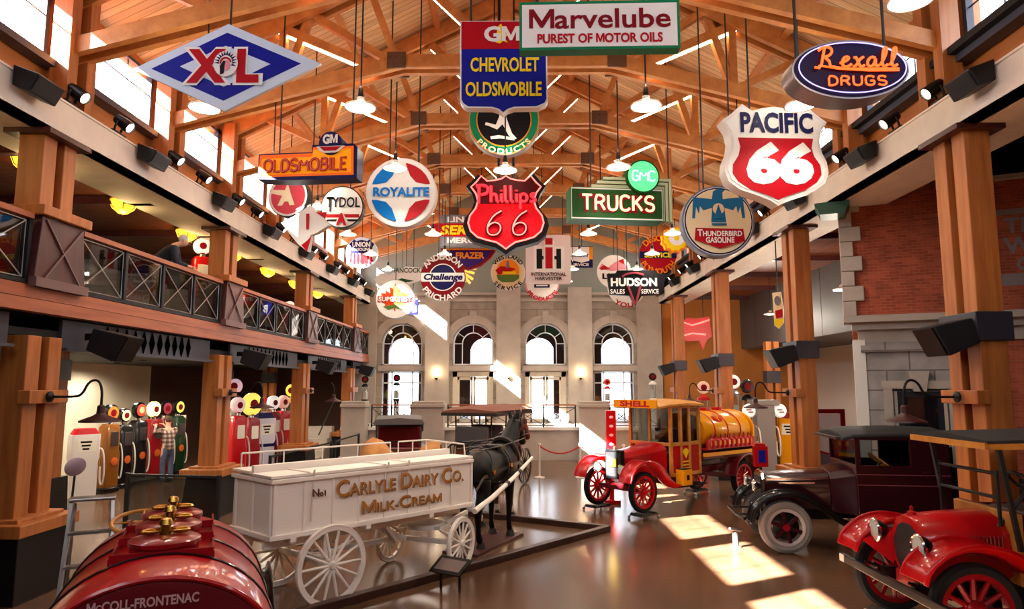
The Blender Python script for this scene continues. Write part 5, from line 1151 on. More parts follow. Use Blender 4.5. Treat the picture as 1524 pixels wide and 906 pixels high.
b.build('stake_bed', P_BLK, mt, smooth=0)

# ---- bright red truck with black canopy
rl = (4.22, 7.4, 0); rh = PI
rt = thing('red_truck', 'bright red open truck with round headlamps and flat black canopy at the right edge', 'truck', (rl[0], rl[1], .1), rh)
for x in (0, -3.0):
    for s_ in (1, -1): wheel(rt, x, s_*.7, .43, .12, M_TIRE, P_CRIM, 12, .055, .026, .1, .085); dolly(*wpos(rl, rh, x, s_*.7), rh, 'wheel dolly under the %s %s wheel of the red canopy truck' % ('near' if s_ > 0 else 'far', 'front' if x == 0 else 'rear'))
b = B()
for s_ in (1, -1): b.bar((.35, s_*.32, .5), (-3.6, s_*.36, .6), .07, .13); leafspring(b, 0, s_*.42, .5, .9)
b.bar((0, -.65, .43), (0, .65, .43), .07, .08); b.bar((-3, -.65, .43), (-3, .65, .43), .1, .1); b.build('chassis', P_BLK, rt, smooth=30)
B().box((.1, 0, .5), (.3, .4, .2)).build('engine_sump', P_CRIM, rt, smooth=0, bevel=.03)
hd_ = lambda x, w, z0, z1: [(x, -w*.55, z0), (x, -w*.92, z0+.12), (x, -w, z0+.3), (x, -w*.93, z1-.17), (x, -w*.65, z1-.05), (x, -w*.25, z1), (x, w*.25, z1), (x, w*.65, z1-.05), (x, w*.93, z1-.17), (x, w, z0+.3), (x, w*.92, z0+.12), (x, w*.55, z0)]
b = B(); b.loft([hd_(.2, .3, .54, 1.15), hd_(.16, .32, .53, 1.17), hd_(-.2, .35, .53, 1.2), hd_(-.55, .4, .53, 1.22), hd_(-.6, .4, .53, 1.22)]); b.build('hood', P_RED, rt, smooth=35)
b = B(); b.loft([hd_(.205, .25, .6, 1.08), hd_(.212, .25, .6, 1.08)]); b.build('radiator_core', M_IRON, rt, smooth=0)
b = B()
for k in range(9): b.box((-.22-.035*k, .37+.004*k, .95), (.012, .02, .16)); 
b.build('louvre', P_CRIM, rt, smooth=0); B(T(.14, 0, 1.16)).lathe([(0, 0), (.05, 0), (.04, .04), (.015, .05), (.015, .09), (0, .1)], 14).build('radiator_cap', P_RED, rt)
for s_ in (1, -1):
    headlamp(rt, .32, s_*.42, .93, .12, P_BLK)
    B().tube([(.22, s_*.34, .6), (.26, s_*.42, .7), (.26, s_*.42, .83)], .018, 6).build('lamp_bracket', P_BLK, rt)
    fender(rt, [(.5, .68), (.45, .82), (.25, .97), (0, 1.02), (-.3, .96), (-.6, .76), (-.95, .52), (-1.2, .42)], s_*.46, s_*.86, P_RED, .05)
    b = B(); b.add([(.2, s_*.3, .6), (.1, s_*.3, .95), (-.5, s_*.4, .8), (-.9, s_*.46, .45), (.45, s_*.48, .82), (.0, s_*.48, .98), (-.5, s_*.48, .8)], [(0, 4, 5, 1), (1, 5, 6, 2), (2, 6, 3)]); b.build('fender_apron', P_RED, rt, smooth=0, thick=.01)
    B().box((-1.8, s_*.68, .4), (1.4, .26, .03)).build('running_board', P_CRIM, rt, smooth=0)
    fender(rt, [(-2.45, .5), (-2.6, .82), (-3.0, .98), (-3.4, .82), (-3.55, .5)], s_*.56, s_*.86, P_CRIM)
b = B(); b.box((.42, 0, .5), (.05, 2.05, .09)); b.bar((.1, .32, .5), (.42, .32, .5), .05, .05); b.bar((.1, -.32, .5), (.42, -.32, .5), .05, .05); b.build('bumper', P_BLK, rt, smooth=0, bevel=.01)
B().box((.447, -.98, .5), (.012, .1, .08)).build('bumper_tip', M_WHITE, rt, smooth=0)
b = B(); b.box((-.63, 0, .92), (.06, .98, .68)); b.build('cowl', M_ASH, rt, smooth=0, bevel=.01)
b = B(); b.box((-1.9, 0, .7), (2.5, 1.3, .1))
for s_ in (1, -1): b.box((-1.9, s_*.6, .95), (2.4, .05, .5))
b.box((-.72, 0, 1.0), (.05, 1.2, .5)); b.build('body', P_DRED, rt, smooth=0, bevel=.01)
b = B()
for z in (1.42, 1.65): b.tube([(-.42, -.4, z), (-.42, .52, z)], .018, 6)
for s_ in (-.4, .52): b.tube([(-.42, s_, 1.15), (-.42, s_, 1.68)], .02, 6)
b.build('windscreen_frame', M_IRON, rt)
b = B(); b.use(M_CANVAS); ro = [[(x, -.5, z-.02), (x, 0, z+.03), (x, .75, z-.02), (x, .75, z-.05), (x, -.5, z-.05)] for x, z in ((-.2, 2.0), (-1.2, 2.03), (-2.9, 2.02))]; b.loft(ro); b.build('canopy', None, rt, smooth=0)
b = B(); b.bar((-.2, -.5, 1.93), (-.2, .75, 1.93), .05, .06); b.bar((-2.9, -.5, 1.93), (-2.9, .75, 1.93), .05, .06)
for s_ in (-.48, .73): b.bar((-.2, s_, 1.93), (-2.9, s_, 1.93), .04, .06)
b.build('canopy_frame', M_ASH, rt, smooth=0)
for s_ in (-.42, .66):
    B().bar((-.5, s_, .95), (-.36, s_, 1.92), .04, .04).build('canopy_post', M_IRON, rt, smooth=0); B().bar((-1.5, s_, 1.15), (-1.45, s_, 1.92), .035, .035).build('canopy_post', M_ASH, rt, smooth=0); B().bar((-2.8, s_, 1.1), (-2.8, s_, 1.92), .04, .04).build('canopy_post', M_IRON, rt, smooth=0)
B().box((-1.25, 0, 1.12), (.5, 1.1, .16)).box((-1.5, 0, 1.4), (.14, 1.1, .5)).build('seat', M_LEATH, rt, smooth=0, bevel=.04); steering(rt, -.9, .3, 1.5, .21, M_IRON)

# ---- crimson tanker in the near left corner
tl = (-1.85, 3.6, 0); th_ = math.atan2(1.66, -.75)
tn = thing('fuel_tanker', 'glossy red tanker truck seen from behind in the near left corner', 'truck', tl, th_)
TR = [(.62*math.cos(2*PI*k/48), 1.13+.5*math.sin(2*PI*k/48)) for k in range(48)]
ring = lambda x, f, dz=0: [(x, y*f, 1.13+(z-1.13)*f+dz) for y, z in TR]
B().loft([ring(.0, 1), ring(.02, 1.01), ring(1.85, 1.01), ring(1.87, .98), ring(1.9, .8)]).build('tank', P_RED, tn, smooth=40)
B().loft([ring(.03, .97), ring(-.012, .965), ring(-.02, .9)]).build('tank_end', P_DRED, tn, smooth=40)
b = B().tube([(-.005, y*1.0, 1.13+(z-1.13)*1.0) for y, z in TR], .014, 6, True); b.build('rear_rim', P_RED, tn)
for x in (.5, 1.05, 1.6): b = B().tube([(x, y*1.012, 1.13+(z-1.13)*1.012) for y, z in TR], .011, 5, True); b.build('tank_band', P_BLK, tn)
b2 = B(T(-.028, .045, 1.525) @ RZ(-PI/2)).use(mat('faded_pink_lettering', '#c89a9a', .5)); text(b2, 'McCOLL-FRONTENAC', .045, 0, 0, 0, w=.5, bold=.03, small='c')
for s_ in (-1, 1):
    for q in (-.014, .014): pass
b2.build('tank_lettering', None, tn, smooth=0)
for k, x in enumerate((.72, 1.2, 1.62)):
    d = B(T(x, 0, 1.61)).lathe([(0, 0), (.19, 0), (.19, .05), (.2, .05), (.2, .075), (.17, .09), (.06, .1), (0, .1)], 24).build('dome_cover', P_CRIM, tn)
    b = B(T(x, 0, 1.71)).lathe([(0, 0), (.035, 0), (.03, .05), (.04, .06), (.03, .09), (0, .1)], 14)
    for a in (0, PI): b.sphere((.0+.085*math.cos(a+PI/2), .085*math.sin(a+PI/2), .02), (.03, .055, .02))
    b.tube([(0, -.1, .03), (0, .1, .03)], .012, 6); b.build('brass_valve', M_BRASS, d)
    b = B(); b.box((x, .27, 1.605), (.4, .012, .05)).box((x, -.27, 1.605), (.4, .012, .05)).box((x-.21, 0, 1.63), (.012, .54, .05)); b.build('dome_kerb', P_CRIM, tn, smooth=0)
for x, R_ in ((.65, .42), (3.0, .4)):
    for s_ in (1, -1): wheel(tn, x, s_*.62, R_, .13, M_TIRE, P_CRIM, 12, .05, .025, .09, .08)
b = B()
for s_ in (1, -1): b.bar((-.1, s_*.33, .6), (3.4, s_*.33, .58), .08, .14); b.bar((.3, s_*.33, .66), (.3, s_*.33, .72), .3, .1)
b.bar((.65, -.6, .42), (.65, .6, .42), .09, .09); b.bar((3.0, -.6, .4), (3.0, .6, .4), .07, .08); b.build('chassis', P_BLK, tn, smooth=0)
for s_ in (1, -1):
    fender(tn, [(.05, .45), (.15, .75), (.4, .92), (.75, .95), (1.1, .8), (1.3, .5)], s_*.5, s_*.84, P_BLK)
    fender(tn, [(3.5, .5), (3.4, .8), (3.0, .93), (2.6, .78), (2.35, .45), (2.1, .4)], s_*.45, s_*.8, P_BLK)
b = B(); b.box((2.15, 0, .95), (.45, 1.1, .35)).box((2.02, 0, 1.2), (.1, 1.0, .35)); b.build('seat', M_LEATH, tn, smooth=0, bevel=.04)
b = B(); b.loft([rr(2.75, .42, .6, 1.2), rr(2.9, .36, .6, 1.14), rr(3.4, .28, .6, 1.05)]); b.build('hood', P_RED, tn, smooth=30); B().box((3.43, 0, .84), (.06, .5, .46)).build('radiator', M_BRASS, tn, smooth=0, bevel=.02)
st_ = B().tube([(2.95, .25, .95), (2.45, .25, 1.5)], .02, 8).build('steering_column', M_IRON, tn)
M_ = T(2.45, .25, 1.5) @ RY(-.25); b = B(M_).tube([(.22*math.cos(2*PI*k/28), .22*math.sin(2*PI*k/28), 0) for k in range(28)], .016, 8, True)
for k in range(4): b.tube([(0, 0, 0), (.22*math.cos(k*PI/2), .22*math.sin(k*PI/2), 0)], .009, 5)
b.build('steering_wheel', M_ASH, st_)

# ---- black touring car and surrey behind the wagon
bl = (-3.0, 17.2, 0)
bc = thing('black_car', 'black antique touring car with raised top behind the white wagon', 'car', bl, -PI/2+.15)
for x in (1.2, -1.3):
    for s_ in (1, -1): wheel(bc, x, s_*.68, .4, .1, M_TIRE, P_BLK, 12, .04, .02, .07, .06)
b = B(); b.loft([rr(1.3, .3, .6, 1.05), rr(.35, .42, .6, 1.12)]); b.build('hood', P_BLK, bc, smooth=30); b = B(); b.loft([rr(.35, .45, .55, 1.14), rr(-.2, .62, .55, 1.1), rr(-1.7, .64, .55, 1.15)]); b.build('body', P_BLK, bc, smooth=30)
B().box((1.33, 0, .85), (.06, .55, .5)).build('radiator', M_BRASS, bc, smooth=0, bevel=.02)
for s_ in (1, -1): headlamp(bc, 1.45, s_*.38, .95, .11, M_BRASS); fender(bc, [(1.7, .5), (1.55, .82), (1.2, .92), (.8, .75), (.4, .45), (-.6, .42)], s_*.5, s_*.85, P_BLK); fender(bc, [(-.7, .45), (-1.0, .85), (-1.3, .92), (-1.65, .8), (-1.8, .5)], s_*.5, s_*.85, P_BLK)
b = B()
for s_ in (1, -1): b.bar((.3, s_*.52, 1.1), (.15, s_*.55, 1.72), .04, .04, (1, 0, 0))
b.bar((.15, -.55, 1.72), (.15, .55, 1.72), .04, .04); b.bar((.26, -.53, 1.25), (.26, .53, 1.25), .03, .03); b.build('windscreen_frame', P_BLK, bc, smooth=0); B().add([(.3, -.5, 1.12), (.3, .5, 1.12), (.16, .53, 1.7), (.16, -.53, 1.7)], [(0, 1, 2, 3)]).build('windscreen', M_DKGLASS, bc, smooth=0)
b = B(); b.loft([[(x, -.62, z-.12), (x, -.55, z-.02), (x, 0, z+.02), (x, .55, z-.02), (x, .62, z-.12), (x, .6, z-.14), (x, -.6, z-.14)] for x, z in ((.3, 1.8), (-.5, 1.86), (-1.6, 1.8), (-1.75, 1.5))]); b.build('folding_top', mat('grey_topcloth', '#5a5654', .7), bc, smooth=30)
B().box((-.5, 0, 1.05), (.5, 1.1, .2)).box((-.75, 0, 1.32), (.14, 1.1, .45)).build('seat', paint('seat_red', '#a80f22', .4), bc, smooth=0, bevel=.05); B().box((1.0, 0, 1.12), (.7, 1.0, .06)).build('engine_cover', P_CRIM, bc, smooth=0, bevel=.02)
cl = (-.82, 18.2, 0)
sy_ = thing('surrey_carriage', 'dark carriage with brown fringed flat canopy standing before the terrace railing', 'carriage', cl, 1.2)
for x, R_ in ((-.75, .58), (.85, .48)):
    for s_ in (1, -1): wheel(sy_, x, s_*.68, R_, .04, P_BLK, P_BLK, 14, .04, .014, .05, .015)
b = B(); b.box((0, 0, .85), (1.9, .95, .1)).box((-.75, 0, 1.0), (.45, .95, .25)).box((.2, 0, 1.0), (.4, .95, .25)); b.bar((-.75, -.65, .58), (-.75, .65, .58), .05, .05); b.bar((.85, -.65, .48), (.85, .65, .48), .05, .05); b.bar((-.75, 0, .58), (.85, 0, .5), .05, .05); b.bar((.95, .48, .85), (1.2, .48, 1.2), .04, .04, (0, 1, 0)); b.bar((.95, -.48, .85), (1.2, -.48, 1.2), .04, .04, (0, 1, 0)); b.box((1.1, 0, 1.05), (.03, .95, .3)); b.build('body', woodmat('brown_carriage', '#5a3018', '#7a4a28', .4, (4, 4, 4)), sy_, smooth=0)
for x in (-.85, .1): B().box((x, 0, 1.18), (.42, .9, .12)).box((x-.2, 0, 1.4), (.1, .9, .4)).build('seat', mat('grey_upholstery', '#4a4648', .8), sy_, smooth=0, bevel=.04)
for x in (-.95, .0, .9):
    for s_ in (1, -1): B().tube([(x, s_*.46, .9), (x, s_*.5, 2.0)], .02, 6).build('canopy_post', P_BLK, sy_)
b = B(); b.loft([[(x, -.75, 1.98), (x, -.5, z), (x, 0, z+.04), (x, .5, z), (x, .75, 1.98), (x, .7, 1.94), (x, -.7, 1.94)] for x, z in ((-1.25, 2.0), (-1.1, 2.07), (1.1, 2.07), (1.3, 2.0))]); b.build('canopy', mat('brown_canopy_cloth', '#7a4a38', .8), sy_, smooth=30)
b = B(); b.box((0, .75, 1.9), (2.5, .012, .08)).box((0, -.75, 1.9), (2.5, .012, .08)).box((1.28, 0, 1.9), (.012, 1.5, .08)).box((-1.25, 0, 1.9), (.012, 1.5, .08)); b.build('fringe', M_LEATH, sy_, smooth=0)
# ---------------------------------------------------------------- horses and people
def skin(nodes, edges, sub=2, root=0):
    """one continuous surface grown over a skeleton: nodes (x, y, z, r)"""
    me = bpy.data.meshes.new('skin'); me.from_pydata([n[:3] for n in nodes], edges, []); o = bpy.data.objects.new('skin', me); COL.objects.link(o)
    m = o.modifiers.new('s', 'SKIN'); m.use_smooth_shade = True
    if not me.skin_vertices: 
        bm = bmesh.new(); bm.from_mesh(me); bm.verts.layers.skin.verify(); bm.to_mesh(me); bm.free()
    for i, d in enumerate(me.skin_vertices[0].data):
        r = nodes[i][3]; d.radius = r if isinstance(r, tuple) else (r, r); d.use_root = i == root
    u = o.modifiers.new('u', 'SUBSURF'); u.levels = sub; u.render_levels = sub
    bpy.context.view_layer.update(); dg = bpy.context.evaluated_depsgraph_get(); r = bpy.data.meshes.new_from_object(o.evaluated_get(dg))
    vs = [tuple(v.co) for v in r.vertices]; fs = [tuple(p.vertices) for p in r.polygons]
    bpy.data.objects.remove(o); bpy.data.meshes.remove(me); bpy.data.meshes.remove(r); return vs, fs
def chain(nodes, edges, start, pts):
    k = start
    for p in pts: nodes.append(p); edges.append((k, len(nodes)-1)); k = len(nodes)-1
    return k
M_HB = mat('black_horse_coat', '#0a0706', .5, noise=.25, nscale=5, spec=.2); M_HBR = mat('brown_horse_coat', '#3c1d12', .5, noise=.25, nscale=5); M_HAIR = mat('dark_horse_hair', '#0c0908', .7); M_HOOF = mat('hoof_horn', '#2c2622', .6); M_WSOCK = mat('pale_feather', '#b8aaa0', .8)
def horse(loc, rz, coat, label, harness=True, socks=False, red=False):
    r = thing('horse', label, 'horse', loc, rz); r.scale = (1.06, 1.06, 1.06)
    N = [(-.5, 0, 1.2, .27)]; E = []
    ch = chain(N, E, 0, [(-.15, 0, 1.14, .285), (.2, 0, 1.13, .28), (.45, 0, 1.18, .26)])
    nk = chain(N, E, ch, [(.66, 0, 1.34, (.2, .24)), (.84, 0, 1.55, (.15, .2)), (.97, 0, 1.72, (.12, .155)), (1.09, 0, 1.73, (.105, .13)), (1.21, 0, 1.58, (.085, .1)), (1.32, 0, 1.44, (.07, .075)), (1.36, 0, 1.38, (.06, .06))])
    chain(N, E, 0, [(-.72, 0, 1.2, .2)])
    for s_ in (-1, 1):
        chain(N, E, 0, [(-.58, s_*.17, 1.0, .17), (-.5, s_*.18, .82, .115), (-.68, s_*.16, .54, .062), (-.66, s_*.16, .3, .042), (-.64, s_*.16, .14, .05), (-.58, s_*.16, .07, .055)])
        chain(N, E, ch, [(.42, s_*.17, .95, .12), (.4, s_*.17, .76, .078), (.42, s_*.16, .5, .055), (.41, s_*.16, .28, .038), (.41, s_*.16, .14, .047), (.46, s_*.16, .07, .052)])
    b = B(); v, f = skin(N, E); b.add(v, f)
    for s_ in (-1, 1): b.tube([(.95, s_*.06, 1.84), (.95, s_*.075, 1.93), (.97, s_*.07, 1.99)], [.035, .035, .006], 8)
    b.build('body', coat, r, smooth=60)
    for x in (-.57, .46):
        for s_ in (-1, 1): B(T(x, s_*.16, 0)).lathe([(0, 0), (.075, 0), (.055, .08), (0, .08)], 14).build('hoof', M_HOOF, r)
    b = B()
    for k in range(10):
        t = k/9; b.tube([(.98-.42*t, 0, 1.87-.42*t), (.9-.42*t, .05, 1.8-.4*t), (.92-.42*t, .13, 1.62-.36*t)], [.03, .035, .01], 6)
    b.build('mane', M_HAIR, r)
    b = B().tube(smoothpts([(-.82, 0, 1.28), (-.93, 0, 1.2), (-.97, 0, .9), (-.94, 0, .5)], 1), [.05, .06, .07, .08, .06, .02][:len(smoothpts([(0, 0, 0)]*4, 1))] if False else .055, 8); b.build('tail', M_HAIR, r)
    if socks:
        for x in (-.65, .41):
            for s_ in (-1, 1): B().lathe([(.03, .1), (.06, .12), (.055, .2), (.03, .24)], 12, T(x, s_*.16, 0)).build('sock', M_WSOCK, r)
    for s_ in (-1, 1): B().sphere((1.06, s_*.085, 1.74), .018).build('eye', P_BLK, r)
    if harness:
        def hoop(x, z, ry, rz_, tilt, w, nm, m=M_LEATH): B(T(x, 0, z) @ RY(tilt)).tube([(0, ry*math.cos(2*PI*k/30), rz_*math.sin(2*PI*k/30)) for k in range(30)], w, 6, True).build(nm, m, r)
        hoop(.62, 1.3, .215, .3, -.6, .045, 'collar'); hoop(.2, 1.13, .3, .3, 0, .018, 'girth_strap'); hoop(.12, 1.13, .3, .3, 0, .014, 'girth_strap'); hoop(-.45, 1.18, .285, .29, .25, .016, 'hip_strap')
        b = B().box((.18, 0, 1.44), (.2, .26, .05)); b.box((.18, .14, 1.4), (.2, .06, .1)); b.box((.18, -.14, 1.4), (.2, .06, .1)); b.build('saddle_pad', M_LEATH, r, smooth=0, bevel=.02)
        for s_ in (-1, 1):
            b = B(); b.bar((.55, s_*.27, 1.15), (-.7, s_*.27, 1.05), .012, .05); b.bar((-.7, s_*.27, 1.05), (-1.0, s_*.3, .9), .012, .04); b.build('trace', M_LEATH, r, smooth=0)
            B().tube([(1.25, s_*.07, 1.5), (.75, s_*.2, 1.5), (.2, s_*.16, 1.45), (-.7, s_*.2, 1.45)], .01, 5).build('rein', M_LEATH, r)
            B(T(1.05, s_*.115, 1.75)).box((0, 0, 0), (.1, .012, .1)).build('blinker', M_LEATH, r, smooth=0)
            for x, z in ((.2, 1.15), (-.42, 1.1)): B(T(x, s_*.305, z) @ RXH).lathe([(0, -.012), (.035, -.01), (.035, .01), (0, .012)], 12).build('harness_ring', M_BRASS, r)
        b = B()
        for x, z, ry, rz_, t in ((1.2, 1.58, .085, .095, .9), (1.02, 1.78, .1, .13, .3)):
            X = T(x, 0, z) @ RY(t); b.tube([X @ Vector((0, ry*math.cos(2*PI*k/20), rz_*math.sin(2*PI*k/20))) for k in range(20)], .01, 5, True)
        b.build('bridle', M_LEATH, r)
    return r
hz = math.atan2(.91, .41)
horse((-.53, 11.86, .045), hz, M_HB, 'black harnessed horse standing between the white wagon shafts')
horse((-.55, 13.75, 0), hz-.1, M_HBR, 'dark brown horse half hidden beyond the black horse', True, True)
b = B(T(-.56, 11.8, 0) @ RZ(hz)).box((-.05, 0, .02), (1.75, .62, .04)); o = b.build('horse_stand', M_DARKWOOD, smooth=0, bevel=.005); tag(o, 'thin dark base board under the hooves of the black horse', 'base board')
M_SKIN = mat('skin_tone', '#d8a488', .5); M_JEAN = mat('blue_denim', '#4a5672', .85, noise=.2, nscale=12); M_NAVYC = mat('navy_cloth', '#171a2c', .85); M_KHAKI = mat('khaki_cloth', '#a8844e', .85); M_SHOE = mat('dark_shoes', '#1c1614', .5); M_GHAIR = mat('grey_hair', '#cfcac4', .8); M_BHAIR = mat('brown_hair', '#4a3020', .8)
def plaidmat():
    m = bpy.data.materials.new('plaid_cloth'); m.use_nodes = True; nt = m.node_tree; L = nt.links; bs = nt.nodes['Principled BSDF']; tc = nt.nodes.new('ShaderNodeTexCoord'); s = nt.nodes.new('ShaderNodeSeparateXYZ'); L.new(tc.outputs['Object'], s.inputs[0]); acc = None
    for ax in ('Y', 'Z'):
        a = nt.nodes.new('ShaderNodeMath'); a.operation = 'MULTIPLY'; a.inputs[1].default_value = 9; L.new(s.outputs[ax], a.inputs[0]); f = nt.nodes.new('ShaderNodeMath'); f.operation = 'FRACT'; L.new(a.outputs[0], f.inputs[0]); g = nt.nodes.new('ShaderNodeMath'); g.operation = 'GREATER_THAN'; g.inputs[1].default_value = .5; L.new(f.outputs[0], g.inputs[0])
        if acc is None: acc = g
        else: h = nt.nodes.new('ShaderNodeMath'); h.operation = 'ADD'; L.new(acc.outputs[0], h.inputs[0]); L.new(g.outputs[0], h.inputs[1]); acc = h
    d = nt.nodes.new('ShaderNodeMath'); d.operation = 'DIVIDE'; d.inputs[1].default_value = 2; L.new(acc.outputs[0], d.inputs[0]); r = nt.nodes.new('ShaderNodeValToRGB'); r.color_ramp.interpolation = 'CONSTANT'
    r.color_ramp.elements[0].color = (*hexc('#b8a898'), 1); r.color_ramp.elements[1].position = .4; r.color_ramp.elements[1].color = (*hexc('#80645c'), 1); e = r.color_ramp.elements.new(.8); e.color = (*hexc('#4c3638'), 1)
    L.new(d.outputs[0], r.inputs[0]); L.new(r.outputs[0], bs.inputs['Base Color']); bs.inputs['Roughness'].default_value = .9; return m
M_PLAID = plaidmat()
def person(label, loc, rz, sh, el, ha, lean, head, shirt, trou, hair, cuff_m=None, hairfull=False, name='person'):
    """faces local +x; sh/el/ha = shoulder, elbow, hand of the left arm (y>0), right arm mirrored unless pairs are given"""
    r = thing(name, label, 'person', loc, rz)
    px = 0; W_ = .93
    sx, sz = lean; chest = (sx*.75, 0, W_+.34*sz); neck = (sx, 0, W_+.52*sz); hd_ = head
    N = [(0, 0, W_, (.14, .1))]; E = []
    c = chain(N, E, 0, [(sx*.4, 0, W_+.17*sz, (.115, .085)), (*chest, (.14, .1)), (*neck, (.065, .06))]); ci = c-1
    chain(N, E, c, [((neck[0]+hd_[0])/2, 0, (neck[2]+hd_[2])/2-.02, .055), (hd_[0], 0, hd_[2]-.03, (.08, .09)), (hd_[0]-.005, 0, hd_[2]+.06, (.078, .092))])
    arms = []
    for s_, q in ((1, 0), (-1, 1)):
        S, L_, H_ = sh, el[q], ha[q]
        k = chain(N, E, ci, [(S[0], s_*S[1], S[2], .06), (L_[0], s_*L_[1], L_[2], .043), (H_[0], s_*H_[1], H_[2], .03)]); d = (Vector((H_[0], s_*H_[1], H_[2]))-Vector((L_[0], s_*L_[1], L_[2]))).normalized(); h = Vector((H_[0], s_*H_[1], H_[2]))
        sdv = d.cross(Vector((0, 0, 1))).normalized() if abs(d.z) < .9 else Vector((0, 1, 0)); p = h+d*.075; N.append((*p, (.038, .018))); E.append((k, len(N)-1)); arms.append((h, d, sdv, s_))
    for s_ in (1, -1): chain(N, E, 0, [(.0, s_*.1, .85, .095), (.02, s_*.11, .5, .062), (-.01, s_*.11, .1, .042), (.09, s_*.12, .04, .04), (.15, s_*.125, .035, .03)])
    b = B(); v, f = skin(N, E); b.add(v, f)
    for h, d, sdv, s_ in arms:
        up = sdv.cross(d); base = h+d*.1
        for i, (o_, l) in enumerate(((-.028, .068), (-.009, .08), (.01, .075), (.027, .058))):
            p0 = base+sdv*o_-d*.02; b.tube([p0, p0+d*l*.5-up*.004, p0+d*l-up*.025], [.0095, .009, .007], 6)
        t0 = h+d*.045+sdv*(-.03*s_); b.tube([t0, t0+d*.03-sdv*.028*s_, t0+d*.06-sdv*.035*s_], [.012, .0105, .008], 6)
    hx, hz_ = hd_[0], hd_[2]
    b.sphere((hx+.1, 0, hz_), (.022, .015, .024))
    for s_ in (1, -1): b.sphere((hx-.005, s_*.085, hz_), (.018, .01, .028))
    b.sphere((hx+.075, 0, hz_-.05), (.02, .026, .008)); b.build('body', M_SKIN, r, smooth=60)
    for s_ in (1, -1): B().sphere((hx+.085, s_*.032, hz_+.025), .009).build('eye', P_BLK, r)
    b = B(T(hx-.012, 0, hz_+.045)).sphere((0, 0, 0), (.096, .092, .105)) if hairfull else B(T(hx-.03, 0, hz_+.06)).sphere((0, 0, 0), (.085, .09, .085)); b.build('hair', hair, r)
    N2 = [(0, 0, W_-.1, (.185, .145))]; E2 = []
    c = chain(N2, E2, 0, [(0, 0, W_+.02, (.185, .145)), (sx*.4, 0, W_+.17*sz, (.17, .14)), (*chest, (.195, .15)), (neck[0]*.97, 0, neck[2]-.04, (.08, .075))]); ci = c-1
    for s_, q in ((1, 0), (-1, 1)): S, L_, H_ = sh, el[q], ha[q]; chain(N2, E2, ci, [(S[0], s_*S[1], S[2], .08), (L_[0], s_*L_[1], L_[2], .06), (L_[0]+(H_[0]-L_[0])*.88, s_*(L_[1]+(H_[1]-L_[1])*.88), L_[2]+(H_[2]-L_[2])*.88, .045)])
    b = B(); v, f = skin(N2, E2); b.add(v, f).build('shirt', shirt, r, smooth=60)
    N3 = [(0, 0, W_-.02, (.165, .13))]; E3 = []; chain(N3, E3, 0, [(0, 0, W_+.08, (.16, .125))])
    for s_ in (1, -1): chain(N3, E3, 0, [(.0, s_*.085, .8, .1), (.02, s_*.11, .5, .08), (-.005, s_*.112, .1, .065), (-.005, s_*.112, .06, .065)])
    b = B(); v, f = skin(N3, E3); b.add(v, f).build('trousers', trou, r, smooth=60)
    for s_ in (1, -1): B(T(.05, s_*.115, 0)).loft([[(x*.15+.02, y*.048, z) for x, y in circ(0, 0, 1, 16)] for z in (0, .03, .055)]+[[(x*.1-.01, y*.042, .085) for x, y in circ(0, 0, 1, 16)]]).build('shoe', M_SHOE, r)
    return r
person('person in a plaid shirt and jeans seen from behind at the black pumps', (-9.6, 18.9, .0), 2.5, (.03, .21, 1.42), ((.22, .27, 1.3), (.2, .28, 1.32)), ((.42, .16, 1.48), (.44, .1, 1.5)), (.04, 1), (.06, 0, 1.64), M_PLAID, M_JEAN, M_BHAIR, hairfull=True)
person('grey haired person in a navy jacket and khaki trousers leaning on the balcony rail', (-6.74, 12.45, 3.87), .35, (.3, .2, 1.25), ((.36, .24, .98), (.36, .24, .98)), ((.58, .06, .93), (.56, .04, .95)), (.3, .82), (.46, 0, 1.42), M_NAVYC, M_KHAKI, M_GHAIR)
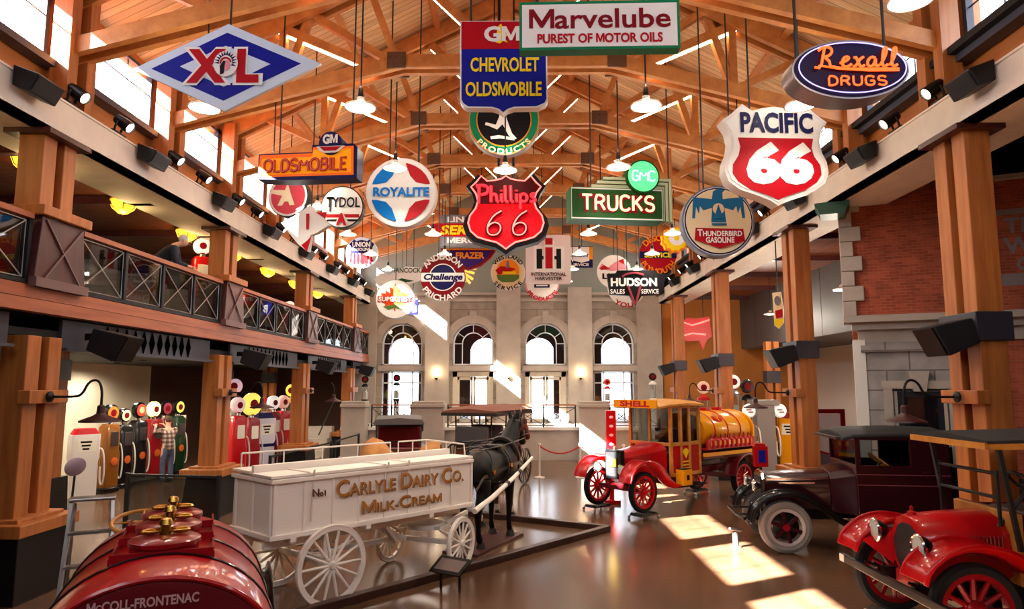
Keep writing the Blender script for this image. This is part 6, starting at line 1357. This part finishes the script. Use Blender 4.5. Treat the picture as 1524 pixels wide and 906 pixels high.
# ---------------------------------------------------------------- petrol pumps
M_HOSE = mat('pale_hose', '#d8d4cc', .5); M_DIAL = mat('dial_face', '#e8e2d2', .4)
def globe_mat(n, c, e=.9): return mat('lit_globe_'+n, c, .3, emit=e)
GPC = 'antique fuel pumps'
def hose(r, x, y, z, drop, m=M_HOSE, side=1):
    h = B().tube(smoothpts([(x, y, z), (x+.05, y+.1*side, z-.05), (x+.08, y+.14*side, z-drop*.6), (x+.06, y+.12*side, z-drop), (x+.0, y+.07*side, z-drop*.95), (x, y+.06*side, z-drop*.5)], 2), .02, 7).build('hose', m, r)
    B().tube([(x, y+.06*side, z-drop*.5), (x, y+.05*side, z-drop*.5+.14)], .016, 6).build('nozzle', M_BRASS, h)
def clock_pump(loc, rz, label, body, gm, face, h=1.75, med=None, grp='clock face pumps', gr=.2):
    r = thing('fuel_pump', label, 'fuel pump', loc, rz, grp)
    q = lambda w, d, z: [(x*d, y*w, z) for x, y in rrect(-1, -1, 1, 1, .35, 4)]
    B().loft([q(.25, .22, 0), q(.25, .22, .1), q(.21, .18, .13)]).build('base', P_BLK, r, smooth=40)
    B().loft([q(.21, .18, .13), q(.22, .19, h*.55), q(.2, .17, h*.62), q(.2, .17, h*.95), q(.14, .12, h)]).build('body', body, r, smooth=40)
    B().box((.178, 0, h*.78), (.02, .22, .34)).build('dial_panel', M_DIAL if med is None else mat('smoked_panel', '#3a3436', .3), r, smooth=0, bevel=.01)
    if med: B(T(.2, 0, h*.45) @ RY(PI/2)).lathe([(0, .0), (.1, .0), (.1, .01), (.08, .016), (0, .016)], 20).build('medallion', med, r)
    g = B(T(0, 0, h+gr+.06) @ RY(PI/2)).lathe([(0, -.09), (gr*.8, -.085), (gr, -.05), (gr, .05), (gr*.8, .085), (0, .09)], 28).build('globe', gm, r)
    B(T(.0, 0, h+gr+.06) @ RY(PI/2)).lathe([(0, .098), (gr*.78, .09)], 24).build('globe_face', face, g); B(T(.102, 0, h+gr+.06) @ RY(PI/2)).lathe([(gr*.42, -.006), (gr*.42, .001), (gr*.26, .002)], 20).build('globe_emblem', E_DR if face is not GR_ else E_CREAM, g); B(T(0, 0, h)).lathe([(.08, -.02), (.07, .06), (.09, .09)], 14).build('globe_collar', M_CHROME, r)
    hose(r, .05, .2, h*.72, h*.55); return r
def box_pump(loc, rz, label, body, top, h=1.5):
    r = thing('fuel_pump', label, 'fuel pump', loc, rz, GPC)
    q = lambda w, d, z: [(x*d, y*w, z) for x, y in rrect(-1, -1, 1, 1, .25, 4)]
    B().loft([q(.28, .2, 0), q(.28, .2, h*.55), q(.3, .21, h*.6), q(.3, .21, h*.97)]).build('body', body, r, smooth=40); B().loft([q(.28, .19, h*.97), q(.2, .14, h*1.06)]).build('top', top, r, smooth=40)
    B().box((.212, 0, h*.8), (.012, .4, .3)).build('dial_panel', M_DIAL, r, smooth=0); b = B()
    for k in range(3): b.box((.22, -.02+.0*k, h*.8+.08-.08*k), (.006, .24-.05*k, .04))
    b.build('counter', P_BLK, r, smooth=0); hose(r, .05, .3, h*.75, h*.6); return r
def visible_pump(loc, label, body, h=2.8, glass=None, gm=None, liquid=None, grp='visible glass pumps', globe=True):
    r = thing('fuel_pump', label, 'fuel pump', loc, 0, grp); k = h/2.8
    B().lathe([(0, 0), (.26*k, 0), (.26*k, .06), (.16*k, .14), (.13*k, .3), (.13*k, 1.25*k), (.18*k, 1.35*k), (.18*k, 1.42*k), (0, 1.42*k)], 20).build('column', body, r)
    B().lathe([(.15*k, 1.44*k), (.15*k, 2.1*k)], 24).build('glass_cylinder', glassmat('pump_glass', (.85, .9, .88), .15), r)
    B().lathe([(0, 1.45*k), (.135*k, 1.45*k), (.135*k, 1.85*k), (0, 1.85*k)], 20).build('fuel', liquid or mat('pale_fuel', '#c8ccc4', .2), r)
    b = B()
    for i in range(4): a = i*PI/2+.4; b.tube([(.165*k*math.cos(a), .165*k*math.sin(a), 1.4*k), (.165*k*math.cos(a), .165*k*math.sin(a), 2.12*k)], .012*k, 5)
    b.build('cage', M_STEELB, r); B().lathe([(0, 2.1*k), (.2*k, 2.1*k), (.19*k, 2.17*k), (.09*k, 2.26*k), (0, 2.28*k)], 20).build('cap', body, r)
    if globe:
        g = B(T(0, 0, 2.5*k) @ RX(PI/2)).lathe([(0, -.07*k), (.17*k, -.06*k), (.2*k, 0), (.17*k, .06*k), (0, .07*k)], 24).build('globe', gm or globe_mat('white', '#f0ece4', .5), r)
        B(T(0, -.072*k, 2.5*k) @ RX(PI/2)).lathe([(.1*k, 0), (.1*k, .004), (0, .006)], 20).build('globe_emblem', E_DR, g)
    hose(r, .0, -.16*k, 1.3*k, .7*k, side=-1); return r
GO = globe_mat('orange', '#e0762c', .5); GC = globe_mat('cream', '#efe2a8', .6); GR_ = globe_mat('red', '#c8452c', .4); GY = globe_mat('yellow', '#f8e890', 2.0); GM_ = globe_mat('maroon', '#8a2838', .4); GY2 = globe_mat('lemon', '#e8d860', .7); GW = globe_mat('white', '#f0ece4', .5)
MED = enamel('medallion', '#c86028')
box_pump((-10.4, 16.5, .0), -.7, 'white box shaped fuel pump with a red top, first of the left row', enamel('pump_white', '#e4dcd8'), E_R, 1.5)
row = [(163, 17.2, 'black and gold', paint('black_gold', '#7a4a18'), P_BLK, GO, 'orange', 1.66), (183, 17.9, 'black', P_BLK, P_BLK, GC, 'cream', 1.6), (205, 18.6, 'black', P_BLK, P_BLK, GR_, 'orange red', 1.68), (227, 19.3, 'dark red', P_CRIM, GY, GY, 'glowing pale yellow', 1.68), (244, 20.0, 'maroon', P_DRED, P_BLK, GM_, 'maroon', 1.68), (263, 20.7, 'dark green', paint('bottle_green', '#12301c'), P_BLK, GY2, 'lemon yellow', 1.7)]
for x, Y, bn, bm_, gm, fc, gn, h in row:
    p = at(x, 640, Y); clock_pump((p.x, Y, 0), -.25, '%s tall fuel pump with a round %s globe in the left gallery' % (bn, gn), bm_, gm, fc, h, MED, gr=.21 if gn != 'cream' else .18)
p = at(272, 640, 21.4); o = B().box((0, 0, 1.15), (.14, .06, 1.1)).box((0, 0, .3), (.06, .04, .6)).box((0, 0, .02), (.3, .3, .04)).build('sign_post', M_CREAM, smooth=0); o.location = (p.x, 21.4, 0); tag(o, 'tall cream strip sign beside the plaid shirted visitor', 'sign post')
P_Y2 = paint('pump_yellow', '#e8a010')
for x, Y, kind, body, gm, lab in ((352, 17.6, 'c', P_RED, globe_mat('pale', '#e8c8c8', .3), 'bright red fuel pump with a pale globe nearest the white wagon rail'), (373, 18.6, 'C', P_CRIM, GY2, 'dark red fuel pump with a large lemon yellow globe'), (391, 19.4, 'b', enamel('pump_pale', '#d0d0dc'), None, 'pale fuel pump with a blue band between two red pumps'), (405, 20.2, 'c', P_CRIM, GW, 'dark red fuel pump with a white globe in the second row'), (420, 21.0, 'c', P_RED, globe_mat('cream_red', '#e8b0a0', .3), 'red fuel pump with a pink and white globe beside the yellow pump')):
    p = at(x, 640, Y); l = (p.x, Y, 0)
    if kind == 'b': o = box_pump(l, -.6, lab, body, E_NAVY, 1.75); B().box((0, 0, 1.0), (.41, .57, .16)).build('blue_band', E_NAVY, o, smooth=0)
    else: clock_pump(l, -.5, lab, body, gm, gm, 1.75 if kind == 'C' else 1.85, None, 'red fuel pumps', .3 if kind == 'C' else .2)
p = at(432, 640, 21.8); visible_pump((p.x, 21.8, 0), 'tall yellow fuel pump with an amber globe beside the third left pillar', P_Y2, 2.75, gm=globe_mat('amber', '#f0b838', 1.2), liquid=P_Y2)
p = at(396, 640, 21.2); visible_pump((p.x, 21.2, 0), 'red capped fuel pump with a clear glass cylinder behind the red pumps', P_CRIM, 2.75, globe=False)
p = at(347, 640, 19.0); visible_pump((p.x, 19.0, 0), 'dark fuel pump with a pale pink globe high behind the second left pillar', P_BLK, 2.9, gm=globe_mat('pink', '#e0b8c8', .5))
# on the balcony
p = at(291, 400, 13.9); clock_pump((-7.3, 15.4, 3.87), -.9, 'slim red fuel pump with a white clock globe on the balcony by the rail', P_RED, GW, GW, 1.66, None, gr=.19)
clock_pump((-7.0, 20.6, 3.87), -.9, 'small red and white fuel pump on the balcony behind the second bay', P_RED, GW, GW, .9, None, gr=.16)
# right aisle
visible_pump((5.9, 22.3, 0), 'red fuel pump with glass cylinder between the third and fourth right pillars', P_RED, 2.85, gm=globe_mat('flesh', '#e0a890', .4))
visible_pump((6.65, 21.6, 0), 'silver fuel pump with a dark clock globe in the right aisle', mat('dull_silver', '#8c8c90', .35, metal=.7), 3.05, gm=GW)
visible_pump((6.73, 20.55, 0), 'black fuel pump with green fuel in its glass in the right aisle', P_BLK, 2.9, liquid=mat('green_fuel', '#5a9a20', .25), gm=P_BLK)
r = thing('twin_pump', 'grey twin service pump with two round white globes on its arms', 'fuel pump', (6.72, 19.2, 0), 0)
M_PG = mat('warm_grey_enamel', '#7c7672', .45)
B().box((0, 0, .95), (.5, .36, 1.9)).box((0, 0, .06), (.66, .5, .12)).build('body', M_PG, r, smooth=0, bevel=.02); B().box((0, 0, 2.14), (.78, .34, .16)).box((0, 0, 1.98), (.5, .3, .2)).build('arm', M_PG, r, smooth=0, bevel=.02)
for s_, t_ in ((-1, 'RED'), (1, 'GAS')):
    g = B(T(s_*.42, -.05, 1.92) @ RX(PI/2)).lathe([(0, -.06), (.15, -.055), (.19, 0), (.15, .055), (0, .06)], 24).build('globe', GW, r); b = B().use(E_DR).prism(rect(s_*.42-.09, 1.93, s_*.42+.05, 1.96), -.116, -.1).prism(rect(s_*.42-.04, 1.87, s_*.42+.1, 1.9), -.116, -.1); b.build('globe_lettering', None, g, smooth=0); hose(r, s_*.26, -.1, 1.5, .8, side=-1)
box_pump((7.55, 19.6, 0), -1.9, 'yellow fuel pump with a red top beside the second right pillar', P_YEL, P_CRIM, 1.75)
# on the terrace
for x, y, h, body, gl, lab in ((543, 590, 1.75, P_BLK, P_BLK, 'small dark fuel pump on the terrace left of the first arched window'), (590, 590, 1.8, P_BLK, P_BLK, 'small fuel pump with a yellow base on the terrace before the first window'), (904, 590, 1.65, P_RED, GR_, 'small red fuel pump on the terrace before the rightmost window'), (972, 590, 1.85, E_W, P_BLK, 'small white fuel pump with black globe on the terrace beside the right pillar')):
    p = at(x, y, 25.6); visible_pump((p.x, 25.6, 1.12), lab, body, h*1.1, gm=gl, liquid=mat('pump_white_fuel', '#d8d8d4', .3))
# ---------------------------------------------------------------- terrace front, barriers and small things
for x, w, lab in ((-3.19, 1.2, 'stone pier with a moulded cap left of the centre steps'), (2.55, 1.1, 'stone pier with a moulded cap behind the yellow tank truck'), (-5.75, .9, 'stone pier at the left end of the terrace'), (5.35, .9, 'stone pier at the right end of the terrace')):
    r = thing('stone_pier', lab, 'pier', (x, 24.1, 0), 0, 'terrace piers'); B().box((0, 0, .98), (w*.9, .6, 1.76)).box((0, 0, .1), (w, .7, .2)).build('shaft', M_STONEP, r, smooth=0); B().box((0, 0, 1.92), (w, .72, .12)).box((0, 0, 2.02), (w*.92, .64, .1)).build('cap', M_STONEP, r, smooth=0, bevel=.02)
def iron_rail(x0, x1, y, z, h, lab, n):
    r = thing('iron_railing', lab, 'railing', ((x0+x1)/2, y, z), 0, 'terrace railings'); L_ = x1-x0
    B().box((0, 0, h), (L_, .07, .05)).build('handrail', M_RAIL, r, smooth=0); b = B().box((0, 0, .06), (L_, .03, .03)).box((0, 0, h-.1), (L_, .03, .03))
    for k in range(n+1): B().box((-L_/2+L_*k/n, 0, h/2), (.05, .05, h)).build('post', M_IRON, r, smooth=0)
    for k in range(n):
        a, c = -L_/2+L_*k/n, -L_/2+L_*(k+1)/n; m_ = (a+c)/2; b.bar((a, 0, .08), (c, 0, h-.1), .02, .02, (0, 1, 0)); b.bar((c, 0, .08), (a, 0, h-.1), .02, .02, (0, 1, 0)); b.tube([(m_+.12*math.cos(t*PI/8), 0, h/2+.12*math.sin(t*PI/8)) for t in range(16)], .01, 5, True)
    b.build('lattice', M_IRON, r, smooth=0)
iron_rail(-2.55, 1.95, 24.5, 1.15, .78, 'black crossed iron railing on the terrace between the two middle piers', 4); iron_rail(-5.25, -3.85, 24.5, 1.15, .78, 'black crossed iron railing on the terrace between the left piers', 2); iron_rail(3.15, 4.85, 24.5, 1.15, .78, 'black crossed iron railing on the terrace behind the tank truck', 2)
# timber border around the wagon display
b = B(); A0 = Vector((1.58, 12.78, .05)); A1 = Vector((-3.25, 7.2, .05)); A2 = Vector((-1.7, 14.6, .05)); b.bar(A0, A1, .13, .1); b.bar(A0, A2, .13, .1); tag(b.build('floor_border', woodmat('dark_stained_kerb', '#2c1812', '#46261c', .4, (6, 6, 6)), smooth=0, bevel=.01), 'dark timber kerb laid on the floor around the wagon display', 'kerb')
r = thing('plaque_stand', 'low reading plaque on two legs beside the wagon front wheel', 'plaque', (-.9, 9.15, 0), hd-1.4); M_ = T(0, 0, .3) @ RX(.5); B(M_).box((0, 0, 0), (.5, .3, .02)).build('board', P_BLK, r, smooth=0); B(M_).box((0, 0, .012), (.4, .2, .004)).build('panel', mat('plaque_print', '#6a5a56', .4), r, smooth=0)
for x in (-.15, .15): B().box((x, 0, .14), (.025, .025, .3)).build('leg', P_BLK, r, smooth=0)
# rope stanchions
M_ROPE = mat('red_velvet_rope', '#b02420', .7); M_STN = mat('pale_stanchion', '#ddd6ce', .4); pos = [(.55, 20.0), (1.72, 20.0), (2.9, 19.6)]
for i, (x, y) in enumerate(pos):
    r = thing('rope_stanchion', 'pale rope stanchion, %s of the three before the terrace' % ('left', 'middle', 'right')[i], 'stanchion', (x, y, 0), 0, 'rope stanchions'); B().lathe([(0, 0), (.15, 0), (.15, .02), (.03, .05), (.028, .9), (.045, .92), (.045, .96), (0, .98)], 16).build('post', M_STN, r)
for i in range(2):
    (xa, ya), (xb, yb) = pos[i], pos[i+1]; o = B().tube([(xa+(xb-xa)*t/14, ya+(yb-ya)*t/14, .9-.22*(1-(2*t/14-1)**2)) for t in range(15)], .022, 8).build('barrier_rope', M_ROPE); tag(o, 'red rope slung between the %s stanchions' % ('left and middle', 'middle and right')[i], 'rope')
# dark barrier rails by the left gallery
def barrier(p, q, h, lab, glass=True):
    d = Vector(q)-Vector(p); L_ = d.length; r = thing('barrier_rail', lab, 'barrier', ((p[0]+q[0])/2, (p[1]+q[1])/2, 0), math.atan2(d.y, d.x), 'gallery barriers')
    for s_ in (-1, 1): B().box((s_*L_/2, 0, h/2), (.06, .06, h)).box((s_*L_/2, 0, .015), (.2, .2, .03)).build('post', M_IRON, r, smooth=0)
    for z in (h-.03, .16): B().box((0, 0, z), (L_, .04, .04)).build('rail', M_IRON, r, smooth=0)
    if glass: B().box((0, 0, h/2+.06), (L_-.1, .01, h-.26)).build('panel', M_DKGLASS, r, smooth=0)
barrier((-7.15, 12.7), (-5.35, 12.4), 1.02, 'black framed clear barrier before the second left pillar'); barrier((-5.6, 15.6), (-5.3, 19.5), 1.05, 'black barrier rail along the red fuel pumps', False); barrier((-5.3, 19.9), (-5.3, 22.8), 1.05, 'black barrier rail near the stone pier on the left', False)
# aluminium step ladder
r = thing('step_ladder', 'aluminium step ladder standing left of the red tanker', 'ladder', (-4.25, 6.95, 0), .5)
for s_ in (-1, 1):
    B().bar((s_*.24, -.42, 0), (s_*.17, -.04, 1.48), .03, .06).build('front_rail', M_STEELB, r, smooth=0); B().bar((s_*.22, .42, 0), (s_*.15, .06, 1.44), .025, .03).build('rear_leg', M_STEELB, r, smooth=0)
for k in range(4): t = (k+1)/5; B().box((0, -.42+.38*t, 1.48*t), (.48-.14*t, .09, .025)).build('tread', M_STEELB, r, smooth=0)
B().box((0, .0, 1.49), (.4, .2, .03)).build('top_cap', M_STEELB, r, smooth=0, bevel=.008)
# odds and ends
r = thing('floor_socket', 'short silver floor post beside the large sunlit patch', 'floor post', (3.5, 11.55, 0), .4); B().lathe([(0, 0), (.09, 0), (.09, .015), (.05, .03), (.05, .2), (.04, .24), (0, .24)], 16).build('post', M_STEELB, r); B().bar((-.12, 0, .3), (.12, 0, .26), .06, .05).build('head', M_STEELB, r, smooth=0, bevel=.015)
r = thing('call_box', 'red box with a blue panel on a grey post beside the maroon truck', 'call box', (5.1, 14.9, 0), -.2); B().lathe([(0, 0), (.18, 0), (.18, .02), (.035, .04), (.03, .9), (0, .9)], 14).build('post', M_STEEL, r); b = B().box((0, 0, 1.12), (.3, .22, .44)).box((0, 0, 1.36), (.22, .18, .06)); b.build('box_body', P_RED, r, smooth=0, bevel=.02); B().box((.02, -.115, 1.12), (.14, .012, .26)).build('panel', E_BLUE, r, smooth=0); B().tube([(-.17, 0, 1.1), (-.2, 0, 1.0), (-.17, 0, .95)], .012, 6).build('handle', M_CHROME, r)
r = thing('framed_panel', 'red framed white panel standing behind the maroon truck bonnet', 'panel', (6.62, 14.95, 0), .06)
for s_ in (-1, 1): B().box((s_*.29, 0, 1.05), (.09, .07, 2.1)).build('frame_side', P_CRIM, r, smooth=0)
B().box((0, 0, 2.06), (.67, .07, .09)).build('frame_head', P_CRIM, r, smooth=0); b = B().use(E_W).box((0, .01, 1.25), (.5, .02, 1.5)); b.use(E_GREY).prism([(-.25, .5), (.25, .5), (.25, 1.05), (-.25, 1.2)], -.008, -.001); b.use(E_R).prism([(-.25, 1.2), (.25, 1.05), (.25, 1.09), (-.25, 1.24)], -.01, -.002); b.use(P_YEL).prism([(.02, .5), (.25, .5), (.25, 1.35), (.16, 1.2)], -.013, -.003); b.build('picture', None, r, smooth=0)
r = thing('red_column_sign', 'slim red column sign beside the yellow tank truck cab', 'column sign', (2.05, 15.75, 0), 0); B().box((0, 0, 1.3), (.22, .16, 1.5)).box((0, 0, .04), (.36, .3, .08)).box((0, 0, .3), (.1, .1, .6)).build('column', P_RED, r, smooth=0, bevel=.015); b = B().use(E_W)
for i in range(4): b.prism(circ(0, 1.9-.2*i, .045, 16, .03), -.088, -.078)
text(b, '2', .13, 0, 1.12, -.085, bold=.05)
b.build('lettering', None, r, smooth=0)
r = thing('round_disc', 'pale lilac round disc on a thin stand behind the nearest left pillar', 'disc', (-7.75, 12.1, 1.2), .9); B(RX(PI/2+.3)).lathe([(0, -.02), (.15, -.015), (.17, 0), (.15, .015), (.05, .03), (0, .03)], 28).build('plate', mat('lilac_enamel', '#a08ca0', .3), r); B().bar((0, 0, -.16), (0, .12, -1.2), .03, .03).build('stand', M_IRON, r, smooth=0)
r = thing('hide_throw', 'tan cowhide draped over a rail behind the white wagon', 'hide', (-2.45, 14.4, 0), 0)
b = B(); rows = []
for i in range(9):
    t = i/8; rows.append([(-.8+1.6*t, y, 1.3+.16*math.sin(t*9)+.1*math.cos(y*7+t*5)-.45*abs(y)) for y in (-.5, -.3, -.15, 0, .15, .3, .5)])
b.loft(rows, closed=False); b.build('hide', mat('tan_cowhide', '#b07840', .85, noise=.35, nscale=3), r, smooth=60, thick=.04); 
for x in (-.6, .6): B().bar((x, 0, 0), (x, 0, 1.3), .06, .06).build('trestle', M_DARKWOOD, r, smooth=0)
B().bar((-.75, 0, 1.28), (.75, 0, 1.28), .06, .06).build('rail', M_DARKWOOD, r, smooth=0)

r = thing('stone_steps', 'stone steps climbing to the terrace at the far left', 'steps', (-7.55, 24.6, 0), 0)
b = B()
for k in range(6): b.box((0, -.9+.3*k, .095*(k+1)), (1.5, .32, .19*(k+1)))
b.build('treads', M_STONEP, r, smooth=0)
for s_ in (-1, 1): B().tube([(s_*.7, -1.0, .95), (s_*.7, .7, 2.0)], .025, 8).build('handrail', M_IRON, r)
